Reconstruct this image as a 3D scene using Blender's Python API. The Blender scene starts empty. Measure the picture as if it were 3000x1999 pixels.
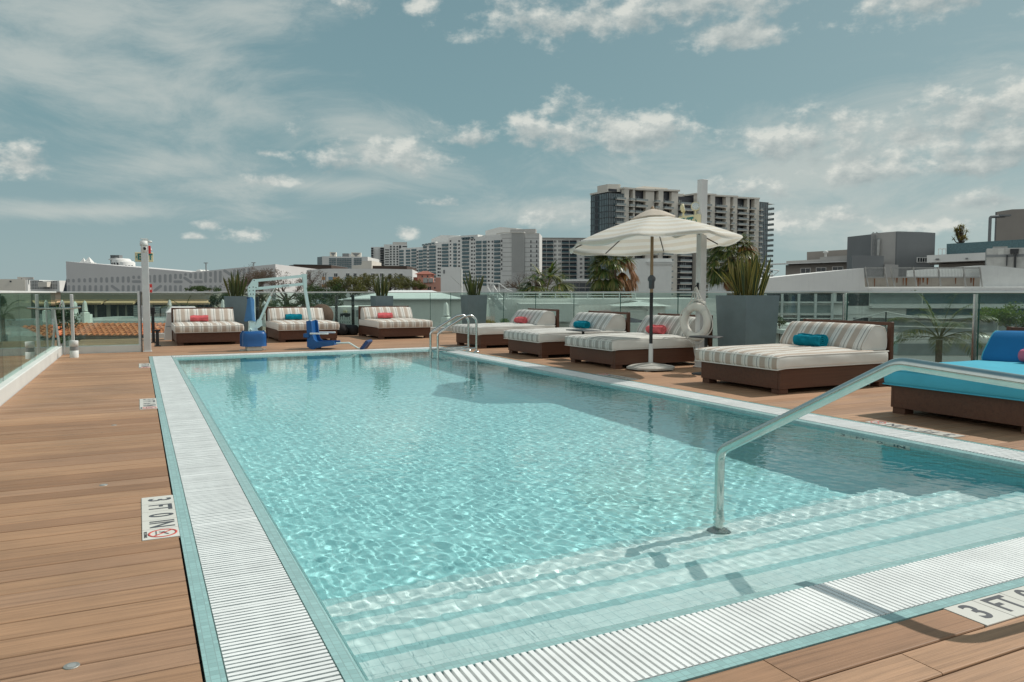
import bpy, bmesh, math, random
import numpy as np
from mathutils import Vector, Matrix

sc = bpy.context.scene
COL = sc.collection
PI = math.pi
random.seed(11)
rng = np.random.default_rng(7)

# ------------------------------------------------------------------ camera, sky, sun, exposure
CAMZ = 1.07
YAW = math.radians(26.05)
FPX, PX0, PYH = 2240.0, 1500.0, 857.0          # focal length, centre column and horizon row of the 3000 px photograph
cam = bpy.data.cameras.new('camera')
cam_o = bpy.data.objects.new('camera', cam)
COL.objects.link(cam_o)
sc.camera = cam_o
cam.sensor_width = 36.0
cam.lens = 36.0 * FPX / 3000.0
cam.clip_start, cam.clip_end = 0.05, 9000.0
cam_o.location = (0, 0, CAMZ)
cam_o.rotation_euler = (math.radians(90 - 3.63), 0, -YAW)

SUN_EL, SUN_AZ = math.radians(49.0), math.radians(90.0)   # azimuth measured from +Y (pool length) to +X
sd = Vector((math.cos(SUN_EL) * math.sin(SUN_AZ), math.cos(SUN_EL) * math.cos(SUN_AZ), math.sin(SUN_EL)))
sun = bpy.data.lights.new('sun', 'SUN')
sun.energy = 3.75
sun.angle = math.radians(0.5)
sun.color = (1.0, 0.95, 0.87)
sun.cycles.is_caustics_light = True
sun_o = bpy.data.objects.new('sun', sun)
COL.objects.link(sun_o)
sun_o.location = (30, 0, 40)
sun_o.rotation_euler = sd.to_track_quat('Z', 'Y').to_euler()

sc.view_settings.view_transform = 'Standard'
sc.view_settings.look = 'None'
sc.view_settings.exposure = 0.0
sc.view_settings.gamma = 1.0
sc.cycles.use_denoising = True
sc.cycles.max_bounces = 12
sc.cycles.transparent_max_bounces = 16
sc.cycles.sample_clamp_indirect = 6.0


def lin(r, g, b):
    f = lambda c: (c / 255 / 12.92) if c / 255 <= 0.04045 else ((c / 255 + 0.055) / 1.055) ** 2.4
    return (f(r), f(g), f(b))


class NT:
    """small wrapper for building node trees"""
    def __init__(self, tree):
        self.t = tree
    def n(self, typ, **kw):
        nd = self.t.nodes.new(typ)
        for k, v in kw.items():
            if k.startswith('_'):
                setattr(nd, k[1:], v)
        return nd
    def put(self, sock, v):
        if isinstance(v, bpy.types.NodeSocket):
            self.t.links.new(v, sock)
        elif v is not None:
            try:
                sock.default_value = v
            except Exception:
                sock.default_value = (*v, 1.0)
    def math(self, op, a, b=None, c=None, clamp=False):
        nd = self.t.nodes.new('ShaderNodeMath')
        nd.operation = op
        nd.use_clamp = clamp
        self.put(nd.inputs[0], a)
        if b is not None: self.put(nd.inputs[1], b)
        if c is not None: self.put(nd.inputs[2], c)
        return nd.outputs[0]
    def vmath(self, op, a, b=None):
        nd = self.t.nodes.new('ShaderNodeVectorMath')
        nd.operation = op
        self.put(nd.inputs[0], a)
        if b is not None:
            self.put(nd.inputs['Scale'] if op == 'SCALE' else nd.inputs[1], b)
        return nd.outputs['Value'] if op in ('LENGTH', 'DOT_PRODUCT') else nd.outputs[0]
    def mix(self, fac, a, b, blend='MIX'):
        nd = self.t.nodes.new('ShaderNodeMixRGB')
        nd.blend_type = blend
        self.put(nd.inputs[0], fac)
        self.put(nd.inputs[1], a if isinstance(a, bpy.types.NodeSocket) else (*a[:3], 1))
        self.put(nd.inputs[2], b if isinstance(b, bpy.types.NodeSocket) else (*b[:3], 1))
        return nd.outputs[0]
    def noise(self, vec, scale=5.0, detail=4.0, rough=0.55, dist=0.0, color=False):
        nd = self.t.nodes.new('ShaderNodeTexNoise')
        if vec is not None: self.put(nd.inputs['Vector'], vec)
        nd.inputs['Scale'].default_value = scale
        nd.inputs['Detail'].default_value = detail
        nd.inputs['Roughness'].default_value = rough
        nd.inputs['Distortion'].default_value = dist
        return nd.outputs['Color' if color else 'Fac']
    def mapping(self, vec, loc=(0, 0, 0), rot=(0, 0, 0), scale=(1, 1, 1), typ='POINT'):
        nd = self.t.nodes.new('ShaderNodeMapping')
        nd.vector_type = typ
        self.put(nd.inputs[0], vec)
        nd.inputs['Location'].default_value = loc
        nd.inputs['Rotation'].default_value = rot
        nd.inputs['Scale'].default_value = scale
        return nd.outputs[0]
    def ramp(self, fac, stops, interp='LINEAR'):
        nd = self.t.nodes.new('ShaderNodeValToRGB')
        self.put(nd.inputs[0], fac)
        cr = nd.color_ramp
        cr.interpolation = interp
        while len(cr.elements) < len(stops):
            cr.elements.new(0.5)
        for e, (p, c) in zip(cr.elements, stops):
            e.position = p
            e.color = (*c[:3], 1) if len(c) > 1 else (c[0], c[0], c[0], 1)
        return nd.outputs[0]
    def smooth(self, x, a, b):
        nd = self.t.nodes.new('ShaderNodeMapRange')
        nd.interpolation_type = 'SMOOTHSTEP'
        self.put(nd.inputs['Value'], x)
        self.put(nd.inputs['From Min'], a)
        self.put(nd.inputs['From Max'], b)
        return nd.outputs[0]


# ------------------------------------------------------------------ the sky: a Nishita sky graded to the day's teal grey, with clouds
def pix_dir(x, y):
    """azimuth from the view axis and elevation (radians) of a pixel of the photograph"""
    p = math.radians(-3.63)
    a, b = (x - PX0) / FPX, (999.5 - y) / FPX
    fz, up = math.cos(p) - b * math.sin(p), math.sin(p) + b * math.cos(p)
    return math.atan2(a, fz), math.atan2(up, math.hypot(a, fz))


world = bpy.data.worlds.new('World')
sc.world = world
world.use_nodes = True
wt = world.node_tree
W = NT(wt)
bg = wt.nodes['Background']
sky = wt.nodes.new('ShaderNodeTexSky')
sky.sky_type = 'NISHITA'
sky.sun_disc = False
sky.sun_elevation = SUN_EL
sky.sun_rotation = SUN_AZ
tc = wt.nodes.new('ShaderNodeTexCoord').outputs['Generated']
fw = (math.sin(YAW), math.cos(YAW), 0)
rt = (math.cos(YAW), -math.sin(YAW), 0)
sep = wt.nodes.new('ShaderNodeSeparateXYZ')
wt.links.new(tc, sep.inputs[0])
el = W.math('ARCSINE', sep.outputs[2])
azm = W.math('ARCTAN2', W.vmath('DOT_PRODUCT', tc, rt), W.vmath('DOT_PRODUCT', tc, fw))
cb = wt.nodes.new('ShaderNodeCombineXYZ')
wt.links.new(azm, cb.inputs[0])
wt.links.new(el, cb.inputs[1])
ae = cb.outputs[0]
# clear air: bluer high up, pale towards the horizon and towards the sun side
SKYG = 10.0                                     # the Background strength is 0.1
cs = lambda r, g, b: tuple(SKYG * c for c in lin(r, g, b))
grad = W.ramp(W.math('DIVIDE', el, 1.2), [(0.0, cs(156, 175, 179)), (0.05, cs(147, 169, 174)), (0.16, cs(126, 157, 163)),
                                         (0.33, cs(118, 148, 156)), (0.55, cs(112, 142, 151)), (1.0, cs(86, 118, 132))])
warm = W.smooth(azm, -0.2, 1.3)
grad = W.mix(W.math('MULTIPLY', warm, 0.42), grad, cs(198, 208, 206))
base = W.mix(0.10, grad, W.mix(1.0, sky.outputs[0], (0.75, 1.0, 0.85), 'MULTIPLY'))
# clouds: (x, y, half width, half height, tilt deg, softness) in photograph pixels, turned into directions
cumulus = [(1100, 470, 210, 62), (1030, 478, 120, 42), (1385, 405, 120, 55), (1350, 415, 85, 30), (1560, 385, 95, 60), (1760, 400, 260, 75),
           (1930, 385, 120, 65), (2330, 405, 230, 75), (2480, 380, 130, 80), (2850, 330, 230, 90), (2960, 300, 130, 95), (2520, 500, 190, 58),
           (2840, 490, 150, 52), (2460, 640, 170, 42), (2900, 585, 160, 45), (1990, 20, 480, 85), (1700, 55, 300, 75), (2150, 105, 170, 45),
           (2760, 0, 380, 60), (1610, 640, 160, 34), (612, 662, 52, 20), (730, 690, 78, 26), (60, 490, 110, 42), (1290, 598, 60, 14),
           (800, 535, 65, 24), (1200, 683, 26, 22), (575, 695, 32, 12), (2700, 410, 150, 40), (2200, 560, 120, 45), (1060, 20, 70, 50),
           (2950, 430, 120, 60), (2300, 650, 130, 36), (2700, 660, 150, 32), (1230, 20, 60, 40), (780, 450, 50, 15), (2180, 130, 70, 26)]
cirrus = [(220, 40, 560, 120, 4), (520, 130, 300, 120, -12), (430, 250, 480, 190, -8), (650, 300, 330, 90, -14), (250, 60, 420, 110, 6), (700, 40, 260, 90, 10), (120, 180, 300, 90, -6),
          (1100, 430, 260, 110, -25), (500, 480, 330, 55, 5), (2300, 500, 800, 160, 3), (2700, 400, 600, 170, 8), (900, 545, 420, 40, 2),
          (300, 620, 520, 30, 2), (1650, 620, 500, 50, 2), (2600, 640, 800, 90, 0)]


def field(lst, vec, flat):
    acc = None
    for c in lst:
        x, y, rx, ry = c[:4]
        a0, e0 = pix_dir(x, y)
        a1, _ = pix_dir(x + rx, y)
        ra, re = abs(a1 - a0), ry / FPX * math.cos(a0) ** 0.5
        m = W.mapping(vec, (a0, e0, 0), (0, 0, math.radians(c[4] if len(c) > 4 else 0)), (ra, re, 1), 'TEXTURE')
        if flat:                                   # flatter underside
            m = W.vmath('MAXIMUM', m, W.vmath('MULTIPLY', m, (1.0, -1.7, 1.0)))
        d = W.vmath('LENGTH', m)
        acc = d if acc is None else W.math('SMOOTH_MIN', acc, d, 0.22)
    return acc


cv = W.mapping(ae, (3.1, 1.7, 0), (0, 0, 0), (1.0, 1.55, 1))
cumulus = [(x, y, rx * 1.22, ry * 1.30) for x, y, rx, ry in cumulus]
n1 = W.noise(cv, 9.0, 6.0, 0.62, 0.0)
n1b = W.noise(W.mapping(cv, (1.3, 4.1, 0)), 27.0, 4.0, 0.62, 0.0)
nsum = W.math('ADD', W.math('MULTIPLY', W.math('SUBTRACT', n1, 0.5), 3.4), W.math('MULTIPLY', W.math('SUBTRACT', n1b, 0.5), 2.3))
df = field(cumulus, ae, True)
dfs = field([(x, y + 0.42 * ry, rx * 0.85, ry * 0.55) for x, y, rx, ry in cumulus if ry >= 56], ae, False)     # shaded undersides
dens = W.smooth(W.math('ADD', W.math('SUBTRACT', 1.05, df), nsum), 0.0, 1.05)
n2 = W.noise(W.mapping(cv, (-0.010, 0.018, 0)), 9.0, 6.0, 0.62, 0.0)
n2b = W.noise(W.mapping(cv, (1.3 - 0.006, 4.1 + 0.011, 0)), 27.0, 4.0, 0.62, 0.0)
emb = W.math('ADD', W.math('MULTIPLY', W.math('SUBTRACT', n1, n2), 3.2), W.math('MULTIPLY', W.math('SUBTRACT', n1b, n2b), 1.7))
under = W.smooth(W.math('ADD', W.math('SUBTRACT', 1.15, dfs), W.math('MULTIPLY', W.math('SUBTRACT', n1b, 0.5), 2.0)), 0.0, 1.0)
light = W.math('ADD', W.math('SUBTRACT', 0.72, W.math('MULTIPLY', under, 0.5)), emb, clamp=True)
ccol = W.ramp(light, [(0.0, cs(158, 171, 172)), (0.45, cs(180, 189, 187)), (0.85, cs(203, 208, 203)), (1.0, cs(216, 219, 212))])
wv = W.noise(ae, 3.0, 2.0, 0.5, color=True)
cw = W.vmath('ADD', ae, W.vmath('MULTIPLY', W.vmath('SUBTRACT', wv, (0.5, 0.5, 0.5)), (0.30, 0.16, 0)))
n3 = W.noise(W.mapping(cw, (0, 0, 0), (0, 0, 0.25), (1.0, 3.0, 1)), 6.0, 7.0, 0.66, 0.3)
cf = field(cirrus, ae, False)
cden = W.math('MULTIPLY', W.smooth(W.math('ADD', W.math('SUBTRACT', 1.0, cf), W.math('MULTIPLY', W.math('SUBTRACT', n3, 0.5), 3.4)), -0.40, 1.30), 0.70)
skyc = W.mix(cden, base, cs(196, 202, 197))
skyc = W.mix(W.math('MULTIPLY', dens, 0.95), skyc, ccol)
# bright clouds added unseen behind the camera and to the sides to fill shaded walls
back_fill = W.math('MULTIPLY', W.smooth(W.math('ABSOLUTE', azm), 0.80, 1.55), W.math('SUBTRACT', 1.0, W.math('MULTIPLY', W.smooth(el, 0.40, 1.05), 0.95)))
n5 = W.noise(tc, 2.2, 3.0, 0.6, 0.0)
skyc = W.mix(W.math('MULTIPLY', back_fill, W.smooth(n5, 0.28, 0.55)), skyc, (8.6, 8.9, 8.7))
below = W.smooth(el, -0.02, 0.004)
skyc = W.mix(below, cs(120, 130, 126), skyc)
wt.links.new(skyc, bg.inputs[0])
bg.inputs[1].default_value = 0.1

# ------------------------------------------------------------------ materials (procedural)
MATS = {}


def principled(name):
    m = bpy.data.materials.new(name)
    m.use_nodes = True
    b = m.node_tree.nodes['Principled BSDF']
    return m, NT(m.node_tree), b


def pm(name, col, rough=0.6, metal=0.0, var=0.12, vscale=3.0, bump=0.0, bscale=60.0, spec=0.4, dirt=0.0, coat=0.0):
    """plain material with uneven tone, some wear and fine bump"""
    if name in MATS:
        return MATS[name]
    m, N, b = principled(name)
    oc = m.node_tree.nodes.new('ShaderNodeTexCoord').outputs['Object']
    a = N.noise(oc, vscale, 6.0, 0.62)
    lo = tuple(c * (1 - var) for c in col)
    hi = tuple(min(1, c * (1 + var)) for c in col)
    c = N.ramp(a, [(0.3, lo), (0.7, hi)])
    if dirt:
        st = N.noise(N.mapping(oc, scale=(3, 3, 0.25)), 2.0, 5.0, 0.7)
        c = N.mix(N.math('MULTIPLY', N.smooth(st, 0.52, 0.75), dirt), c, tuple(x * 0.45 for x in col))
    N.put(b.inputs['Base Color'], c)
    N.put(b.inputs['Roughness'], N.math('ADD', rough - 0.06, N.math('MULTIPLY', N.noise(oc, vscale * 4, 3), 0.12)))
    b.inputs['Metallic'].default_value = metal
    b.inputs['Specular IOR Level'].default_value = spec
    b.inputs['Coat Weight'].default_value = coat
    if bump:
        bn = m.node_tree.nodes.new('ShaderNodeBump')
        bn.inputs['Strength'].default_value = bump
        bn.inputs['Distance'].default_value = 0.01
        N.put(bn.inputs['Height'], N.noise(oc, bscale, 5.0, 0.6))
        m.node_tree.links.new(bn.outputs[0], b.inputs['Normal'])
    MATS[name] = m
    return m


def tile_mat(name, col, size=0.0254, mortar=0.0014, mcol=(0.55, 0.62, 0.6), var=0.10, rough=0.25, bump=0.25):
    m, N, b = principled(name)
    uv = m.node_tree.nodes.new('ShaderNodeUVMap').outputs[0]
    br = m.node_tree.nodes.new('ShaderNodeTexBrick')
    br.offset = 0.0
    br.squash = 1.0
    N.put(br.inputs['Vector'], uv)
    br.inputs['Scale'].default_value = 1.0
    br.inputs['Brick Width'].default_value = size
    br.inputs['Row Height'].default_value = size
    br.inputs['Mortar Size'].default_value = mortar
    br.inputs['Mortar Smooth'].default_value = 0.2
    br.inputs['Bias'].default_value = 0.0
    br.inputs['Color1'].default_value = (*[c * (1 - var) for c in col], 1)
    br.inputs['Color2'].default_value = (*[min(1, c * (1 + var)) for c in col], 1)
    br.inputs['Mortar'].default_value = (*mcol, 1)
    c = N.mix(0.25, br.outputs['Color'], N.mix(1.0, br.outputs['Color'], N.ramp(N.noise(uv, 2.2, 5), [(0.3, (0.75,)), (0.7, (1.15,))]), 'MULTIPLY'))
    N.put(b.inputs['Base Color'], c)
    b.inputs['Roughness'].default_value = rough
    bn = m.node_tree.nodes.new('ShaderNodeBump')
    bn.inputs['Strength'].default_value = bump
    bn.inputs['Distance'].default_value = 0.002
    N.put(bn.inputs['Height'], N.math('SUBTRACT', 1.0, br.outputs['Fac']))
    m.node_tree.links.new(bn.outputs[0], b.inputs['Normal'])
    return m


def wood_mat(name, cols, rough=0.55, island=True, axis='X', gs=1.0, spec=0.3):
    """planks: a tone for each board (mesh island) and stretched grain"""
    m, N, b = principled(name)
    nd = m.node_tree.nodes
    geo = nd.new('ShaderNodeNewGeometry')
    oc = nd.new('ShaderNodeTexCoord').outputs['Object']
    rnd = geo.outputs['Random Per Island']
    sc_ = {'X': (0.9, 28, 28), 'Y': (28, 0.9, 28), 'Z': (28, 28, 0.9)}[axis]
    off = nd.new('ShaderNodeCombineXYZ')
    N.put(off.inputs[0], N.math('MULTIPLY', rnd, 37.0))
    N.put(off.inputs[1], N.math('MULTIPLY', rnd, 11.0))
    v = N.vmath('ADD', N.mapping(oc, scale=tuple(s * gs for s in sc_)), off.outputs[0])
    g = N.noise(v, 2.2, 7.0, 0.6, 0.6)
    fine = N.noise(N.mapping(v, scale=(0.6, 4.5, 4.5)), 3.0, 4.0, 0.6)
    tone = N.ramp(rnd, [(i / (len(cols) - 1), c) for i, c in enumerate(cols)])
    c = N.mix(1.0, tone, N.ramp(g, [(0.28, (0.72,)), (0.5, (1.0,)), (0.72, (1.14,))]), 'MULTIPLY')
    c = N.mix(1.0, c, N.ramp(fine, [(0.35, (0.84,)), (0.65, (1.08,))]), 'MULTIPLY')
    blot = N.noise(oc, 0.9, 5.0, 0.65)
    c = N.mix(1.0, c, N.ramp(blot, [(0.32, (0.82, 0.84, 0.86)), (0.68, (1.10, 1.08, 1.06))]), 'MULTIPLY')
    vo = nd.new('ShaderNodeTexVoronoi')
    N.put(vo.inputs['Vector'], N.mapping(oc, scale=(1.0, 1.35, 1.0)))
    vo.inputs['Scale'].default_value = 3.2
    c = N.mix(N.smooth(vo.outputs['Distance'], 0.016, 0.026), (0.05, 0.03, 0.02), c)      # knots and screw holes
    N.put(b.inputs['Base Color'], c)
    N.put(b.inputs['Roughness'], N.math('ADD', rough - 0.08, N.math('MULTIPLY', g, 0.16)))
    b.inputs['Specular IOR Level'].default_value = spec
    bn = nd.new('ShaderNodeBump')
    bn.inputs['Strength'].default_value = 0.35
    bn.inputs['Distance'].default_value = 0.003
    N.put(bn.inputs['Height'], N.math('ADD', fine, g))
    m.node_tree.links.new(bn.outputs[0], b.inputs['Normal'])
    MATS[name] = m
    return m


def stripe_mat(name, taupe, white, line, period=0.176):
    """woven canvas with wide taupe bands, white bands and a thin dark line; stripes run along the bed"""
    m, N, b = principled(name)
    nd = m.node_tree.nodes
    oc = nd.new('ShaderNodeTexCoord').outputs['Object']
    wob = N.math('MULTIPLY', N.math('SUBTRACT', N.noise(oc, 2.5, 2.0), 0.5), 0.012)
    sp = nd.new('ShaderNodeSeparateXYZ')
    N.put(sp.inputs[0], oc)
    t = N.math('FRACT', N.math('DIVIDE', N.math('ADD', N.math('ADD', sp.outputs[1], 20.03), wob), period))
    c = N.ramp(t, [(0.0, taupe), (0.46, white), (0.66, line), (0.70, white), (0.90, tuple(0.8 * x for x in taupe)), (0.92, white)], 'CONSTANT')
    weave = N.noise(N.mapping(oc, scale=(1, 1, 1)), 260.0, 2.0, 0.6)
    c = N.mix(1.0, c, N.ramp(weave, [(0.3, (0.84,)), (0.7, (1.08,))]), 'MULTIPLY')
    c = N.mix(1.0, c, N.ramp(N.noise(oc, 3.0, 5), [(0.3, (0.90,)), (0.7, (1.05,))]), 'MULTIPLY')
    N.put(b.inputs['Base Color'], c)
    b.inputs['Roughness'].default_value = 0.9
    b.inputs['Specular IOR Level'].default_value = 0.15
    bn = nd.new('ShaderNodeBump')
    bn.inputs['Strength'].default_value = 0.5
    bn.inputs['Distance'].default_value = 0.012
    N.put(bn.inputs['Height'], N.noise(oc, 9.0, 5.0, 0.6))
    m.node_tree.links.new(bn.outputs[0], b.inputs['Normal'])
    return m


def glass_pane(name, tint=(0.80, 0.90, 0.86), film=0.05, filmcol=(0.55, 0.62, 0.6), refl=1.0):
    """a sheet of balustrade glass: it tints what is behind it, mirrors at a flat angle and carries a little dust"""
    m = bpy.data.materials.new(name)
    m.use_nodes = True
    N = NT(m.node_tree)
    nd = m.node_tree.nodes
    nd.clear()
    out = nd.new('ShaderNodeOutputMaterial')
    tr = nd.new('ShaderNodeBsdfTransparent')
    tr.inputs[0].default_value = (*tint, 1)
    gl = nd.new('ShaderNodeBsdfGlossy')
    gl.inputs['Roughness'].default_value = 0.0
    gl.inputs[0].default_value = (0.9, 0.97, 0.95, 1)
    df = nd.new('ShaderNodeBsdfDiffuse')
    df.inputs[0].default_value = (*filmcol, 1)
    geo = nd.new('ShaderNodeNewGeometry')
    fr = nd.new('ShaderNodeFresnel')
    fr.inputs[0].default_value = 1.5
    # same reflection from either side of the sheet
    dt = N.math('ABSOLUTE', N.vmath('DOT_PRODUCT', geo.outputs['Normal'], geo.outputs['Incoming']))
    f = N.math('ADD', 0.045, N.math('MULTIPLY', 0.955 * refl, N.math('POWER', N.math('SUBTRACT', 1.0, dt, clamp=True), 5.0)), clamp=True)
    oc = nd.new('ShaderNodeTexCoord').outputs['Object']
    dirt = N.math('MULTIPLY', N.ramp(N.noise(N.mapping(oc, scale=(1, 1, 0.4)), 3.0, 6), [(0.3, (0.4,)), (0.7, (1.5,))]), film)
    m1 = nd.new('ShaderNodeMixShader')
    N.put(m1.inputs[0], dirt)
    m.node_tree.links.new(tr.outputs[0], m1.inputs[1])
    m.node_tree.links.new(df.outputs[0], m1.inputs[2])
    m2 = nd.new('ShaderNodeMixShader')
    N.put(m2.inputs[0], f)
    m.node_tree.links.new(m1.outputs[0], m2.inputs[1])
    m.node_tree.links.new(gl.outputs[0], m2.inputs[2])
    m.node_tree.links.new(m2.outputs[0], out.inputs[0])
    return m


def leaf_mat(name, cols, rough=0.5, trans=0.25):
    m = bpy.data.materials.new(name)
    m.use_nodes = True
    N = NT(m.node_tree)
    nd = m.node_tree.nodes
    b = nd['Principled BSDF']
    geo = nd.new('ShaderNodeNewGeometry')
    c = N.ramp(geo.outputs['Random Per Island'], [(i / max(1, len(cols) - 1), k) for i, k in enumerate(cols)])
    N.put(b.inputs['Base Color'], c)
    b.inputs['Roughness'].default_value = rough
    b.inputs['Specular IOR Level'].default_value = 0.3
    tl = nd.new('ShaderNodeBsdfTranslucent')
    N.put(tl.inputs[0], N.mix(1.0, c, (1.5, 1.7, 0.7), 'MULTIPLY'))
    mx = nd.new('ShaderNodeMixShader')
    mx.inputs[0].default_value = trans
    m.node_tree.links.new(b.outputs[0], mx.inputs[1])
    m.node_tree.links.new(tl.outputs[0], mx.inputs[2])
    m.node_tree.links.new(mx.outputs[0], nd['Material Output'].inputs[0])
    return m


def cloth_mat(name, a, b_, trans=0.35, axis=2, period=0.1, stripes=False, lines=None):
    m = bpy.data.materials.new(name)
    m.use_nodes = True
    N = NT(m.node_tree)
    nd = m.node_tree.nodes
    p = nd['Principled BSDF']
    p.inputs['Roughness'].default_value = 0.9
    p.inputs['Specular IOR Level'].default_value = 0.15
    oc = nd.new('ShaderNodeTexCoord').outputs['Object']
    if stripes:
        uv = nd.new('ShaderNodeUVMap').outputs[0]
        sp = nd.new('ShaderNodeSeparateXYZ')
        N.put(sp.inputs[0], uv)
        t = N.math('FRACT', N.math('DIVIDE', N.math('ADD', sp.outputs[1], 5.0), period))
        c = N.ramp(t, [(0.0, a), (0.5, b_)], 'CONSTANT')
    else:
        c = N.ramp(N.noise(oc, 4, 5), [(0.3, a), (0.7, b_)])
    c = N.mix(1.0, c, N.ramp(N.noise(oc, 160, 2), [(0.3, (0.88,)), (0.7, (1.06,))]), 'MULTIPLY')
    N.put(p.inputs['Base Color'], c)
    tl = nd.new('ShaderNodeBsdfTranslucent')
    N.put(tl.inputs[0], c)
    mx = nd.new('ShaderNodeMixShader')
    mx.inputs[0].default_value = trans
    bn = nd.new('ShaderNodeBump')
    bn.inputs['Strength'].default_value = 0.6
    bn.inputs['Distance'].default_value = 0.01
    N.put(bn.inputs['Height'], N.noise(oc, 22.0, 4.0, 0.6))
    m.node_tree.links.new(bn.outputs[0], p.inputs['Normal'])
    m.node_tree.links.new(p.outputs[0], mx.inputs[1])
    m.node_tree.links.new(tl.outputs[0], mx.inputs[2])
    m.node_tree.links.new(mx.outputs[0], nd['Material Output'].inputs[0])
    return m


DECK = wood_mat('deck_wood', [(0.335, 0.185, 0.105), (0.40, 0.238, 0.142), (0.365, 0.215, 0.128), (0.43, 0.26, 0.158), (0.30, 0.17, 0.10), (0.385, 0.235, 0.15)], 0.6)
BEDWOOD = wood_mat('dark_bed_wood', [(0.11, 0.048, 0.029), (0.098, 0.045, 0.028), (0.12, 0.055, 0.034)], 0.45, axis='X', gs=0.6)
TEAL = tile_mat('teal_mosaic_tile', (0.28, 0.455, 0.445), mcol=(0.24, 0.36, 0.35))
LETTILE = tile_mat('white_marker_tile', (0.68, 0.66, 0.60), 0.152, 0.002, (0.35, 0.33, 0.3), 0.03)
STEPT = tile_mat('pale_step_tile', (0.74, 0.84, 0.82), 0.0508, 0.0018, (0.55, 0.68, 0.67), 0.04)
FLOORT = tile_mat('aqua_floor_tile', (0.395, 0.735, 0.735), 0.0508, 0.0022, (0.40, 0.68, 0.69), 0.06)
WALLT = tile_mat('aqua_wall_tile', (0.24, 0.56, 0.575), 0.0254, 0.0014, (0.20, 0.46, 0.48))
NOSET = tile_mat('step_nosing_tile', (0.43, 0.66, 0.655), 0.0254, 0.0014, (0.36, 0.55, 0.55))
WHITEPL = pm('white_grate_plastic', (0.77, 0.79, 0.78), 0.4, var=0.10, vscale=3.5, dirt=0.16)
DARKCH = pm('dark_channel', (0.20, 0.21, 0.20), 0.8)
WHITEP = pm('white_paint', (0.62, 0.63, 0.61), 0.5, var=0.06, vscale=2, dirt=0.15, bump=0.1)
GREYP = pm('light_grey_paint', (0.58, 0.585, 0.58), 0.45, var=0.07, vscale=3, dirt=0.12)
STEEL = pm('brushed_steel', (0.58, 0.59, 0.57), 0.22, 1.0, var=0.12, vscale=14)
STEELD = pm('weathered_steel', (0.56, 0.60, 0.57), 0.20, 1.0, var=0.07, vscale=9, bump=0.04, bscale=120)
ALU = pm('aluminium_cap', (0.66, 0.68, 0.67), 0.35, 0.7, var=0.06)
BLACK = pm('black_metal', (0.018, 0.02, 0.022), 0.45, var=0.2)
RUBBER = pm('black_rubber', (0.022, 0.022, 0.024), 0.8, var=0.2)
PLANTER = pm('slate_planter', (0.14, 0.19, 0.205), 0.55, var=0.10, vscale=4, bump=0.12, dirt=0.10)
SOIL = pm('potting_soil', (0.06, 0.045, 0.035), 0.95, bump=0.8, bscale=80)
CANVAS = pm('white_canvas', (0.66, 0.65, 0.61), 0.92, var=0.05, vscale=5, bump=0.25, bscale=30, spec=0.1)
STRIPE = stripe_mat('taupe_striped_canvas', (0.45, 0.38, 0.32), (0.66, 0.64, 0.59), (0.16, 0.165, 0.165))
STRIPEG = stripe_mat('grey_striped_canvas', (0.395, 0.39, 0.36), (0.66, 0.655, 0.62), (0.17, 0.18, 0.18))
TURQ = pm('turquoise_canvas', (0.075, 0.38, 0.50), 0.85, var=0.08, bump=0.2, bscale=120, spec=0.15)
BLUEC = pm('blue_canvas', (0.018, 0.155, 0.36), 0.85, var=0.08, bump=0.2, bscale=120, spec=0.15)
PINKT = pm('coral_towel', (0.62, 0.135, 0.145), 0.98, var=0.25, vscale=14, bump=1.0, bscale=75, spec=0.05)
TEALT = pm('teal_towel', (0.008, 0.19, 0.26), 0.98, var=0.3, vscale=14, bump=1.0, bscale=75, spec=0.05)
LIFTW = pm('pale_lift_paint', (0.62, 0.76, 0.74), 0.35, var=0.05)
LIFTB = pm('blue_lift_plastic', (0.010, 0.085, 0.26), 0.38, var=0.1)
LIFTC = pm('blue_cover_cloth', (0.06, 0.17, 0.34), 0.9, var=0.15, bump=0.5, bscale=30)
CREAM = pm('cream_sign_plastic', (0.66, 0.60, 0.38), 0.5, var=0.05)
SIGNG = pm('sign_teal_letters', (0.02, 0.20, 0.19), 0.5)
INK = pm('marker_ink', (0.075, 0.08, 0.09), 0.6, var=0.15)
REDP = pm('red_paint', (0.55, 0.03, 0.025), 0.45)
ROPE = pm('white_rope', (0.62, 0.61, 0.57), 0.9, bump=0.6, bscale=200)
RINGM = pm('life_ring_white', (0.66, 0.65, 0.60), 0.55, var=0.08, vscale=7, dirt=0.1)
CONC = pm('concrete', (0.42, 0.41, 0.39), 0.85, var=0.12, bump=0.2)
BARK = pm('bark', (0.105, 0.078, 0.058), 0.9, var=0.3, vscale=9, bump=0.7, bscale=25)
PALMB = pm('palm_trunk', (0.17, 0.135, 0.10), 0.9, var=0.25, vscale=8, bump=0.8, bscale=18)
GLASS = glass_pane('balustrade_glass', (0.82, 0.91, 0.875), 0.035)
GLASSG = glass_pane('green_balustrade_glass', (0.52, 0.69, 0.63), 0.04, (0.4, 0.5, 0.47))
GLASSE = glass_pane('end_panel_glass', (0.74, 0.86, 0.81), 0.03)
GEDGE = pm('glass_edge', (0.02, 0.10, 0.085), 0.2)

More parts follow.
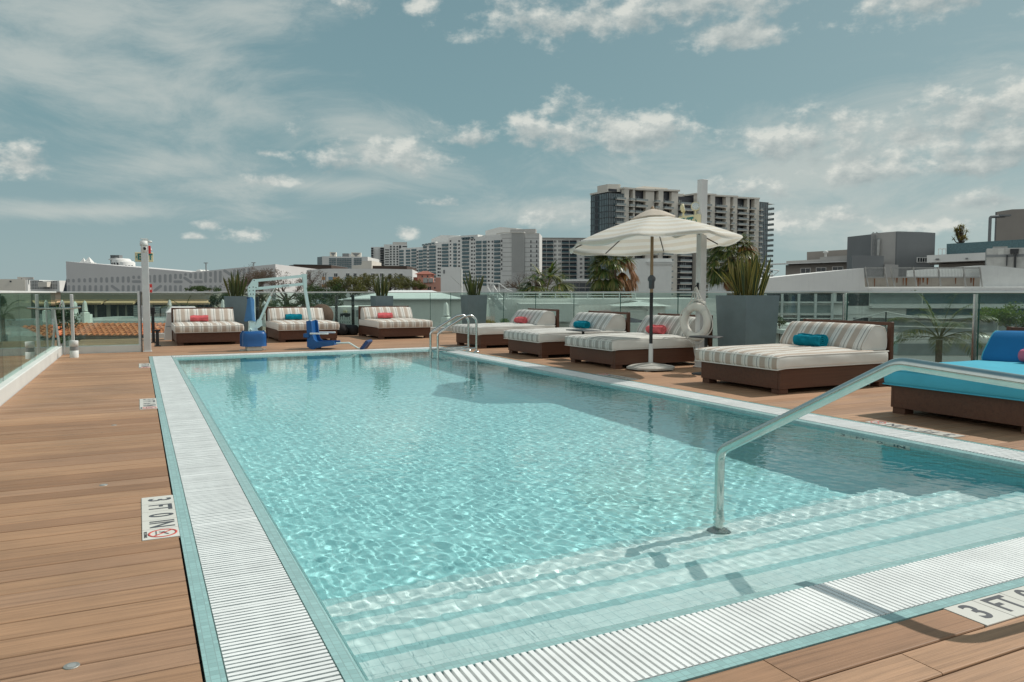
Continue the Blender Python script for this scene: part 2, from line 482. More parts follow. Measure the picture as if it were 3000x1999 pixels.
# ------------------------------------------------------------------ mesh builder and object helpers
class MB:
    def __init__(self):
        self.v, self.f, self.m, self.s, self.uv = [], [], [], [], {}
    def add(self, vs, fs, m=0, smooth=False):
        o = len(self.v)
        self.v += [tuple(p) for p in vs]
        self.f += [tuple(i + o for i in f) for f in fs]
        self.m += [m] * len(fs)
        self.s += [smooth] * len(fs)
        return self
    def box(self, x0, y0, z0, x1, y1, z1, m=0):
        vs = [(x0, y0, z0), (x1, y0, z0), (x1, y1, z0), (x0, y1, z0), (x0, y0, z1), (x1, y0, z1), (x1, y1, z1), (x0, y1, z1)]
        return self.add(vs, [(0, 3, 2, 1), (4, 5, 6, 7), (0, 1, 5, 4), (1, 2, 6, 5), (2, 3, 7, 6), (3, 0, 4, 7)], m)
    def bbox(self, x0, y0, z0, x1, y1, z1, b=0.01, m=0):
        """box with chamfered edges"""
        P = []
        for z, i in ((z0, b), (z0 + b, 0), (z1 - b, 0), (z1, b)):
            c = b
            P += [(x0 + i + c, y0 + i, z), (x1 - i - c, y0 + i, z), (x1 - i, y0 + i + c, z), (x1 - i, y1 - i - c, z),
                  (x1 - i - c, y1 - i, z), (x0 + i + c, y1 - i, z), (x0 + i, y1 - i - c, z), (x0 + i, y0 + i + c, z)]
        F = [tuple(range(7, -1, -1)), tuple(range(24, 32))]
        for k in range(3):
            for j in range(8):
                F.append((k * 8 + j, k * 8 + (j + 1) % 8, (k + 1) * 8 + (j + 1) % 8, (k + 1) * 8 + j))
        return self.add(P, F, m)
    def prism(self, poly, a, b, axis='y', m=0, smooth=False):
        """extrude a polygon: axis y -> poly (x,z); axis z -> poly (x,y); axis x -> poly (y,z)"""
        mk = {'y': lambda p, t: (p[0], t, p[1]), 'z': lambda p, t: (p[0], p[1], t), 'x': lambda p, t: (t, p[0], p[1])}[axis]
        n = len(poly)
        ar = sum(poly[i][0] * poly[(i + 1) % n][1] - poly[(i + 1) % n][0] * poly[i][1] for i in range(n))
        if (ar > 0) == (axis == 'y'):
            poly = poly[::-1]
        vs = [mk(p, a) for p in poly] + [mk(p, b) for p in poly]
        if b < a:
            vs = vs[n:] + vs[:n]
        self.add(vs, [tuple(range(n - 1, -1, -1)), tuple(range(n, 2 * n))], m)
        return self.add(vs, [(i, (i + 1) % n, n + (i + 1) % n, n + i) for i in range(n)], m, smooth)
    def tube(self, pts, r, n=8, m=0, cap=True, smooth=True):
        pts = [Vector(p) for p in pts]
        rs = r if isinstance(r, (list, tuple)) else [r] * len(pts)
        t0 = (pts[1] - pts[0]).normalized()
        u = t0.orthogonal().normalized()
        vs = []
        for i, p in enumerate(pts):
            if i == 0: t = t0
            elif i == len(pts) - 1: t = (pts[i] - pts[i - 1]).normalized()
            else: t = ((pts[i] - pts[i - 1]).normalized() + (pts[i + 1] - pts[i]).normalized()).normalized()
            u = (u - t * u.dot(t))
            u = u.normalized() if u.length > 1e-6 else t.orthogonal().normalized()
            w = t.cross(u)
            for k in range(n):
                a = 2 * PI * k / n
                vs.append(p + (u * math.cos(a) + w * math.sin(a)) * rs[i])
        fs = [(i * n + k, i * n + (k + 1) % n, (i + 1) * n + (k + 1) % n, (i + 1) * n + k) for i in range(len(pts) - 1) for k in range(n)]
        self.add(vs, fs, m, smooth)
        if cap:
            L = len(pts) - 1
            self.add(vs[:n], [tuple(range(n - 1, -1, -1))], m)
            self.add(vs[L * n:], [tuple(range(n))], m)
        return self
    def lathe(self, prof, n=24, c=(0, 0, 0), m=0, smooth=True, M=None, cap=True):
        vs = []
        for r, z in prof:
            for k in range(n):
                a = 2 * PI * k / n
                p = Vector((r * math.cos(a), r * math.sin(a), z))
                if M is not None: p = M @ p
                vs.append(p + Vector(c))
        fs = [(i * n + k, i * n + (k + 1) % n, (i + 1) * n + (k + 1) % n, (i + 1) * n + k) for i in range(len(prof) - 1) for k in range(n)]
        self.add(vs, fs, m, smooth)
        if cap and prof[0][0] > 1e-5: self.add(vs[:n], [tuple(range(n - 1, -1, -1))], m)
        if cap and prof[-1][0] > 1e-5: self.add(vs[-n:], [tuple(range(n))], m)
        return self
    def grid(self, P, m=0, smooth=True, flip=False):
        """P: list of rows of points"""
        a, b = len(P), len(P[0])
        vs = [p for row in P for p in row]
        fs = []
        for i in range(a - 1):
            for j in range(b - 1):
                q = (i * b + j, i * b + j + 1, (i + 1) * b + j + 1, (i + 1) * b + j)
                fs.append(q[::-1] if flip else q)
        return self.add(vs, fs, m, smooth)
    def rbox(self, lo, hi, r, m=0, seg=10, mend=None, deform=None):
        """soft cushion: box with round edges, enough points to deform"""
        lo, hi = np.array(lo, float), np.array(hi, float)
        def ax(i):
            a, b = lo[i], hi[i]
            e = [0, 0.08, 0.25, 0.5, 0.75, 1.0]
            k = max(2, int((b - a - 2 * r) / 0.12))
            return [a + r * t for t in e] + [a + r + (b - a - 2 * r) * j / k for j in range(1, k)] + [b - r * t for t in e[::-1]]
        A = [ax(i) for i in range(3)]
        for i in range(3):
            j, k = (i + 1) % 3, (i + 2) % 3
            for side in (0, 1):
                rows = []
                for a in A[j]:
                    row = []
                    for b in A[k]:
                        p = np.zeros(3)
                        p[i] = (lo, hi)[side][i]
                        p[j], p[k] = a, b
                        q = np.clip(p, lo + r, hi - r)
                        d = p - q
                        L = np.linalg.norm(d)
                        p = q + d / L * r if L > 1e-9 else p
                        row.append(tuple(deform(p)) if deform else tuple(p))
                    rows.append(row)
                self.grid(rows, (mend if (mend is not None and i == 1) else m), True, flip=(side == 0))
        return self
    def xf(self, M):
        self.v = [tuple(M @ Vector(p)) for p in self.v]
        return self
    def mesh(self, name, mats, weld=False):
        me = bpy.data.meshes.new(name)
        me.from_pydata(self.v, [], self.f)
        for mt in (mats if isinstance(mats, (list, tuple)) else [mats]):
            me.materials.append(mt)
        me.polygons.foreach_set('material_index', self.m)
        me.polygons.foreach_set('use_smooth', self.s)
        me.update()
        if weld:
            bm = bmesh.new()
            bm.from_mesh(me)
            bmesh.ops.remove_doubles(bm, verts=bm.verts, dist=1e-5)
            bm.to_mesh(me)
            bm.free()
            me.update()
        uv = me.uv_layers.new(name='UVMap')
        nl = len(me.loops)
        li = np.zeros(nl, np.int32)
        me.loops.foreach_get('vertex_index', li)
        co = np.zeros(len(me.vertices) * 3)
        me.vertices.foreach_get('co', co)
        co = co.reshape(-1, 3)
        nor = np.zeros(len(me.polygons) * 3)
        me.polygons.foreach_get('normal', nor)
        nor = np.abs(nor.reshape(-1, 3))
        tot = np.zeros(len(me.polygons), np.int32)
        me.polygons.foreach_get('loop_total', tot)
        dom = np.repeat(np.argmax(nor + np.array([0, 0, 1e-4]), axis=1), tot)
        p = co[li]
        u = np.where(dom == 0, p[:, 1], p[:, 0])
        v = np.where(dom == 2, p[:, 1], p[:, 2])
        uv.data.foreach_set('uv', np.stack([u, v], -1).ravel())
        return me
    def obj(self, name, mats, parent=None, loc=(0, 0, 0), rz=0.0, weld=False, mesh_name=None):
        o = bpy.data.objects.new(name, self.mesh(mesh_name or name, mats, weld))
        COL.objects.link(o)
        o.location = loc
        o.rotation_euler = (0, 0, rz)
        if parent is not None:
            o.parent = parent
        return o


def tag(o, label, cat, group=None):
    o['label'] = label
    o['category'] = cat
    if group: o['group'] = group
    return o


def thing(name, label, cat, loc=(0, 0, 0), rz=0.0, group=None):
    o = bpy.data.objects.new(name, None)
    o.empty_display_size = 0.2
    COL.objects.link(o)
    o.location = loc
    o.rotation_euler = (0, 0, rz)
    return tag(o, label, cat, group)


def struct(o, kind='structure'):
    o['kind'] = kind
    return o


def link_copy(src, name, parent=None, loc=None):
    c = src.copy()
    c.name = name
    COL.objects.link(c)
    if parent is not None: c.parent = parent
    if loc is not None: c.location = loc
    return c


def copy_tree(root, loc, rz, label, group=None):
    r = root.copy()
    COL.objects.link(r)
    r.location, r.rotation_euler = loc, (0, 0, rz)
    r['label'] = label
    if group: r['group'] = group
    for ch in list(root.children):
        c = ch.copy()
        COL.objects.link(c)
        c.parent = r
        for g in list(ch.children):
            d = g.copy()
            COL.objects.link(d)
            d.parent = c
    return r


def text_mesh(s, size, mat, extr=0.001, sx=1.0, name='lettering', bold=0.0):
    cu = bpy.data.curves.new('tmp_text', 'FONT')
    cu.body = s
    cu.size = size
    cu.align_x, cu.align_y = 'CENTER', 'CENTER'
    cu.extrude = extr
    cu.offset = bold
    o = bpy.data.objects.new('tmp_text', cu)
    COL.objects.link(o)
    dg = bpy.context.evaluated_depsgraph_get()
    me = bpy.data.meshes.new_from_object(o.evaluated_get(dg))
    bpy.data.objects.remove(o)
    me.name = name
    me.materials.clear()
    me.materials.append(mat)
    for v in me.vertices:
        v.co.x *= sx
    return me


def put(me, name, parent, M, mat=None):
    o = bpy.data.objects.new(name, me)
    COL.objects.link(o)
    o.parent = parent
    o.matrix_local = M
    return o


def bend(pts, r, n=6):
    """round the corners of a polyline"""
    pts = [Vector(p) for p in pts]
    out = [pts[0]]
    rs = r if isinstance(r, (list, tuple)) else [r] * (len(pts) - 2)
    for i in range(1, len(pts) - 1):
        a, b, c = pts[i - 1], pts[i], pts[i + 1]
        d1, d2 = (a - b).normalized(), (c - b).normalized()
        ang = d1.angle(d2)
        t = min(rs[i - 1] / max(0.05, math.tan(ang / 2)), (a - b).length * 0.48, (c - b).length * 0.48)
        p1, p2 = b + d1 * t, b + d2 * t
        for k in range(n + 1):
            s = k / n
            out.append(p1 * (1 - s) ** 2 + b * 2 * s * (1 - s) + p2 * s ** 2)
    out.append(pts[-1])
    return out


# ------------------------------------------------------------------ setting: ground, roof terrace, deck, pool
GZ = -13.0
m, N, b = principled('city_ground')
oc = m.node_tree.nodes.new('ShaderNodeTexCoord').outputs['Object']
N.put(b.inputs['Base Color'], N.mix(N.smooth(N.noise(oc, 0.03, 6), 0.45, 0.58), (0.16, 0.16, 0.155), N.ramp(N.noise(oc, 0.4, 6), [(0.3, (0.04, 0.055, 0.03)), (0.7, (0.09, 0.10, 0.06))])))
b.inputs['Roughness'].default_value = 0.9
g = MB()
g.lathe([(0.001, 0), (60, 0), (400, 0), (6000, 0)], 48)
struct(g.obj('ground', m, loc=(0, 0, GZ)))

PX, PX_, PY, PY_ = 0.14, 5.36, 1.635, 14.17          # outer edge of the tiled pool surround
DX0, DX1, DY0, DY1 = -1.19, 8.62, -4.0, 19.9
deck = MB()


def board(x0, x1, y0, y1):
    dz = random.uniform(-0.0012, 0.0012)
    c = 0.005
    z0 = -0.028
    pr = [(y0, z0), (y1, z0), (y1, -c + dz), (y1 - c * 0.35, -c * 0.3 + dz), (y1 - c, dz), (y0 + c, dz), (y0 + c * 0.35, -c * 0.3 + dz), (y0, -c + dz)]
    deck.prism(pr, x0, x1, 'x')


def row(x0, x1, y0, y1, first=None):
    cuts = [x0]
    if first is not None:
        cuts += first
    else:
        x = x0 + random.uniform(1.2, 4.6)
        while x < x1 - 0.8:
            cuts.append(x)
            x += random.uniform(3.4, 4.8)
    cuts.append(x1)
    for a, b_ in zip(cuts[:-1], cuts[1:]):
        board(a + 0.0015, b_ - 0.0015, y0, y1)


BW, GAP = 0.140, 0.0065
y = PY - 0.007
k = 0
while y > DY0:
    w = 0.15 if k == 0 else BW
    row(DX0, DX1, y - w + GAP, y, [0.9, 1.61, 4.4, 7.2] if k == 0 else None)
    y -= w
    k += 1
y = PY
while y < PY_ - 0.01:
    e = min(y + BW - GAP, PY_)
    row(DX0, PX - 0.007, y, e)
    row(PX_ + 0.007, DX1, y, e)
    y += BW
y = PY_ + 0.007
while y < DY1:
    row(DX0, DX1, y, y + BW - GAP)
    y += BW
struct(deck.obj('deck', DECK))

base = MB()
base.box(-1.5, DY0, -0.30, PX - 0.01, 20.1, -0.03).box(PX_ + 0.01, DY0, -0.30, 8.9, 20.1, -0.03)
base.box(PX - 0.01, DY0, -0.30, PX_ + 0.01, PY - 0.01, -0.03).box(PX - 0.01, PY_ + 0.01, -0.30, PX_ + 0.01, 20.1, -0.03)
base.box(-1.5, DY0, GZ, 8.9, 20.1, -1.4)
struct(base.obj('terrace_floor', pm('terrace_underside', (0.10, 0.09, 0.08), 0.9)))

# pool shell
WX0, WX1, WY0, WY1, FZ = 0.565, 4.935, 2.06, 13.75, -0.93
sh = MB()
sh.add([(WX0, WY0, FZ), (WX1, WY0, FZ), (WX1, WY1, FZ), (WX0, WY1, FZ)], [(0, 1, 2, 3)], 0)
for p, q in (((WX0, WY1), (WX0, WY0)), ((WX1, WY0), (WX1, WY1)), ((WX0, WY0), (WX1, WY0)), ((WX1, WY1), (WX0, WY1))):
    sh.add([(*q, FZ), (*p, FZ), (*p, -0.046), (*q, -0.046)], [(0, 1, 2, 3)], 1)
shell = struct(sh.obj('pool_basin', [FLOORT, WALLT]))
st = MB()
TREADS = [(2.06, 2.38, -0.19), (2.38, 2.70, -0.37), (2.70, 3.02, -0.55), (3.02, 3.36, -0.73)]
for a, b_, z in TREADS:
    st.add([(WX0 + .001, a, z), (WX1 - .001, a, z), (WX1 - .001, b_ - 0.052, z), (WX0 + .001, b_ - 0.052, z)], [(0, 1, 2, 3)], 0)
    st.add([(WX0 + .001, b_ - 0.052, z), (WX1 - .001, b_ - 0.052, z), (WX1 - .001, b_, z), (WX0 + .001, b_, z)], [(0, 1, 2, 3)], 1)
    zl = z - 0.18 if b_ < 3.3 else FZ
    st.add([(WX0 + .001, b_, zl), (WX1 - .001, b_, zl), (WX1 - .001, b_, z), (WX0 + .001, b_, z)], [(3, 2, 1, 0)], 1)
steps = struct(st.obj('pool_steps', [STEPT, NOSET]))

# tiled rims (outer band, and the inner lip that slopes into the water)
rim = MB()


def ring(xa, xb, ya, yb, za, xc, xd, yc, yd, zc):
    """band between an outer rectangle (z za) and an inner rectangle (z zc)"""
    o = [(xa, ya, za), (xb, ya, za), (xb, yb, za), (xa, yb, za)]
    i = [(xc, yc, zc), (xd, yc, zc), (xd, yd, zc), (xc, yd, zc)]
    for k in range(4):
        rim.add([o[k], o[(k + 1) % 4], i[(k + 1) % 4], i[k]], [(0, 1, 2, 3)], 0)


GO = (PX + 0.052, PX_ - 0.052, PY + 0.048, PY_ - 0.052)     # grating outer
GI = (0.487, 5.013, 1.98, 13.825)                          # grating inner
ring(PX, PX_, PY, PY_, 0.0, GO[0], GO[1], GO[2], GO[3], 0.0)
ring(GO[0], GO[1], GO[2], GO[3], 0.0, GO[0], GO[1], GO[2], GO[3], -0.09)
ring(PX, PX_, PY, PY_, -0.05, PX, PX_, PY, PY_, 0.0)
ring(GI[0], GI[1], GI[2], GI[3], -0.09, GI[0], GI[1], GI[2], GI[3], -0.004)
ring(GI[0], GI[1], GI[2], GI[3], -0.004, WX0 - 0.028, WX1 + 0.028, WY0 - 0.028, WY1 + 0.028, -0.008)
ring(WX0 - 0.028, WX1 + 0.028, WY0 - 0.028, WY1 + 0.028, -0.008, WX0, WX1, WY0, WY1, -0.046)
rims = struct(rim.obj('pool_edge_tiles', TEAL))
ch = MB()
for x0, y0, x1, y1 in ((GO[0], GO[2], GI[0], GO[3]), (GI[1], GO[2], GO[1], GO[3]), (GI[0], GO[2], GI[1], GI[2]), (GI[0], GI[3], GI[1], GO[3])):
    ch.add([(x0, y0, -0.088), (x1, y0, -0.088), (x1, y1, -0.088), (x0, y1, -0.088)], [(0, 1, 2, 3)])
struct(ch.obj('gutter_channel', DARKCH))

gr = MB()


def bars_y(x0, x1, y0, y1, pitch, w):
    y, k = y0, 0
    while y < y1:
        if k % 41 == 40:                           # joint between two grating sections
            gr.box(x0, y, -0.028, x1, y + 0.0175, 0.0010)
            gr.box(x0, y + 0.0200, -0.028, x1, y + 0.0375, 0.0014)
            y += 0.047
        z = 0.0015 + random.uniform(-0.0006, 0.0006)
        gr.box(x0, y, -0.028, x1, y + w, z)
        y += pitch
        k += 1
    for x in (x0 + 0.03, (x0 + x1) / 2, x1 - 0.03):
        gr.box(x - 0.006, y0, -0.034, x + 0.006, y1, -0.012)


def bars_x(x0, x1, y0, y1, pitch, w):
    x = x0
    while x < x1:
        gr.box(x, y0, -0.028, x + w, y1, 0.0015)
        x += pitch
    for y in (y0 + 0.03, (y0 + y1) / 2, y1 - 0.03):
        gr.box(x0, y - 0.006, -0.034, x1, y + 0.006, -0.012)


bars_y(GO[0] + 0.004, GI[0] - 0.007, GO[2] + 0.01, GO[3] - 0.008, 0.0245, 0.0155)
bars_y(GI[1] + 0.007, GO[1] - 0.004, GO[2] + 0.01, GO[3] - 0.008, 0.0245, 0.0155)
bars_x(GI[0] + 0.09, GI[1] - 0.006, GO[2] + 0.004, GI[2] - 0.007, 0.0245, 0.0150)
bars_x(GI[0] + 0.01, GI[1] - 0.006, GI[3] + 0.007, GO[3] - 0.004, 0.0245, 0.0150)
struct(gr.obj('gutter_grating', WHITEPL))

# water: a rippled surface that really refracts (the sun reaches the floor as caustics)
dx = 0.0125
nx, ny = int((WX1 - WX0) / dx) + 1, int((WY1 - WY0) / dx) + 1
xs, ys = np.linspace(WX0 - 0.02, WX1 + 0.02, nx), np.linspace(WY0 - 0.02, WY1 + 0.02, ny)
GX, GY = np.meshgrid(xs, ys, indexing='ij')
Zw = np.zeros_like(GX)
for k in range(64):
    lam = 0.042 * 1.055 ** k
    th = rng.normal(0.5, 1.1) if k % 3 else rng.uniform(0, 2 * PI)
    ph = rng.uniform(0, 2 * PI)
    amp = lam * 0.00105 * (1.0 if lam < 0.078 else (0.078 / lam) ** 1.15)
    Zw += amp * np.sin(2 * PI / lam * (GX * math.cos(th) + GY * math.sin(th)) + ph)
Zw *= 1.0 - 0.5 * np.clip((GY - 4.5) / 6.0, 0, 1)          # calmer towards the far end
WZ = -0.030
co = np.stack([GX, GY, Zw + WZ], -1).reshape(-1, 3)
ii = np.arange(nx * ny).reshape(nx, ny)
ff = np.stack([ii[:-1, :-1], ii[1:, :-1], ii[1:, 1:], ii[:-1, 1:]], -1).reshape(-1, 4)
me = bpy.data.meshes.new('water')
me.vertices.add(len(co))
me.vertices.foreach_set('co', co.ravel())
me.loops.add(ff.size)
me.loops.foreach_set('vertex_index', ff.ravel().astype(np.int32))
me.polygons.add(len(ff))
me.polygons.foreach_set('loop_start', np.arange(0, ff.size, 4, dtype=np.int32))
me.update()
me.validate()
me.polygons.foreach_set('use_smooth', np.ones(len(ff), bool))
me.update()
mw = bpy.data.materials.new('pool_water')
mw.use_nodes = True
nd = mw.node_tree.nodes
nd.clear()
o_ = nd.new('ShaderNodeOutputMaterial')
gl = nd.new('ShaderNodeBsdfGlass')
gl.inputs['IOR'].default_value = 1.333
gl.inputs['Roughness'].default_value = 0.0
gl.inputs['Color'].default_value = (0.97, 1.0, 1.0, 1)
mw.node_tree.links.new(gl.outputs[0], o_.inputs[0])
me.materials.append(mw)
water = bpy.data.objects.new('pool_water', me)
COL.objects.link(water)
struct(water)
water.cycles.is_caustics_caster = True
for o in (shell, steps, rims):
    o.cycles.is_caustics_receiver = True

# ------------------------------------------------------------------ glass balustrades
def balustrade(name, label, p0, p1, joints, gmat, curb=0.14, curbw=0.17, top=1.075, capw=0.04, posts=(), capm=None, curb_side=0.0, zb=None):
    """glass panels between p0 and p1 (plan), each pane a part; joints are distances along it"""
    p0, p1 = Vector((*p0, 0)), Vector((*p1, 0))
    L = (p1 - p0).length
    rz = math.atan2(p1.y - p0.y, p1.x - p0.x)
    t = thing(name, label, 'glass railing', p0, rz)
    if curb:
        MB().bbox(0, -curbw / 2 + curb_side, -0.02, L, curbw / 2 + curb_side, curb, 0.008).obj('curb', WHITEP, t)
    js = [0.0] + list(joints) + [L]
    for a, b_ in zip(js[:-1], js[1:]):
        e = MB()
        e.box(a + 0.006, -0.006, curb - 0.02, b_ - 0.006, 0.006, top - 0.012)
        pane = e.obj('glass_pane', gmat, t)
        MB().box(a + 0.0025, -0.0062, curb, a + 0.0058, 0.0062, top - 0.013).obj('pane_edge', GEDGE, pane)
        MB().box(b_ - 0.0058, -0.0062, curb, b_ - 0.0025, 0.0062, top - 0.013).obj('pane_edge', GEDGE, pane)
    MB().bbox(0, -capw / 2, top - 0.012, L, capw / 2, top + 0.014, 0.004).obj('cap_rail', capm or ALU, t)
    for x in posts:
        MB().bbox(x - 0.012, -0.03, -0.0, x + 0.012, 0.03, top - 0.02, 0.004).obj('post', STEEL, t)
    return t


balustrade('glass_railing', 'green glass railing on a white curb beside the wooden walkway', (-1.28, -1.5), (-1.28, 15.3),
           [-1.5 + 1.37 * k + 1.46 for k in range(1, 12)], GLASSG, 0.15, 0.16, 1.075, 0.05, capm=WHITEP)
balustrade('glass_railing', 'short glass railing panel across the end of the walkway, framed in grey', (-1.20, 15.38), (0.03, 15.38),
           [], GLASSE, 0.13, 0.14, 1.075, 0.03)
fr = thing('steel_upright', 'grey upright frame post between the end glass panel and the camera column', 'post', (0.045, 15.36, 0))
MB().bbox(-0.05, -0.03, 0, -0.01, 0.03, 1.10, 0.005).obj('upright', GREYP, fr)
MB().bbox(-0.009, -0.02, 0.0, 0.012, 0.02, 1.09, 0.003).obj('rubber_seal', pm('grey_seal', (0.16, 0.16, 0.165), 0.7), fr)
balustrade('glass_railing', 'long glass railing behind the three daybeds at the far end of the deck', (0.22, 19.75), (8.6, 19.75),
           [1.55, 3.1, 4.1, 5.6, 6.95, 7.55], GLASS, 0.12, 0.10, 1.075, 0.035)
balustrade('glass_railing', 'tall glass railing with steel uprights along the right of the deck', (8.62, 19.7), (8.62, -2.0),
           [19.7 - 1.806 * k for k in range(11, 0, -1)][::1] and sorted([19.7 - (19.95 - 1.806 * k) for k in range(1, 12)]), GLASS, 0.10, 0.10, 1.075, 0.05,
           posts=[19.7 - 8.62 * c for c in (1.06, 0.853, 0.6434, 0.435)])

# closing post of the side gate with its lever
gp = thing('gate_post', 'grey steel gate post with a horizontal lever in the glass corner', 'post', (-1.02, 15.12, 0))
MB().bbox(-0.025, -0.025, 0.0, 0.025, 0.025, 1.04, 0.006).obj('upright', GREYP, gp)
MB().tube(bend([(-0.30, 0.0, 0.80), (-0.05, -0.02, 0.80), (0.14, -0.05, 0.82)], 0.05), 0.018, 8).obj('lever', STEEL, gp)
MB().tube([(-0.27, 0.0, 0.78), (-0.20, 0.0, 0.10)], 0.022, 8).obj('strut', GREYP, gp)
MB().tube([(-0.13, 0.01, 0.0), (-0.13, 0.01, 0.92)], 0.014, 8).obj('drop_bolt', GREYP, gp)

# ------------------------------------------------------------------ columns with their fittings
cl = thing('steel_column', 'white square steel column at the end of the walkway', 'column', (0.135, 15.34, 0))
MB().bbox(-0.06, -0.06, 0, 0.06, 0.06, 1.93, 0.006).obj('shaft', GREYP, cl)
MB().bbox(-0.075, -0.075, 0.0, 0.075, 0.075, 0.012, 0.003).obj('base_plate', GREYP, cl)
MB().box(-0.061, 0.0, 0.02, -0.0605, 0.02, 1.06).obj('seam_strip', pm('grey_seal', (0.16, 0.16, 0.165)), cl)

cm = thing('security_camera', 'white dome security camera on top of the walkway column', 'camera', (0.125, 15.29, 1.93))
MB().lathe([(0.0, 0.065), (0.062, 0.060), (0.066, 0.0), (0.064, -0.02), (0.052, -0.025)], 20).obj('mount_cap', WHITEP, cm)
MB().lathe([(0.052, -0.024), (0.05, -0.08), (0.042, -0.125), (0.02, -0.145), (0.0, -0.15)], 20).obj('dome', pm('camera_white', (0.66, 0.66, 0.64), 0.3), cm)
Ml = Matrix.Rotation(math.radians(90), 4, 'X')
MB().lathe([(0.026, 0.04), (0.026, 0.062), (0.020, 0.064), (0.0, 0.060)], 18, (0.012, 0, -0.075), M=Ml).obj('lens', pm('black_lens', (0.005, 0.005, 0.006), 0.08), cm)
MB().box(-0.02, 0.0, 0.06, 0.075, 0.03, 0.10).obj('bracket', WHITEP, cm)

sl = thing('antenna', 'small white twin antenna above the dome camera', 'antenna', (0.19, 15.34, 1.93))
MB().tube([(0, 0, -0.10), (0, 0, 0.10)], 0.010, 8).obj('mast', WHITEP, sl)
MB().bbox(-0.12, -0.01, 0.095, 0.0, 0.01, 0.11, 0.002).obj('crossbar', WHITEP, sl)
for x in (-0.085, 0.04):
    MB().lathe([(0.0, -0.02), (0.03, -0.016), (0.036, 0.0), (0.024, 0.016), (0.0, 0.02)], 14, (x, 0.0, 0.055)).obj('antenna_pod', WHITEP, sl)

fs = thing('fire_strobe', 'red fire alarm strobe at the top of the walkway column', 'alarm', (0.215, 15.34, 1.77))
MB().bbox(-0.022, -0.03, 0, 0.022, 0.03, 0.14, 0.006).obj('body', REDP, fs)
MB().lathe([(0.022, 0.0), (0.02, 0.012), (0.0, 0.018)], 14, (0.024, 0, 0.07), M=Matrix.Rotation(PI / 2, 4, 'Y')).obj('lens', pm('clear_lens', (0.7, 0.72, 0.72), 0.15), fs)

pull = thing('call_point', 'red fire call point box half way up the walkway column', 'call point', (0.218, 15.33, 1.07))
MB().bbox(-0.022, -0.025, 0, 0.022, 0.025, 0.15, 0.004).obj('body', REDP, pull)
MB().box(-0.012, -0.0275, 0.05, 0.012, -0.0252, 0.09).obj('pull_bar', pm('white_label', (0.7, 0.7, 0.68)), pull)


def exit_sign(label, loc, rz, w, h, d, arrow, facing='y'):
    s = thing('exit_sign', label, 'sign', loc, rz)
    MB().bbox(-w / 2, -d / 2, -h / 2, w / 2, d / 2, h / 2, 0.006).obj('case', CREAM, s)
    put(text_mesh('EXIT', h * 0.86, SIGNG, 0.001, 0.82, 'lettering', 0.006), 'lettering', s, Matrix.Translation((w * (0.05 if arrow < 0 else -0.05), -d / 2 - 0.0015, -0.002)) @ Matrix.Rotation(PI / 2, 4, 'X'))
    a = MB()
    x = arrow * w * 0.41
    e = arrow * h * 0.10
    a.prism([(x - e, h * 0.14), (x - e * 0.2, h * 0.14), (x + e, 0), (x - e * 0.2, -h * 0.14), (x - e, -h * 0.14), (x + e * 0.1, 0)], -d / 2 - 0.0025, -d / 2 + 0.001, 'y')
    a.obj('arrow', SIGNG, s)
    return s


exit_sign('cream EXIT sign partly hidden behind the walkway column, arrow to the left', (0.125, 15.43, 1.71), 0.0, 0.30, 0.17, 0.035, -1)

cr = thing('steel_column', 'tall pale grey column carrying the life ring beside the big planter', 'column', (7.24, 8.66, 0))
MB().bbox(-0.052, -0.052, 0, 0.052, 0.052, 2.66, 0.004).obj('shaft', GREYP, cr)
MB().bbox(-0.07, -0.07, 0, 0.07, 0.07, 0.012, 0.003).obj('base_plate', GREYP, cr)
MB().bbox(-0.054, -0.054, 2.657, 0.054, 0.054, 2.665, 0.002).obj('cap', GREYP, cr)
hk = thing('rope_hook', 'small black hook on the tall column holding the life ring rope', 'hook', (7.188, 8.66, 1.16))
MB().bbox(-0.014, -0.02, -0.05, 0.0, 0.02, 0.05, 0.003).obj('plate', BLACK, hk)
MB().tube(bend([(-0.012, 0, 0.02), (-0.05, 0, 0.0), (-0.05, 0, -0.04), (-0.07, 0, -0.02)], 0.015), 0.007, 6).obj('hook_arm', BLACK, hk)

es = exit_sign('cream EXIT sign with two lamp heads on the tall column above the parasol', (7.155, 8.83, 2.075), -PI / 2, 0.44, 0.20, 0.06, 1)
for x, r_ in ((-0.14, 0.5), (0.13, -0.7)):
    lh = thing('emergency_lamp', 'round emergency lamp head on top of the EXIT sign, ' + ('turned away' if x < 0 else 'facing the pool'), 'lamp', (7.155, 8.83 - x, 2.175), group='emergency lamp heads')
    MB().tube([(0, 0, 0), (0, 0, 0.05)], 0.014, 8).obj('stem', CREAM, lh)
    MM = Matrix.Rotation(-PI / 2 + 0.15, 4, 'Y') if x > 0 else Matrix.Rotation(PI / 2 - 0.2, 4, 'X')
    MM = Matrix.Rotation(0.9, 4, 'Z') @ MM
    MB().lathe([(0.0, -0.045), (0.045, -0.04), (0.066, -0.01), (0.066, 0.012), (0.056, 0.014)], 20, (0, 0, 0.115), M=MM).obj('housing', CREAM, lh)
    MB().lathe([(0.056, 0.013), (0.05, 0.017), (0.03, 0.020), (0.0, 0.021)], 20, (0, 0, 0.115), M=MM).obj('lens', pm('ribbed_lens', (0.5, 0.55, 0.54), 0.15, var=0.4, vscale=60), lh)

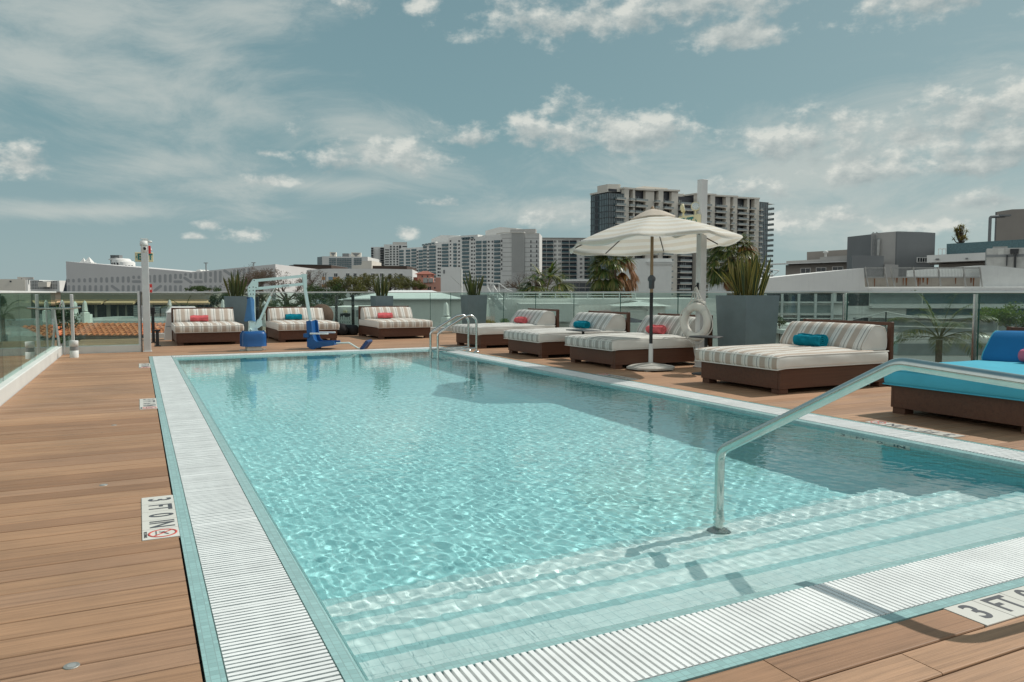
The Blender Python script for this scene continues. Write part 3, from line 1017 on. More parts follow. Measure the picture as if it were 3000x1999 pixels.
# life ring on its rope
lr = thing('life_ring', 'white ring buoy hanging by its rope from the tall column', 'life ring', (7.125, 8.62, 0.655), PI / 2 + 0.12)
T = MB()
R0, r0 = 0.215, 0.058
rows = []
for i in range(49):
    a = 2 * PI * i / 48
    row_ = []
    for j in range(17):
        b_ = 2 * PI * j / 16
        rr = R0 + r0 * math.cos(b_)
        row_.append((rr * math.cos(a), 0.8 * r0 * math.sin(b_), rr * math.sin(a)))
    rows.append(row_)
T.grid(rows, 0, True, True)
T.obj('ring', RINGM, lr)
for a in (0.8, 2.35, 3.93, 5.5):
    B = MB()
    rows = []
    for i in range(5):
        aa = a + (i - 2) * 0.05
        rows.append([((R0 + (r0 + 0.004) * math.cos(b_)) * math.cos(aa), 0.83 * r0 * math.sin(b_) * 1.02, (R0 + (r0 + 0.004) * math.cos(b_)) * math.sin(aa)) for b_ in [2 * PI * j / 16 for j in range(17)]])
    B.grid(rows, 0, True, True)
    B.obj('strap', ROPE, lr)
gl_ = MB()
pts = []
for i in range(97):
    a = 2 * PI * i / 96
    k = abs(math.sin(2 * (a - 0.8)))
    pts.append(((R0 + r0 + 0.006 + 0.03 * k) * math.cos(a), 0.01 * math.sin(5 * a), (R0 + r0 + 0.006 + 0.03 * k) * math.sin(a)))
gl_.tube(pts, 0.009, 6)
gl_.obj('grab_line', ROPE, lr)
rp = MB()
for x in (-0.10, -0.03, 0.05, 0.11):
    rp.tube(bend([(0.0 + x * 0.1, 0.01, 0.49), (x * 0.7, 0.0, 0.36), (x * 1.3, -0.035, 0.26)], 0.1), 0.007, 6)
rp.tube(bend([(0.02, -0.05, -0.16), (0.03, -0.075, -0.26), (-0.03, -0.06, -0.46), (0.06, -0.06, -0.52), (0.09, -0.05, -0.3)], 0.05), 0.007, 6)
rp.tube(bend([(-0.13, -0.05, 0.27), (0, -0.06, 0.19), (0.13, -0.05, 0.27), (0.02, -0.07, 0.32), (-0.13, -0.05, 0.27)], 0.04), 0.012, 6)
rp.obj('hanging_rope', ROPE, lr)

# ------------------------------------------------------------------ daybeds
def make_bed(name, label, matm, cush, endm, group, width=1.25):
    t = thing(name, label, 'daybed', group=group)
    h = width / 2
    b_ = MB()
    b_.bbox(0.0, -h, 0.055, 1.66, -h + 0.03, 0.262, 0.003)
    b_.bbox(0.0, h - 0.03, 0.055, 1.66, h, 0.262, 0.003)
    b_.bbox(-0.004, -h + 0.031, 0.055, 0.026, h - 0.031, 0.262, 0.003)
    b_.bbox(1.632, -h + 0.031, 0.055, 1.66, h - 0.031, 0.262, 0.003)
    b_.box(0.027, -h + 0.031, 0.235, 1.631, h - 0.031, 0.258)
    b_.obj('base', BEDWOOD, t)
    for x in (0.012, 1.53):
        for y_ in (-h + 0.012, h - 0.132):
            MB().bbox(x, y_, 0.0, x + 0.12, y_ + 0.12, 0.054, 0.003).obj('foot', BEDWOOD, t)
    hb = MB()
    hb.bbox(1.665, -h - 0.02, 0.0, 1.715, -h + 0.035, 0.735, 0.004)
    hb.bbox(1.665, h - 0.035, 0.0, 1.715, h + 0.02, 0.735, 0.004)
    hb.bbox(1.667, -h + 0.036, 0.695, 1.713, h - 0.036, 0.732, 0.004)
    hb.bbox(1.672, -h + 0.036, 0.24, 1.708, h - 0.036, 0.60, 0.004)
    hb.obj('headboard', BEDWOOD, t)
    seed = random.uniform(0, 50)

    def puff(p):
        x, y_, z = p
        e = max(0.0, 1 - (2 * (x - 0.785) / 1.70) ** 4) * max(0.0, 1 - (y_ / (h + 0.04)) ** 4)
        zz = (z - 0.34) / 0.08
        bulge = 0.012 * math.sin(6.1 * y_ + seed) * math.sin(3.7 * x + seed) + 0.004 * math.sin(15 * y_ + 9 * x + seed)
        sag = -0.012 * max(0, -x + 0.03) / 0.09
        side = 1 + 0.012 * math.sin(9 * x + seed) * (1 - abs(zz))
        return (x - 0.012 * (1 - zz * zz) * (1 if x < 0.4 else 0), y_ * side, z + (e * 0.018 + bulge * e if zz > 0 else 0) + sag)
    mt = MB()
    mt.rbox((-0.075, -h - 0.035, 0.264), (1.63, h + 0.035, 0.420), 0.045, 0, mend=1, deform=puff)
    mo = mt.obj('mattress', [matm, endm], t, weld=True)
    pp = MB()
    for z, o_z in ((0.405, 0.004), (0.276, 0.0)):
        q = [(-0.068, -h - 0.027), (-0.068, h + 0.027), (1.62, h + 0.027), (1.62, -h - 0.027), (-0.068, -h - 0.027)]
        path = []
        for (xa, ya), (xb, yb) in zip(q[:-1], q[1:]):
            for k in range(14):
                s = k / 14
                path.append(puff((xa + (xb - xa) * s, ya + (yb - ya) * s, z)))
        path.append(path[0])
        pp.tube(path, 0.0065, 6)
    pp.obj('piping', endm, mo)
    # wedge cushion
    pr = [(1.235, 0.425), (1.225, 0.445), (1.25, 0.50), (1.36, 0.645), (1.40, 0.685), (1.44, 0.705), (1.52, 0.70), (1.60, 0.675), (1.635, 0.62), (1.648, 0.53), (1.645, 0.445), (1.63, 0.423), (1.45, 0.421), (1.30, 0.421)]
    w = MB()
    rows = []
    n = 17
    for i in range(n):
        s = -1 + 2 * i / (n - 1)
        yy = s * (h - 0.02)
        edge = abs(s) ** 8
        row_ = []
        for x, z in pr + [pr[0]]:
            cx, cz = 1.47, 0.55
            k = 1 + 0.05 * (1 - edge) - 0.05 * edge + 0.012 * math.sin(7 * s + x * 9 + seed)
            row_.append((cx + (x - cx) * k, yy, cz + (z - cz) * k if z > 0.43 else z))
        rows.append(row_)
    w.grid(rows, 0, True, True)
    for i, fl in ((0, False), (n - 1, True)):
        ring_ = rows[i][:-1]
        ctr = (1.47, rows[i][0][1] + (0.014 if fl else -0.014), 0.54)
        vs = ring_ + [ctr]
        L = len(ring_)
        w.add(vs, [((j, (j + 1) % L, L) if not fl else ((j + 1) % L, j, L)) for j in range(L)], 1, True)
    wo = w.obj('back_cushion', [cush, endm], t)
    pq = MB()
    pq.tube([Vector(p) + Vector((0, -0.002, 0)) for p in rows[0]], 0.006, 6).tube([Vector(p) + Vector((0, 0.002, 0)) for p in rows[-1]], 0.006, 6)
    pq.obj('piping', endm, wo)
    return t


GB = 'striped daybeds around the pool'
bedA = make_bed('daybed', '', STRIPE, STRIPE, CANVAS, GB)
bedD = make_bed('daybed', '', STRIPEG, STRIPEG, CANVAS, GB)
bedF = make_bed('daybed', '', STRIPE, STRIPE, CANVAS, GB)


def place(o, x, y, rz, label):
    o.location, o.rotation_euler, o['label'] = (x, y, 0), (0, 0, rz), label


place(bedA, 1.30, 16.74, PI / 2, 'taupe striped daybed with a coral towel, nearest the camera column')
copy_tree(bedA, (3.32, 16.88, 0), PI / 2, 'taupe striped daybed with a teal towel, behind the blue pool lift', GB)
place(bedF, 5.55, 17.0, PI / 2, 'taupe striped daybed with a coral towel, in front of the smallest planter')
place(bedD, 5.86, 13.98, 0.0, 'grey striped daybed with a coral towel, behind the pool ladder')
copy_tree(bedD, (5.86, 11.52, 0), 0.0, 'grey striped daybed with a blue towel and a black table at its side', GB)
copy_tree(bedD, (5.96, 9.54, 0), 0.0, 'grey striped daybed with a coral towel, behind the parasol pole', GB)
copy_tree(bedF, (6.02, 6.55, 0), 0.0, 'large taupe striped daybed with a teal towel, near the big planter', GB)
bedH = make_bed('daybed', 'turquoise and blue daybed with a pink towel by the pool handrail', TURQ, BLUEC, TURQ, None)
for c in bedH.children:
    if c.name.startswith('back_cushion'):
        c.data.materials[1] = BLUEC
bedH.location = (6.0, 3.97, 0)

# rolled towels
def make_towel(label, mat_, loc, rz, L=0.36, R=0.078, seed=1.0):
    t = MB()
    turns = 3.2
    n = 70
    out, inn = [], []
    for i in range(n + 1):
        a = 2 * PI * turns * i / n
        r = 0.012 + (R - 0.012) * i / n
        th = (R - 0.012) / turns * 0.72
        wob = 1 + 0.03 * math.sin(3 * a + seed)
        out.append((r * wob * math.cos(a), r * wob * math.sin(a)))
        q = max(0.003, r - th)
        inn.append((q * wob * math.cos(a), q * wob * math.sin(a)))
    ring_ = out + inn[::-1]
    rows = []
    m_ = 13
    for j in range(m_):
        s = j / (m_ - 1)
        yy = (s - 0.5) * L
        k = 1 + 0.05 * math.sin(9 * s + seed) + 0.03 * math.sin(23 * s + 2 * seed) - 0.04 * (abs(2 * s - 1)) ** 8
        rows.append([(x * k, yy + 0.006 * math.sin(40 * x + seed * 3), z * k * 0.94) for x, z in ring_])
    t.grid([r + [r[0]] for r in rows], 0, True, True)
    for j, fl in ((0, 1), (m_ - 1, 0)):
        r = rows[j]
        for i in range(n):
            q = (r[i], r[i + 1], r[2 * (n + 1) - 2 - i], r[2 * (n + 1) - 1 - i])
            t.add(q, [(0, 1, 2, 3) if fl else (3, 2, 1, 0)], 0, False)
    o = t.obj('rolled_towel', mat_, None, loc, rz)
    return tag(o, label, 'towel', 'rolled towels on the daybeds')


zt = 0.508
make_towel('coral rolled towel on the daybed nearest the camera column', PINKT, (1.19, 17.90, zt), PI / 2, seed=1)
make_towel('teal rolled towel on the daybed behind the pool lift', TEALT, (3.22, 18.05, zt), PI / 2, seed=2)
make_towel('coral rolled towel on the daybed before the smallest planter', PINKT, (5.42, 18.15, zt), PI / 2, seed=3)
make_towel('coral rolled towel on the daybed behind the pool ladder', PINKT, (7.00, 13.93, zt), 0.0, seed=4)
make_towel('blue rolled towel on the daybed beside the black table', TEALT, (6.98, 11.50, zt), 0.0, seed=5)
make_towel('coral rolled towel on the daybed behind the parasol pole', PINKT, (7.10, 9.52, zt), 0.0, seed=6)
make_towel('teal rolled towel on the large daybed near the big planter', TEALT, (7.12, 6.56, zt), 0.0, 0.40, 0.085, seed=7)
make_towel('pink rolled towel on the turquoise daybed', pm('pink_towel', (0.62, 0.16, 0.24), 0.98, var=0.15, bump=1.0, bscale=160), (7.16, 3.98, zt), 0.0, seed=8)

# side tables
ta = thing('side_table', 'small black square side table between two grey striped daybeds', 'table', (6.42, 10.53, 0))
MB().bbox(-0.17, -0.26, 0.455, 0.17, 0.26, 0.47, 0.004).obj('tabletop', BLACK, ta)
MB().tube([(0, 0, 0.01), (0, 0, 0.455)], 0.022, 10).obj('column', BLACK, ta)
MB().bbox(-0.15, -0.15, 0.0, 0.15, 0.15, 0.012, 0.003).obj('base', BLACK, ta)
tb = thing('side_table', 'round black side table beside the large taupe daybed', 'table', (6.66, 7.85, 0))
MB().lathe([(0.0, 0.485), (0.215, 0.485), (0.22, 0.492), (0.215, 0.50), (0.0, 0.50)], 32).obj('tabletop', BLACK, tb)
MB().tube([(0, 0, 0.01), (0, 0, 0.485)], 0.022, 10).obj('column', BLACK, tb)
MB().lathe([(0.0, 0.0), (0.18, 0.0), (0.175, 0.012), (0.03, 0.03), (0.0, 0.03)], 28).obj('base', BLACK, tb)

# ------------------------------------------------------------------ parasol
pu = thing('parasol', 'cream striped parasol on a weighted stand between the daybeds and the pool', 'parasol', (6.37, 8.65, 0))
PT = 2.14
sb = MB()
oct_ = [(0.34 * math.cos(PI / 8 + k * PI / 4), 0.34 * math.sin(PI / 8 + k * PI / 4)) for k in range(8)]
sb.lathe([(0.34, 0.02), (0.34, 0.045), (0.30, 0.06), (0.07, 0.095), (0.05, 0.10), (0.0, 0.10)], 8, (0, 0, 0), smooth=False, M=Matrix.Rotation(PI / 8, 4, 'Z'))
for k in range(4):
    a = PI / 4 + k * PI / 2
    sb.box(0.27 * math.cos(a) - 0.03, 0.27 * math.sin(a) - 0.03, 0.0, 0.27 * math.cos(a) + 0.03, 0.27 * math.sin(a) + 0.03, 0.03)
sb.obj('stand', pm('stone_stand', (0.40, 0.39, 0.36), 0.8, bump=0.3, dirt=0.2), pu)
MB().lathe([(0.032, 0.09), (0.030, 0.36), (0.026, 0.365), (0.0, 0.365)], 16).obj('white_sleeve', WHITEP, pu)
MB().lathe([(0.024, 0.36), (0.024, 1.07), (0.0, 1.07)], 16).obj('black_sleeve', BLACK, pu)
MB().lathe([(0.022, 1.06), (0.022, PT - 0.02), (0.0, PT - 0.02)], 16).obj('pole', pm('parasol_wood', (0.27, 0.185, 0.105), 0.5, var=0.15, vscale=8), pu)
MB().lathe([(0.026, 1.12), (0.038, 1.13), (0.040, 1.22), (0.052, 1.235), (0.055, 1.26), (0.046, 1.285), (0.028, 1.30), (0.024, 1.31)], 18).obj('crank_collar', pm('grey_collar', (0.075, 0.085, 0.095), 0.5), pu)
MB().lathe([(0.024, 1.86), (0.028, 1.865), (0.028, 1.95), (0.024, 1.955)], 14).obj('slide_hub', pm('brass_fitting', (0.34, 0.24, 0.10), 0.4, 0.6), pu)
TILT = Vector((0.022, -0.075))                   # canopy leans up towards the pool side


def canopy_pt(a, s, lift=0.0):
    """a: angle, s: 0 centre .. 1 rim"""
    k8 = (a / (PI / 4)) % 1.0
    gore = math.sin(PI * k8)                      # 0 at a rib, 1 between ribs
    R = 1.18 * (1 - 0.076 * gore)
    sag = 0.022 * gore * s ** 2 * (1 - 0.4 * s)
    z = PT + lift - 0.39 * (0.62 * s + 0.38 * s ** 1.9) - sag + 0.005 * math.sin(9 * a + 5 * s) * s
    x, y_ = R * s * math.cos(a), R * s * math.sin(a)
    return (x, y_, z + TILT.x * x + TILT.y * y_)


CAN = cloth_mat('parasol_canvas', (0.74, 0.69, 0.60), (0.80, 0.79, 0.74), 0.34, stripes=True, period=0.20)
cm_ = MB()
NA, NS = 64, 16
rows = [[canopy_pt(2 * PI * i / NA + 0.2, 0.06 + 0.94 * j / NS) for i in range(NA + 1)] for j in range(NS + 1)]
# loose hem that flaps in the wind
hem = []
for i in range(NA + 1):
    a = 2 * PI * i / NA + 0.2
    x, y_, z = canopy_pt(a, 1.0)
    g_ = math.sin(PI * ((a / (PI / 4)) % 1.0))
    fl = 0.045 * g_ * (0.7 + 0.5 * math.sin(2.3 * a + 1.0))
    hem.append((x * (1.0 + 0.02 * math.sin(5 * a)), y_ * (1.0 + 0.02 * math.sin(5 * a)), z - 0.03 - fl))
mid = [tuple((Vector(p) * 0.45 + Vector(q) * 0.55) + Vector((0.012 * math.sin(17 * i), 0.012 * math.cos(13 * i), 0.0))) for i, (p, q) in enumerate(zip(rows[-1], hem))]
cm_.grid(rows + [mid, hem], 0, True)
can = cm_.obj('canopy', CAN, pu)
uvl = can.data.uv_layers[0]
rad = np.array([(v.co.x ** 2 + v.co.y ** 2) ** 0.5 for v in can.data.vertices])
for l in can.data.loops:
    uvl.data[l.index].uv = (0.0, float(l.vertex_index // (NA + 1)) / NS * 1.2)
vt = MB()
rows = [[canopy_pt(2 * PI * i / 32 + 0.2, s, 0.022 + 0.055 * (1 - (s / 0.27) ** 2)) for i in range(33)] for s in (0.01, 0.08, 0.16, 0.24, 0.27)]
vt.grid(rows, 0, True)
vt.obj('vent_cap', cloth_mat('vent_canvas', (0.62, 0.55, 0.47), (0.70, 0.64, 0.56), 0.3), can)
MB().lathe([(0.0, PT + 0.11), (0.02, PT + 0.10), (0.028, PT + 0.07), (0.02, PT + 0.05), (0.02, PT - 0.04)], 12).obj('finial', pm('parasol_wood', (0.27, 0.185, 0.105)), pu)
RIBM = pm('dark_rib', (0.05, 0.043, 0.036), 0.5)
for k in range(8):
    a = k * PI / 4
    rb = MB()
    rb.tube([Vector(canopy_pt(a + 1e-4, s)) - Vector((0, 0, 0.016)) for s in (0.03, 0.3, 0.6, 0.98)], 0.008, 6)
    rbo = rb.obj('rib', RIBM, pu)
    MB().tube([Vector((0.03 * math.cos(a), 0.03 * math.sin(a), 1.91)), Vector(canopy_pt(a + 1e-4, 0.52)) - Vector((0, 0, 0.022))], 0.007, 6).obj('strut', RIBM, rbo)

# ------------------------------------------------------------------ pool lift
pl = thing('pool_lift', 'pale and blue pool access lift with a hanging seat at the far pool edge', 'pool lift', (1.90, 14.78, 0))
f = MB()
f.bbox(-0.13, -0.15, 0.0, 0.13, 0.15, 0.085, 0.01)
f.box(-0.24, -0.05, 0.0, -0.13, 0.05, 0.025).box(0.13, -0.05, 0.0, 0.22, 0.05, 0.025)
f.obj('foot_block', pm('lift_foot', (0.60, 0.60, 0.55), 0.6, dirt=0.3), pl)
hs = MB()
rows = []
for z, k in ((0.085, 1.03), (0.10, 1.0), (0.22, 0.985), (0.30, 0.97), (0.335, 0.92), (0.355, 0.80), (0.365, 0.0)):
    rows.append([(0.215 * k * (abs(math.cos(a)) ** 0.38) * (1 if math.cos(a) >= 0 else -1), 0.20 * k * (abs(math.sin(a)) ** 0.45) * (1 if math.sin(a) >= 0 else -1), z) for a in [2 * PI * i / 40 for i in range(41)]])
hs.grid(rows, 0, True)
hso = hs.obj('motor_housing', LIFTB, pl)
for s_ in (-1, 1):
    q = MB()
    q.prism([(s_ * 0.205, 0.085), (s_ * 0.235, 0.085), (s_ * 0.232, 0.30), (s_ * 0.19, 0.372), (s_ * 0.165, 0.365), (s_ * 0.205, 0.29)], -0.02, 0.02, 'y')
    q.obj('housing_flange', LIFTB, hso)
MB().bbox(-0.07, -0.05, 0.35, 0.04, 0.05, 1.12, 0.006).obj('mast', LIFTW, pl)
hd = MB()
hd.prism([(-0.075, 1.02), (0.045, 1.02), (0.05, 1.13), (0.10, 1.15), (0.10, 1.315), (0.02, 1.315), (-0.075, 1.17)], -0.06, -0.048, 'y')
hd.prism([(-0.075, 1.02), (0.045, 1.02), (0.05, 1.13), (0.10, 1.15), (0.10, 1.315), (0.02, 1.315), (-0.075, 1.17)], 0.048, 0.06, 'y')
hdo = hd.obj('mast_head', LIFTW, pl)
bo = MB()
for x, z in ((-0.055, 1.16), (-0.055, 1.10), (0.01, 1.17), (0.01, 1.11), (0.03, 1.29), (0.06, 1.16), (-0.04, 1.04), (0.01, 1.04)):
    bo.lathe([(0.011, 0.0), (0.009, 0.006), (0.0, 0.007)], 8, (x, -0.06, z), M=Matrix.Rotation(PI / 2, 4, 'X'))
bo.obj('bolt', pm('dark_bolt', (0.10, 0.11, 0.11), 0.4, 0.8), hdo)


def barx(x0, z0, x1, z1, h, y0, y1):
    d = Vector((x1 - x0, z1 - z0)).normalized()
    n_ = Vector((-d.y, d.x)) * h / 2
    return [(x0 + n_.x, z0 + n_.y), (x0 - n_.x, z0 - n_.y), (x1 - n_.x, z1 - n_.y), (x1 + n_.x, z1 + n_.y)]


MB().prism(barx(0.03, 1.285, 0.96, 1.385, 0.052, 0, 0), -0.035, 0.035, 'y').obj('upper_arm', LIFTW, pl)
MB().prism(barx(0.06, 1.14, 0.96, 1.235, 0.05, 0, 0), -0.035, 0.035, 'y').obj('lower_arm', LIFTW, pl)
MB().prism(barx(0.52, 1.185, 0.66, 1.20, 0.032, 0, 0), -0.0365, -0.0352, 'y').obj('maker_plate', pm('plate_grey', (0.42, 0.47, 0.48), 0.4, var=0.5, vscale=60), pl)
MB().prism([(0.925, 1.155), (0.985, 1.155), (0.985, 1.42), (0.90, 1.42), (0.915, 1.30)], -0.045, 0.045, 'y').obj('end_bracket', LIFTW, pl)
MB().prism(barx(0.95, 1.17, 1.045, 0.54, 0.055, 0, 0), -0.03, 0.03, 'y').obj('drop_arm', LIFTW, pl)
ac = MB()
ac.tube([(0.40, -0.01, 1.15), (0.31, -0.01, 0.98)], 0.014, 8)
aco = ac.obj('actuator_rod', STEEL, pl)
MB().tube([(0.32, -0.01, 1.0), (0.12, -0.01, 0.56)], 0.024, 10).obj('actuator_tube', LIFTW, pl)
MB().prism([(0.02, 0.43), (0.06, 0.40), (0.16, 0.46), (0.155, 0.56), (0.10, 0.585), (0.07, 0.55)], -0.055, 0.035, 'y').obj('actuator_motor', LIFTW, pl)
MB().prism([(-0.075, 0.33), (0.11, 0.33), (0.06, 0.42), (-0.075, 0.42)], -0.045, 0.045, 'y').obj('mast_shoe', LIFTW, pl)
MB().lathe([(0.032, -0.02), (0.036, 0.0), (0.032, 0.02), (0.018, 0.022), (0.018, -0.022)], 16, (-0.06, -0.075, 0.375), M=Matrix.Rotation(PI / 2, 4, 'X')).obj('cable_wheel', LIFTW, pl)
cv = MB()
rows = []
for z, hw, x_ in ((0.975, 0.045, -0.035), (0.95, 0.066, -0.03), (0.87, 0.072, -0.03), (0.74, 0.080, -0.038), (0.62, 0.092, -0.045), (0.545, 0.100, -0.05)):
    rows.append([(x_ + hw * math.cos(a) * (1 + 0.10 * math.sin(4 * a + 6 * z)), 0.085 * math.sin(a) * (1 + 0.2 * math.sin(3 * a + 9 * z)), z + 0.01 * math.sin(3 * a)) for a in [2 * PI * i / 28 for i in range(29)]])
cv.grid(rows, 0, True, True)
cvo = cv.obj('control_cover', LIFTC, pl)
MB().bbox(-0.10, -0.06, 0.955, 0.005, 0.05, 0.985, 0.01).obj('cover_collar', pm('navy_cover', (0.02, 0.055, 0.13), 0.9), cvo)

# seat of the lift, turned a little to the pool
SEATM = Matrix.Translation((1.04, 0.0, 0.0)) @ Matrix.Rotation(math.radians(-30), 4, 'Z')
prof = [(-0.01, 0.53), (0.05, 0.545), (0.085, 0.53), (0.10, 0.40), (0.11, 0.27), (0.135, 0.19), (0.18, 0.15), (0.30, 0.145), (0.52, 0.15), (0.53, 0.10), (0.50, 0.075), (0.30, 0.05), (0.16, 0.02), (0.13, -0.01), (0.06, 0.015), (0.0, 0.05), (0.005, 0.25)]
sh_ = MB()
for y0, y1, k in ((-0.20, -0.165, 1.0), (0.165, 0.20, 1.0)):
    sh_.prism(prof, y0, y1, 'y')
pan = [(0.0, 0.525), (0.045, 0.53), (0.052, 0.40), (0.062, 0.25), (0.09, 0.15), (0.16, 0.105), (0.30, 0.095), (0.51, 0.10), (0.51, 0.078), (0.30, 0.065), (0.16, 0.05), (0.05, 0.08), (0.01, 0.25)]
sh_.prism(pan, -0.165, 0.165, 'y')
sh_.xf(SEATM)
seat = sh_.obj('seat_shell', LIFTB, pl)
for y_ in (-0.225, 0.225):
    q = MB()
    q.bbox(0.07, y_ - 0.022, 0.285, 0.42, y_ + 0.022, 0.315, 0.006)
    q.xf(SEATM)
    q.obj('armrest', pm('armrest_white', (0.62, 0.66, 0.66), 0.4), pl)
q = MB()
q.bbox(-0.06, -0.23, 0.22, 0.05, 0.23, 0.30, 0.01).xf(SEATM)
q.obj('seat_bracket', LIFTB, pl)
q = MB()
q.tube(bend([(0.50, 0, 0.105), (0.75, 0, 0.115), (0.92, 0, 0.01), (1.02, 0, 0.0)], [0.07, 0.06]), 0.016, 10)
q.xf(SEATM)
q.obj('footrest_tube', LIFTW, pl)
q = MB()
q.xf(Matrix.Identity(4))
q.bbox(-0.12, -0.17, -0.03, 0.10, 0.17, 0.03, 0.012)
for k in range(5):
    q.box(-0.10 + k * 0.04, -0.172, 0.03, -0.085 + k * 0.04, 0.172, 0.036)
q.xf(SEATM @ Matrix.Translation((1.09, 0, 0.085)) @ Matrix.Rotation(math.radians(-52), 4, 'Y'))
q.obj('footrest', pm('navy_footrest', (0.012, 0.04, 0.13), 0.5), pl)

# ------------------------------------------------------------------ pool ladder rails and the entry handrail
def grab_rail(label, y_):
    t = thing('ladder_rail', label, 'handrail', (4.68, y_, 0), group='curved steel rails of the pool ladder')
    path = bend([(0, 0, -0.75), (0, 0, 0.36), (0.48, 0, 0.635), (0.55, 0, 0.66)], [0.10, 0.10])
    arc = [(0.60 + 0.135 * math.sin(a), 0, 0.525 + 0.135 * math.cos(a)) for a in [PI * 0.5 * k / 8 - 0.15 for k in range(10)]]
    MB().tube(path[:-1] + [Vector(p) for p in arc] + [Vector((0.735, 0, 0.03))], 0.021, 14).obj('tube', STEEL, t)
    MB().tube([(0.0, 0, 0.055), (0.735, 0, 0.075)], 0.019, 12).obj('cross_tube', STEEL, t)
    MB().lathe([(0.0, 0.0), (0.055, 0.0), (0.055, 0.01), (0.035, 0.03), (0.022, 0.032)], 20, (0.735, 0, 0.002)).obj('deck_flange', STEEL, t)
    for c in t.children: c.cycles.is_caustics_receiver = True
    return t


grab_rail('curved steel ladder rail nearest the camera at the far pool corner', 12.52)
grab_rail('curved steel ladder rail, the farther of the pair at the pool corner', 12.89)

hr = thing('pool_handrail', 'large steel handrail rising from the pool steps to the near deck', 'handrail', (2.86, 3.24, 0))
pth = bend([(0, 0, -0.73), (0, 0, 0.20), (0, -1.08, 0.775), (0, -1.80, 0.735), (0, -1.83, 0.0)], [0.11, 0.16, 0.14], 10)
tb_ = MB().tube(pth, 0.0265, 20).obj('tube', STEELD, hr)
tb_.cycles.is_caustics_receiver = True
fl_ = MB().lathe([(0.0, 0.0), (0.058, 0.0), (0.058, 0.012), (0.045, 0.03), (0.028, 0.034)], 24, (0, 0, -0.729)).obj('pool_flange', pm('dark_flange', (0.12, 0.15, 0.15), 0.5), hr)
fl_.cycles.is_caustics_receiver = True
MB().lathe([(0.0, 0.0), (0.06, 0.0), (0.06, 0.012), (0.04, 0.03), (0.028, 0.032)], 24, (0, -1.83, 0.002)).obj('deck_flange', STEEL, hr)

# ------------------------------------------------------------------ depth markers
def no_dive(par, M):
    k = MB()
    k.lathe([(0.060, 0.0), (0.060, 0.0012), (0.051, 0.0012), (0.051, 0.0)], 40, cap=False)
    k.prism([(-0.038, 0.034), (-0.033, 0.039), (0.038, -0.034), (0.033, -0.039)], 0.0, 0.0011, 'z')
    put(k.mesh('no_diving_ring', REDM), 'no_diving_ring', par, M)
    d = MB()
    d.lathe([(0.0075, 0.0), (0.0075, 0.0007), (0.0, 0.0007)], 14, (-0.016, 0.004, 0))
    d.prism([(-0.006, 0.010), (0.020, 0.026), (0.024, 0.020), (0.0, 0.002)], 0, 0.0007, 'z')
    d.prism([(0.0, 0.002), (-0.022, -0.016), (-0.026, -0.012), (-0.008, 0.008)], 0, 0.0007, 'z')
    for x in (-0.03, -0.012, 0.006, 0.024):
        d.prism([(x - 0.008, -0.026), (x, -0.022), (x + 0.008, -0.026), (x + 0.008, -0.030), (x, -0.026), (x - 0.008, -0.030)], 0, 0.0007, 'z')
    put(d.mesh('diver_symbol', INK), 'diver_symbol', par, M)
    put(text_mesh('NO DIVING', 0.020, INK, 0.0004, 0.9), 'small_lettering', par, M @ Matrix.Translation((0, -0.070, 0.0005)))


REDM = pm('red_marker_ink', (0.55, 0.09, 0.075), 0.6)


def depth_marker(label, loc, rz, parts=('3', 'FT', '0', 'IN'), dive=True, z=0.0035, vertical=False, group='depth markers on the deck', sw=0.1524, sy=0.15):
    t = thing('depth_marker', label, 'depth marker', loc, rz, group)
    if vertical:
        t.rotation_euler = (PI / 2, 0, rz)
    n_ = len(parts) + (1 if dive else 0)
    for k in range(n_):
        MB().bbox(k * sw + 0.0008, 0, -0.006, (k + 1) * sw - 0.0008, sy, z, 0.0008).obj('tile', LETTILE, t)
        Mk = Matrix.Translation((k * sw + sw / 2, sy / 2, z + 0.0004))
        if k < len(parts):
            s = parts[k]
            put(text_mesh(s, sy * 0.98, INK, 0.0004, 0.85 if len(s) == 1 else (0.72 if s == 'FT' else 0.80), 'lettering', 0.004 if vertical else 0.0028), 'lettering', t, Mk @ Matrix.Translation((0, 0.004, 0)))
        else:
            no_dive(t, Mk @ Matrix.Translation((0, 0.008, 0)))
    return t


depth_marker('nearest depth marker on the walkway, reading 3 FT 0 IN', (-0.012, 4.365, 0), -PI / 2)
depth_marker('middle depth marker on the walkway, half way along the pool', (-0.012, 8.49, 0), -PI / 2, ('3', 'FT', '6', 'IN'))
depth_marker('farthest depth marker on the walkway, near the far pool corner', (-0.012, 12.75, 0), -PI / 2, ('4', 'FT', '0', 'IN'))
depth_marker('depth marker on the near deck starting with a large 3 FT', (2.42, 1.478, 0), 0.0)
depth_marker('depth marker on the deck in the shadow of the turquoise daybed', (5.525, 3.59, 0), PI / 2)
depth_marker('depth marker on the deck in front of the parasol stand', (5.525, 7.72, 0), PI / 2, ('3', 'FT', '6', 'IN'))
for lab, y1, pr_ in (('depth marker on the pool wall opposite the turquoise daybed', 4.27, ('3', 'FT', '0', 'IN')), ('depth marker on the pool wall below the parasol', 8.35, ('3', 'FT', '6', 'IN')),
                     ('depth marker on the pool wall beside the ladder', 12.25, ('4', 'FT', '0', 'IN'))):
    w_ = depth_marker(lab, (WX1 - 0.001, y1, -0.172), -PI / 2, pr_, False, 0.003, True, 'depth markers on the pool wall', 0.165, 0.13)
    for c in w_.children: c.cycles.is_caustics_receiver = True

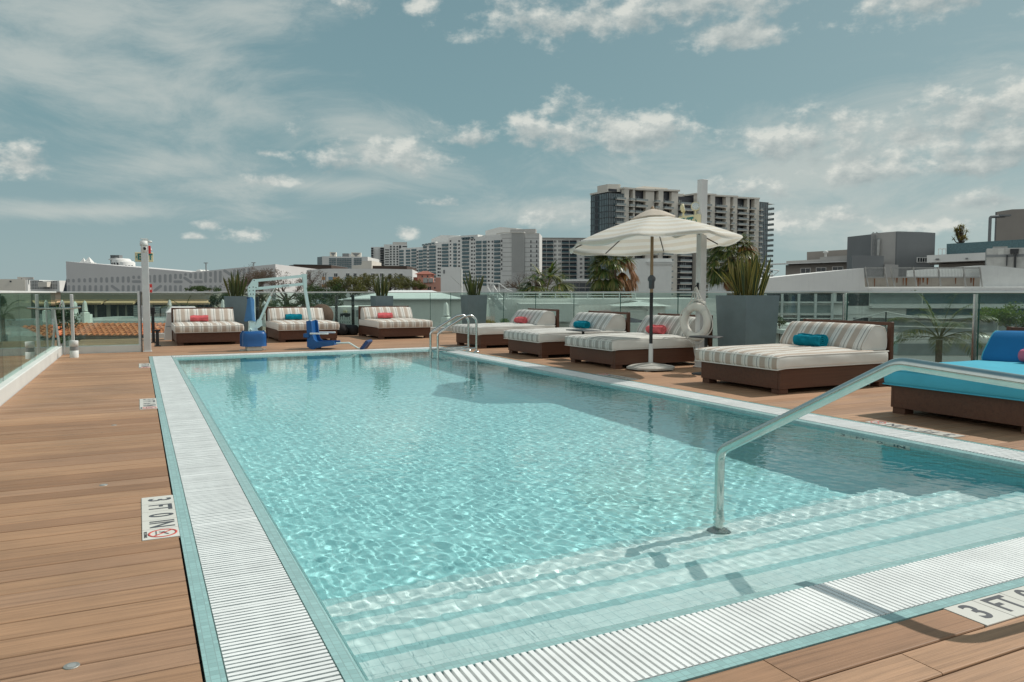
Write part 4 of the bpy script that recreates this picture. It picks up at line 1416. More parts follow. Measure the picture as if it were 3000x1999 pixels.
for lab, y_ in (('small round deck light nearest the camera', 2.47), ('small round deck light by the nearest depth marker', 4.77), ('small round deck light, farthest of the three', 6.91)):
    d = thing('deck_light', lab, 'light fitting', (-0.2, y_, 0.0), group='round lights set into the walkway')
    MB().lathe([(0.0, 0.0024), (0.013, 0.0024), (0.0205, 0.0022), (0.022, 0.0002)], 20, smooth=False).obj('rim', pm('dull_ring', (0.30, 0.30, 0.28), 0.5, 0.4), d)
    MB().lathe([(0.0, 0.0030), (0.012, 0.0029), (0.0125, 0.0022)], 16, smooth=False).obj('lens', pm('grey_lens', (0.3, 0.31, 0.3), 0.3), d)

# ------------------------------------------------------------------ small deck furniture at the far end
cy = thing('cylinder_light', 'white cylindrical floor light at the end of the walkway', 'lamp', (-0.965, 14.45, 0))
MB().lathe([(0.066, 0.0), (0.066, 0.115), (0.060, 0.118)], 28).obj('base', WHITEP, cy)
MB().lathe([(0.060, 0.115), (0.060, 0.185)], 28).obj('louvre', pm('louvre_grey', (0.20, 0.21, 0.21), 0.5), cy)
lv = MB()
for z in (0.128, 0.142, 0.156, 0.170):
    lv.lathe([(0.061, z), (0.065, z + 0.002), (0.061, z + 0.006)], 28)
lv.obj('louvre_ring', pm('louvre_blade', (0.34, 0.34, 0.34), 0.5), cy)
MB().lathe([(0.060, 0.184), (0.066, 0.186), (0.066, 0.275), (0.062, 0.28), (0.0, 0.281)], 28).obj('cap', WHITEP, cy)

for lab, x, y_, h_ in (('black pedestal stand with a flanged foot beside the column', 0.33, 16.72, 0.30), ('taller black pedestal with a device head behind the first pedestal', 0.28, 18.0, 0.62)):
    p = thing('pedestal_stand', lab, 'stand', (x, y_, 0))
    MB().bbox(-0.06, -0.06, 0, 0.06, 0.06, 0.02, 0.004).obj('foot', BLACK, p)
    MB().bbox(-0.03, -0.03, 0.02, 0.03, 0.03, h_, 0.004).obj('stem', BLACK, p)
    MB().bbox(-0.06, -0.045, h_, 0.06, 0.045, h_ + 0.035, 0.005).obj('head', BLACK, p)
    if h_ > 0.5:
        MB().bbox(-0.05, -0.05, h_ + 0.036, 0.045, 0.04, h_ + 0.14, 0.01).obj('device', RUBBER, p)
v_ = thing('vent_hood', 'white tapered metal vent hood behind the first daybed', 'vent', (0.88, 19.05, 0))
MB().prism([(-0.36, 0.0), (0.42, 0.0), (0.42, 0.30), (-0.34, 0.30)], -0.22, 0.25, 'y').obj('plinth', WHITEP, v_)
MB().prism([(-0.33, 0.31), (0.40, 0.31), (0.385, 0.62), (-0.285, 0.62)], -0.20, 0.23, 'y').obj('body', WHITEP, v_)
hd_ = MB()
hd_.add([(-0.32, -0.22, 0.62), (0.42, -0.22, 0.62), (0.42, 0.25, 0.62), (-0.32, 0.25, 0.62), (-0.19, -0.1, 0.75), (0.29, -0.1, 0.75), (0.29, 0.13, 0.75), (-0.19, 0.13, 0.75)],
        [(4, 5, 6, 7), (0, 1, 5, 4), (1, 2, 6, 5), (2, 3, 7, 6), (3, 0, 4, 7), (3, 2, 1, 0)])
hd_.obj('lid', WHITEP, v_)
for lab, x, r_ in (('brown rolled sunshade bag lying behind the second daybed', 4.30, 0.10), ('black rolled bag, the larger of two between the daybeds', 4.55, 0.15), ('black rolled bag, the smaller of two between the daybeds', 4.84, 0.13)):
    q = MB()
    q.lathe([(0.0, -0.26), (r_ * 0.7, -0.25), (r_, -0.20), (r_ * 1.03, 0.0), (r_, 0.2), (r_ * 0.7, 0.25), (0.0, 0.26)], 22, (0, 0, r_ * 0.97), M=Matrix.Rotation(PI / 2, 4, 'X'))
    o = q.obj('rolled_bag', pm('brown_bag', (0.035, 0.028, 0.02), 0.9, bump=0.4) if 'brown' in lab else RUBBER, None, (x, 19.2, 0), 0.25)
    tag(o, lab, 'bag')
wc = thing('wicker_chair', 'round backed brown wicker chair behind the second daybed', 'chair', (4.15, 19.35, 0))
WICK = pm('brown_wicker', (0.095, 0.065, 0.042), 0.8, var=0.3, vscale=30, bump=0.8, bscale=70)
MB().lathe([(0.0, 0.03), (0.27, 0.03), (0.29, 0.0), (0.27, -0.03), (0.0, -0.03)], 28, (0, 0, 0.50), M=Matrix.Rotation(PI / 2 - 0.2, 4, 'X')).obj('backrest', WICK, wc)
MB().lathe([(0.0, 0.36), (0.24, 0.36), (0.26, 0.30), (0.24, 0.26), (0.0, 0.26)], 24, (0, -0.2, -0.06)).obj('seat', WICK, wc)
for a in range(4):
    MB().tube([(0.18 * math.cos(a * PI / 2 + 0.78), -0.2 + 0.18 * math.sin(a * PI / 2 + 0.78), 0), (0.16 * math.cos(a * PI / 2 + 0.78), -0.2 + 0.16 * math.sin(a * PI / 2 + 0.78), 0.22)], 0.02, 8).obj('leg', WICK, wc)

# ------------------------------------------------------------------ planters with snake plants
SNAKE = leaf_mat('snake_leaf', [(0.035, 0.055, 0.022), (0.06, 0.08, 0.028), (0.045, 0.065, 0.03), (0.09, 0.10, 0.035), (0.16, 0.13, 0.045)], 0.45, 0.12)
SNEDGE = leaf_mat('snake_leaf_edge', [(0.32, 0.27, 0.08), (0.44, 0.35, 0.12), (0.24, 0.22, 0.075)], 0.5, 0.15)


def planter(x, y_, w, h_, label, plabel, nleaf, lh, spread, seed, edge=True):
    t = thing('planter', label, 'planter', (x, y_, 0), group='slate planters with snake plants')
    a, b_ = w / 2 * 0.86, w / 2
    p = MB()
    o = [(-a, -a, 0.03), (a, -a, 0.03), (a, a, 0.03), (-a, a, 0.03), (-b_, -b_, h_), (b_, -b_, h_), (b_, b_, h_), (-b_, b_, h_)]
    c = b_ - 0.03
    i = [(-c, -c, h_), (c, -c, h_), (c, c, h_), (-c, c, h_), (-c, -c, h_ - 0.09), (c, -c, h_ - 0.09), (c, c, h_ - 0.09), (-c, c, h_ - 0.09)]
    p.add(o + i, [(3, 2, 1, 0), (0, 1, 5, 4), (1, 2, 6, 5), (2, 3, 7, 6), (3, 0, 4, 7), (4, 5, 9, 8), (5, 6, 10, 9), (6, 7, 11, 10), (7, 4, 8, 11),
                  (9, 13, 12, 8), (10, 14, 13, 9), (11, 15, 14, 10), (8, 12, 15, 11)])
    p.obj('pot', PLANTER, t)
    MB().box(-a + 0.03, -a + 0.03, 0.0, a - 0.03, a - 0.03, 0.032).obj('plinth', BLACK, t)
    MB().add([(-c, -c, h_ - 0.06), (c, -c, h_ - 0.06), (c, c, h_ - 0.06), (-c, c, h_ - 0.06)], [(0, 1, 2, 3)]).obj('soil', SOIL, t)
    R = random.Random(seed)
    q = thing('snake_plant', plabel, 'plant', (x, y_, h_ - 0.06), group='snake plants in the planters')
    lf, ed = MB(), MB()
    for k in range(nleaf):
        r = spread * math.sqrt(R.random())
        an = R.uniform(0, 2 * PI)
        bx, by = r * 0.75 * math.cos(an), r * 0.75 * math.sin(an)
        L = lh * R.uniform(0.55, 1.0) * (1 - 0.25 * r / spread)
        lean = R.uniform(0.0, 0.14) + 0.15 * (r / spread) ** 2 + (R.uniform(0.2, 0.6) if R.random() < 0.08 else 0)
        la = an + R.uniform(-0.6, 0.6)
        tw = R.uniform(0, PI)
        dr = R.uniform(0.0, 0.7)
        wd = R.uniform(0.014, 0.027)
        left, right, ml, mr = [], [], [], []
        S = 9
        for j in range(S + 1):
            s = j / S
            cx = bx + math.cos(la) * L * (lean * s + 0.25 * lean * s * s)
            cy_ = by + math.sin(la) * L * (lean * s + 0.25 * lean * s * s)
            cz = L * s * (1 - 0.10 * lean * s)
            ww = wd * (0.55 + 0.9 * s - 0.2 * s * s) * (1 if s < 0.72 else max(0.02, (1 - s) / 0.28) ** 0.7)
            aa = tw + dr * s
            ux, uy = math.cos(aa), math.sin(aa)
            cup = 0.25 * ww
            e = 0.80
            left.append((cx - ux * ww + uy * cup, cy_ - uy * ww - ux * cup, cz))
            right.append((cx + ux * ww + uy * cup, cy_ + uy * ww - ux * cup, cz))
            ml.append((cx - ux * ww * e + uy * cup * 0.5, cy_ - uy * ww * e - ux * cup * 0.5, cz))
            mr.append((cx + ux * ww * e + uy * cup * 0.5, cy_ + uy * ww * e - ux * cup * 0.5, cz))
        ce = [((p1[0] + p2[0]) / 2, (p1[1] + p2[1]) / 2, p1[2]) for p1, p2 in zip(ml, mr)]
        lf.grid([ml, ce, mr], 0, True)
        ed.grid([left, ml], 0, True)
        ed.grid([mr, right], 0, True)
    lf.obj('foliage', SNAKE, q)
    ed.obj('leaf_edge', SNEDGE if edge else SNAKE, q)


planter(7.83, 8.36, 0.62, 1.03, 'tall slate planter beside the life ring column', 'large yellow edged snake plant in the tall planter by the life ring', 78, 0.80, 0.27, 3)
planter(8.12, 18.95, 0.55, 1.0, 'tapered slate planter in the far corner of the glass railing', 'spiky snake plant in the far corner planter', 52, 0.80, 0.2, 4, False)
planter(5.62, 19.1, 0.47, 0.985, 'slate planter behind the third striped daybed', 'thin spiky snake plant behind the third striped daybed', 44, 0.74, 0.17, 5, False)
planter(2.08, 19.0, 0.50, 0.985, 'slate planter between the first daybed and the pool lift', 'dark snake plant rising behind the first daybed', 46, 0.78, 0.19, 6, False)

# ------------------------------------------------------------------ the neighbourhood
class Facade:
    """a vertical plane in the town: pixel columns and rows of the photograph turn into metres along it and height"""
    def __init__(self, nx, d, rot=0.0):
        self.phi = math.radians(rot)
        self.L0, self.d = self.ray(nx, 857)[0] * d, d
        ex = Vector((math.cos(-YAW + self.phi), math.sin(-YAW + self.phi), 0))
        R, Fw = Vector(rt), Vector(fw)
        self.loc = R * self.L0 + Fw * d
        self.rz = -YAW + self.phi
    @staticmethod
    def ray(nx, ny):
        p = math.radians(-3.63)
        a, b = (nx - PX0) / FPX, (999.5 - ny) / FPX
        fz, up = math.cos(p) - b * math.sin(p), math.sin(p) + b * math.cos(p)
        return a / fz, up / fz
    def __call__(self, nx, ny):
        s, e = self.ray(nx, ny)
        u = (s * self.d - self.L0) / (math.cos(self.phi) - s * math.sin(self.phi))
        return u, CAMZ + e * (self.d + u * math.sin(self.phi))
    def rect(self, x0, y0, x1, y1):
        u0, z1 = self(x0, y0)
        u1, z0 = self((x1), y1)
        return u0, z0, u1, z1


Z1 = lambda x, y: (x / 3.136, 650 + y / 3.136)
Z2 = lambda x, y: (650 + x / 3.136, 650 + y / 3.136)
Z3 = lambda x, y: (1200 + x / 3.136, 650 + y / 3.136)
Z4 = lambda x, y: (1650 + x / 3.136, 500 + y / 3.136)
Z5 = lambda x, y: (2250 + x / 3.136, 550 + y / 3.136)

BWHITE = pm('white_stucco', (0.72, 0.715, 0.69), 0.85, var=0.06, vscale=0.25, dirt=0.18)
BWARM = pm('warm_white_stucco', (0.66, 0.62, 0.55), 0.85, var=0.06, vscale=0.2, dirt=0.15)
BGREY = pm('grey_stucco', (0.37, 0.36, 0.345), 0.85, var=0.07, vscale=0.3, dirt=0.2)
BMID = pm('mid_grey_panel', (0.19, 0.20, 0.205), 0.8, var=0.06, vscale=0.3, dirt=0.15)
BTAUPE = pm('taupe_stucco', (0.28, 0.255, 0.23), 0.85, var=0.07, vscale=0.3, dirt=0.15)
BBROWN = pm('brown_cladding', (0.085, 0.058, 0.046), 0.8, var=0.1, vscale=0.3)
BPINK = pm('pink_stucco', (0.52, 0.27, 0.21), 0.85, var=0.08, vscale=0.5, dirt=0.2)
BBEIGE = pm('beige_stucco', (0.33, 0.30, 0.25), 0.85, var=0.06, vscale=0.3, dirt=0.2)
PERF = pm('pale_grey_screen', (0.60, 0.585, 0.575), 0.8, var=0.04, vscale=0.15, dirt=0.08)
PERFH = pm('screen_slot', (0.36, 0.365, 0.37), 0.8, var=0.05)
WIN = pm('window_glass', (0.018, 0.026, 0.033), 0.12, var=0.4, vscale=0.6, spec=0.6)
BLUEGL = pm('blue_curtain_glass', (0.085, 0.135, 0.15), 0.10, var=0.35, vscale=0.35, spec=0.7)
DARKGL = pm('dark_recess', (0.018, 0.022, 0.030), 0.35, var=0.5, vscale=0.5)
BALC = pm('blue_balcony_glass', (0.07, 0.13, 0.15), 0.2, var=0.25, vscale=1.0)
BALCP = pm('pale_balcony_glass', (0.25, 0.29, 0.29), 0.2, var=0.2, vscale=1.0)
AWN = pm('cream_awning', (0.70, 0.46, 0.27), 0.9, var=0.05)
CLAY = wood_mat('clay_tile', [(0.52, 0.15, 0.06), (0.60, 0.20, 0.085), (0.46, 0.125, 0.05), (0.62, 0.24, 0.12)], 0.85)
TURQT = pm('turquoise_roof_tile', (0.06, 0.118, 0.132), 0.45, var=0.35, vscale=6)
METAL = pm('galvanised_metal', (0.36, 0.36, 0.345), 0.45, 0.6, var=0.15, vscale=2, dirt=0.3)
RUST = pm('rust_stain', (0.20, 0.075, 0.03), 0.9, var=0.3)
ORANGEP = pm('orange_panel', (0.50, 0.27, 0.11), 0.8)
BLUEP = pm('blue_panel', (0.22, 0.33, 0.42), 0.8)


def bthing(F, name, label, cat='building', group=None):
    return thing(name, label, cat, F.loc, F.rz, group)


def wallpoly(t, F, pts, depth, m, name='wall', y0=0.0, base=GZ, conv=None):
    """facade outline (pixels, top edge from left to right) carried down to the ground and given depth"""
    P = [F(*p) for p in pts]
    poly = [(P[0][0], base)] + P + [(P[-1][0], base)]
    return MB().prism(poly, y0, y0 + depth, 'y').obj(name, m, t)


def polyp(t, F, pts, y0, y1, m, name):
    return MB().prism([F(*p) for p in pts], y0, y1, 'y').obj(name, m, t)


def rects(t, F, lst, y0, y1, m, name, framed=False):
    """one part for each rectangle (pixels); beyond a hundred the rest become one part"""
    cache = {}
    rest = MB()
    for k, (x0, y0_, x1, y1_) in enumerate(lst):
        u0, z0, u1, z1 = F.rect(x0, y0_, x1, y1_)
        if k >= 100:
            rest.box(u0, y0, z0, u1, y1, z1)
            continue
        key = (round(u1 - u0, 1), round(z1 - z0, 1))
        if key not in cache:
            w, h = (u1 - u0) / 2, (z1 - z0) / 2
            b_ = MB().box(-w, y0, -h, w, y1, h)
            if framed:
                q = min(0.09, w * 0.2)
                for a in ((-w - q, -h - q, w + q, -h), (-w - q, h, w + q, h + q), (-w - q, -h, -w, h), (w, -h, w + q, h), (-q / 3, -h, q / 3, h)):
                    b_.box(a[0], y0 - 0.05, a[1], a[2], y1, a[3], 1)
            cache[key] = b_.mesh(name, [m, BWHITE] if framed else m)
        o = bpy.data.objects.new(name, cache[key])
        COL.objects.link(o)
        o.parent = t
        o.location = ((u0 + u1) / 2, 0, (z0 + z1) / 2)
    if rest.f:
        o = rest.obj(name, m, t)
        o['kind'] = 'stuff'


def zr(Z, *r):
    a, b = Z(r[0], r[1])
    c, d = Z(r[2], r[3])
    return (a, b, c, d)


# --- perforated screen building on the left
F = Facade(300, 185)
t = bthing(F, 'screen_building', 'long pale grey building with rows of pill shaped openings and a folded roofline')
wallpoly(t, F, [Z1(605, 364), Z1(1310, 424), Z1(1770, 463), Z2(0, 437), Z2(492, 390)], 40, PERF)
MB().prism([F(*Z1(605, 364)), F(*Z1(604, 900)), F(*Z1(470, 900))], 2.0, 30.0, 'y').obj('slanted_side', pm('dark_blue_glazing', (0.03, 0.045, 0.065), 0.2), t)
up = [(630, 525, 558), (675, 525, 558), (727, 520, 558), (778, 520, 558), (828, 515, 558), (880, 515, 560), (931, 510, 560), (981, 510, 560), (1031, 505, 560), (1081, 505, 560),
      (1131, 502, 560), (1180, 502, 560), (1228, 495, 526), (1276, 495, 526), (1375, 490, 560), (1421, 487, 560), (1470, 487, 560), (1518, 482, 560), (1565, 482, 560), (1612, 478, 527),
      (1659, 478, 527), (1705, 473, 496), (1751, 473, 520), (1797, 468, 527), (1843, 468, 527), (1889, 460, 560), (1935, 460, 506), (1935, 520, 560), (1979, 450, 560), (2024, 450, 560),
      (2155, 437, 492), (2200, 435, 492), (2243, 427, 497), (2287, 425, 497)]
lo = [(x, 583, 650) for x in (632, 677, 727, 778, 828, 880, 931, 983, 1131, 1180, 1228, 1276, 1519, 1565, 1612, 1659, 1751, 1843, 1889, 1935, 1979, 2024, 2200)]
diag = [(1697, 517, 1757, 557), (1224, 550, 1284, 550), (1606, 552, 1666, 552), (1794, 552, 1852, 552), (1030, 592, 1088, 632), (1476, 592, 1422, 632), (2064, 450, 2112, 482), (2150, 495, 2205, 520)]
segs = [((x, a + 12), (x, b_ - 12)) for x, a, b_ in up + lo] + [((a, b_), (c, d)) for a, b_, c, d in diag]
for (xa, ya), (xb, yb) in segs:
    pa, pb = Vector(F(*Z1(xa, ya))), Vector(F(*Z1(xb, yb)))
    r = 12.5 / 3.136 * 185 / FPX
    dd = (pb - pa)
    ang = math.atan2(dd.y, dd.x) if dd.length > 0.05 else PI / 2
    poly = [(pb.x + r * math.cos(ang + PI / 2 - PI * k / 8), pb.y + r * math.sin(ang + PI / 2 - PI * k / 8)) for k in range(9)]
    poly += [(pa.x + r * math.cos(ang - PI / 2 - PI * k / 8), pa.y + r * math.sin(ang - PI / 2 - PI * k / 8)) for k in range(9)]
    MB().prism(poly, -0.03, 0.2, 'y').obj('slot_opening', PERFH, t)
polyp(t, F, [Z1(1672, 452), Z1(1680, 435), Z1(1705, 430), Z1(1718, 435), Z1(1720, 452)], 8, 14, BWHITE, 'roof_vent')
polyp(t, F, [Z1(1668, 452), Z1(1768, 453), Z1(1768, 462), Z1(1668, 458)], 6, 16, BGREY, 'roof_vent_base')
for x, y_ in ((1742, 368), (2204, 366)):
    u0, z0 = F(*Z1(x, y_ + 90))
    u1, z1 = F(*Z1(x, y_))
    lm = thing('street_lamp', 'thin roof deck lamp mast over the ' + ('middle fold' if x < 2000 else 'right end') + ' of the screen building', 'lamp', F.loc + Matrix.Rotation(F.rz, 3, 'Z') @ Vector((u0, 10, z0)), F.rz, 'lamp masts on the far roof')
    MB().tube([(0, 0, -1.5), (0, 0, z1 - z0)], 0.16, 6).obj('mast', BMID, lm)
    MB().box(-0.5, -0.2, z1 - z0, 0.5, 0.2, z1 - z0 + 0.2).obj('lamp_head', BMID, lm)

# --- beige low building with awnings (its eaves at our eye level)
F = Facade(330, 105)
t = bthing(F, 'awning_building', 'low beige building with dark glazing under three cream awnings')
wallpoly(t, F, [Z1(-500, 648), Z1(1968, 646)], 25, BBEIGE)
polyp(t, F, [Z1(-500, 640), Z1(1975, 640), Z1(1975, 650), Z1(-500, 650)], -0.4, 25.4, BGREY, 'roof_edge')
for x0, x1 in ((195, 985), (1010, 1275), (1397, 1960)):
    u0, z0, u1, z1 = F.rect(*zr(Z1, x0, 714, x1, 742))
    MB().prism([(-1.6, z0), (-1.55, z0 - 0.25), (0.0, z1 - 0.2), (0.0, z1)], u0, u1, 'x').obj('awning', AWN, t)
rects(t, F, [zr(Z1, *w) for w in ((205, 750, 300, 900), (320, 750, 420, 900), (440, 750, 540, 900), (560, 750, 690, 900), (720, 750, 870, 900), (893, 750, 980, 900), (1015, 750, 1075, 900), (1092, 750, 1150, 900), (1168, 750, 1228, 900),
                                  (1245, 750, 1275, 900), (1405, 750, 1490, 900), (1508, 750, 1570, 900), (1590, 750, 1640, 900), (1660, 750, 1720, 900), (1735, 750, 1795, 900), (1810, 750, 1870, 900), (1888, 750, 1950, 900))], -0.06, 0.1, WIN, 'window')

# --- flat roof with machines between the terraces
F = Facade(300, 62)
t = bthing(F, 'flat_roof_building', 'low white flat roof in front of the awning building, carrying air conditioners')
u0, z0, u1, z1 = F.rect(*zr(Z1, -200, 905, 1560, 945))
MB().box(u0, 0, GZ, u1, 22, z0).obj('wall', BGREY, t)
MB().box(u0 - 0.2, -0.2, z0 + 0.003, u1 + 0.2, 0.3, z0 + 0.35).obj('parapet', BWHITE, t)
for k, (x0, y0, x1, y1) in enumerate(((1112, 795, 1188, 905), (1196, 790, 1272, 905), (920, 782, 1000, 905), (1395, 800, 1415, 905), (1465, 850, 1510, 905))):
    a, b_, c, d = F.rect(*zr(Z1, x0, y0, x1, y1))
    ac = thing('air_conditioner', ('dark rooftop air conditioner, left of the two seen through the end panel', 'dark rooftop air conditioner, right of the two seen through the end panel', 'slatted grey condenser frame seen through the end panel',
                                   'slim ribbed roof flue right of the camera column', 'small brown roof unit behind the vent hood')[k], 'roof machine', F.loc + Matrix.Rotation(F.rz, 3, 'Z') @ Vector(((a + c) / 2, 6, z0)), F.rz, 'machines on the low white roof')
    w, h = (c - a) / 2, d - z0
    MB().bbox(-w, -0.6, 0.12, w, 0.6, h, 0.04).obj('casing', BMID if k != 3 else METAL, ac)
    gq = MB()
    for j in range(6):
        gq.box(-w * 0.85, -0.63, h * (0.2 + 0.12 * j), w * 0.85, -0.6, h * (0.25 + 0.12 * j))
    gq.obj('grille', METAL, ac)
    MB().box(-w * 0.8, -0.5, 0, w * 0.8, 0.5, 0.12).obj('base', BLACK, ac)
sk = thing('skylight', 'white framed low skylight on the flat roof beyond the end panel', 'skylight', F.loc + Matrix.Rotation(F.rz, 3, 'Z') @ Vector((1.0, 2.0, z0 + 0.01)), F.rz)
MB().prism([(-1.5, 0), (9.2, 0), (8.8, 0.45), (-1.0, 0.45)], 0.5, 3.0, 'y').obj('frame', BWHITE, sk)
MB().box(-0.9, 0.7, 0.452, 8.7, 2.8, 0.47).obj('pane', BALCP, sk)

# --- clay tiled roof
F = Facade(300, 36)
t = bthing(F, 'tiled_roof_building', 'neighbouring house with an orange clay barrel tile roof and white wall')
u0, ze = F(*Z1(-260, 1045))
u1, _ = F(*Z1(1500, 1045))
MB().box(u0 + 0.3, 0.35, GZ, u1 - 0.2, 9, ze - 0.05).obj('wall', BGREY, t)
MB().box(u0 + 0.3, 0.0, ze - 0.30, u1 - 0.2, 0.35, ze - 0.16).obj('eaves_board', pm('eaves_wood', (0.10, 0.075, 0.055), 0.8), t)
tl_ = MB()
x = u0
sl_ = 0.15
while x < u1:
    for r_ in range(7):
        ya, yb = r_ * 0.42, r_ * 0.42 + 0.47
        za, zb = ze + ya * sl_ + 0.012 * (r_ % 2), ze + yb * sl_ - 0.03
        jit = random.uniform(-0.012, 0.012)
        rows = []
        for (yy, zz, rr) in ((ya, za, 0.098), (yb, zb, 0.085)):
            rows.append([(x + jit + rr * math.cos(PI * k / 6), yy, zz + rr * 0.9 * math.sin(PI * k / 6)) for k in range(7)])
        tl_.grid(rows, 0, True, True)
        tl_.add(rows[0], [tuple(range(7))], 0)
        v0, v1 = x + 0.098, x + 0.182
        tl_.add([(v0 - 0.03, ya, za + 0.01), (v1 + 0.03, ya, za + 0.01), (v1 + 0.03, yb, zb + 0.01), (v0 - 0.03, yb, zb + 0.01)], [(0, 1, 2, 3)], 0)
    x += 0.27
tl_.obj('roof', CLAY, t)
polyp(t, F, [Z1(900, 1085), Z1(1230, 1085), Z1(1245, 1140), Z1(900, 1140)], -0.6, 0.3, BWHITE, 'dormer_wall')

# --- pointed white finials on the neighbouring parapet
FIN = None
for k, (Z, x, yt, yb, hh, dd) in enumerate(((Z1, 565, 715, 850, 1, 40), (Z1, 775, 722, 850, 1, 40), (Z1, 682, 726, 880, 1, 43), (Z1, 1555, 712, 820, 1, 40), (Z1, 2045, 710, 815, 1, 42), (Z2, 389, 725, 860, 1, 34), (Z2, 517, 731, 860, 1, 34), (Z3, 335, 735, 900, 1, 30), (Z1, 15, 790, 900, 1, 40))):
    lab = ('white pointed finial by the lever of the glass gate', 'white pointed finial behind the middle of the end panel', 'white pointed finial beside the gate upright', 'white pointed finial above the vent hood', 'white pointed finial left of the first planter',
           'white pointed finial beside the pool lift mast', 'white pointed finial above the second daybed', 'white pointed finial seen through the corner railing near the ladder', 'white pointed finial seen through the far left glass')[k]
    fx = Facade(Z(x, yt)[0], dd)
    _, zt_ = fx(*Z(x, yt))
    _, zb_ = fx(*Z(x, yb))
    h_ = zt_ - zb_
    w = 0.15 * h_
    f_ = thing('pointed_finial', lab, 'finial', fx.loc + Vector((0, 0, zb_)), fx.rz + 0.3, 'white pointed finials on the next roof')
    MB().lathe([(w * 2.0, -0.5), (w * 2.0, 0.10 * h_), (w * 1.5, 0.14 * h_), (w * 1.1, 0.17 * h_), (0.0, 0.17 * h_)], 4, smooth=False).obj('pedestal', BWHITE, f_)
    MB().lathe([(0.0, 0.165 * h_), (w * 1.15, 0.20 * h_), (w * 1.35, 0.24 * h_), (w * 1.0, 0.29 * h_), (0.0, 0.295 * h_)], 12).obj('collar', BWHITE, f_)
    MB().lathe([(w * 1.25, 0.29 * h_), (w * 0.85, 0.84 * h_), (0.0, h_)], 4, smooth=False).obj('spike', BWHITE, f_)
F = Facade(*[Z1(740, 0)[0]], 41)
pw = bthing(F, 'parapet_wall', 'stepped white parapet wall with slim railings beyond the glass gate', 'wall')
wallpoly(pw, F, [Z1(690, 890), Z1(730, 850), Z1(815, 850), Z1(816, 858)], 0.35, BWHITE, 'wall', base=GZ)
q = MB()
for j in range(14):
    a = F(*Z1(690 + j * 9.5, 945 - j * 4))
    b_ = F(*Z1(690 + j * 9.5, 890 - j * 1.5))
    q.tube([(a[0], -0.4, a[1]), (b_[0], -0.4, b_[1])], 0.012, 4)
q.obj('rail_bars', WHITEP, pw)

# --- white building with a shallow tent roof behind the third daybed
F = Facade(Z2(1660, 0)[0], 34, 6)
t = bthing(F, 'white_house', 'white walled building with a shallow white hipped roof behind the third daybed')
u0, z0, u1, z1 = F.rect(*zr(Z2, 1118, 708, 2205, 900))
ur0, zr0 = F(*Z2(1520, 652))
ur1, _ = F(*Z2(1930, 652))
MB().box(u0, 0, GZ, u1, 11, z1).obj('wall', BWHITE, t)
rf = MB()
e = 0.25
rf.add([(u0 - e, -e, z1 - 0.04), (u1 + e, -e, z1 - 0.04), (u1 + e, 11 + e, z1 - 0.04), (u0 - e, 11 + e, z1 - 0.04), (ur0, 5.4, zr0 + 0.12), (ur1, 5.4, zr0 + 0.12)], [(0, 1, 5, 4), (1, 2, 5), (2, 3, 4, 5), (3, 0, 4), (3, 2, 1, 0)])
rf.obj('roof', pm('white_roof', (0.66, 0.68, 0.67), 0.7, var=0.05, vscale=0.8), t)
polyp(t, F, [Z2(1118, 706), Z2(2210, 706), Z2(2210, 714), Z2(1118, 714)], -0.35, -0.2, GREYP, 'gutter')
F = Facade(Z2(1080, 0)[0], 27)
t = bthing(F, 'white_annex', 'small white annex with a dark opening and a yellow sign box behind the picket fence')
wallpoly(t, F, [Z2(955, 783), Z2(1290, 783)], 3, BWHITE)
rects(t, F, [zr(Z2, 1088, 842, 1182, 930)], -0.04, 0.1, WIN, 'doorway')
rects(t, F, [zr(Z2, 1120, 815, 1152, 835)], -0.12, 0.0, CREAM, 'sign_box')
rects(t, F, [zr(Z2, 1236, 812, 1280, 900)], -0.05, 0.0, BALCP, 'shutter')
F = Facade(Z2(1170, 0)[0], 21.6, 2)
t = bthing(F, 'picket_fence', 'white picket fence just outside the railing between the second and third daybeds', 'fence')
u0, z0, u1, z1 = F.rect(*zr(Z2, 1010, 872, 1300, 985))
x = u0
k = 0
pk = MB()
for i in range(int((u1 - u0) / 0.062)):
    h_ = z1 + 0.02 * math.sin(i * 1.7) + random.uniform(-0.02, 0.02)
    xx = u0 + i * 0.062
    pk.prism([(xx, -0.9), (xx + 0.045, -0.9), (xx + 0.045, h_ - 0.03), (xx + 0.0225, h_), (xx, h_ - 0.03)], 0, 0.018, 'y')
pk.obj('slats', WHITEP, t)
MB().box(u0, 0.019, z1 - 0.14, u1, 0.04, z1 - 0.09).box(u0, 0.019, 0.0, u1, 0.04, 0.05).obj('fence_rail', WHITEP, t)
for k, x in enumerate((325, 1050, 1203)):
    F = Facade(Z2(x, 0)[0], 20.4)
    _, zt_ = F(*Z2(x, 688 if x != 1203 else 672))
    o = MB().bbox(-0.035, -0.035, -0.6, 0.035, 0.035, zt_, 0.004).obj('black_post', BLACK, None, F.loc, F.rz)
    tag(o, ('black square post outside the railing beside the pool lift mast', 'black square post outside the railing, left of the pair by the picket fence', 'black square post outside the railing, right of the pair by the picket fence')[k], 'post', 'black posts outside the railing')

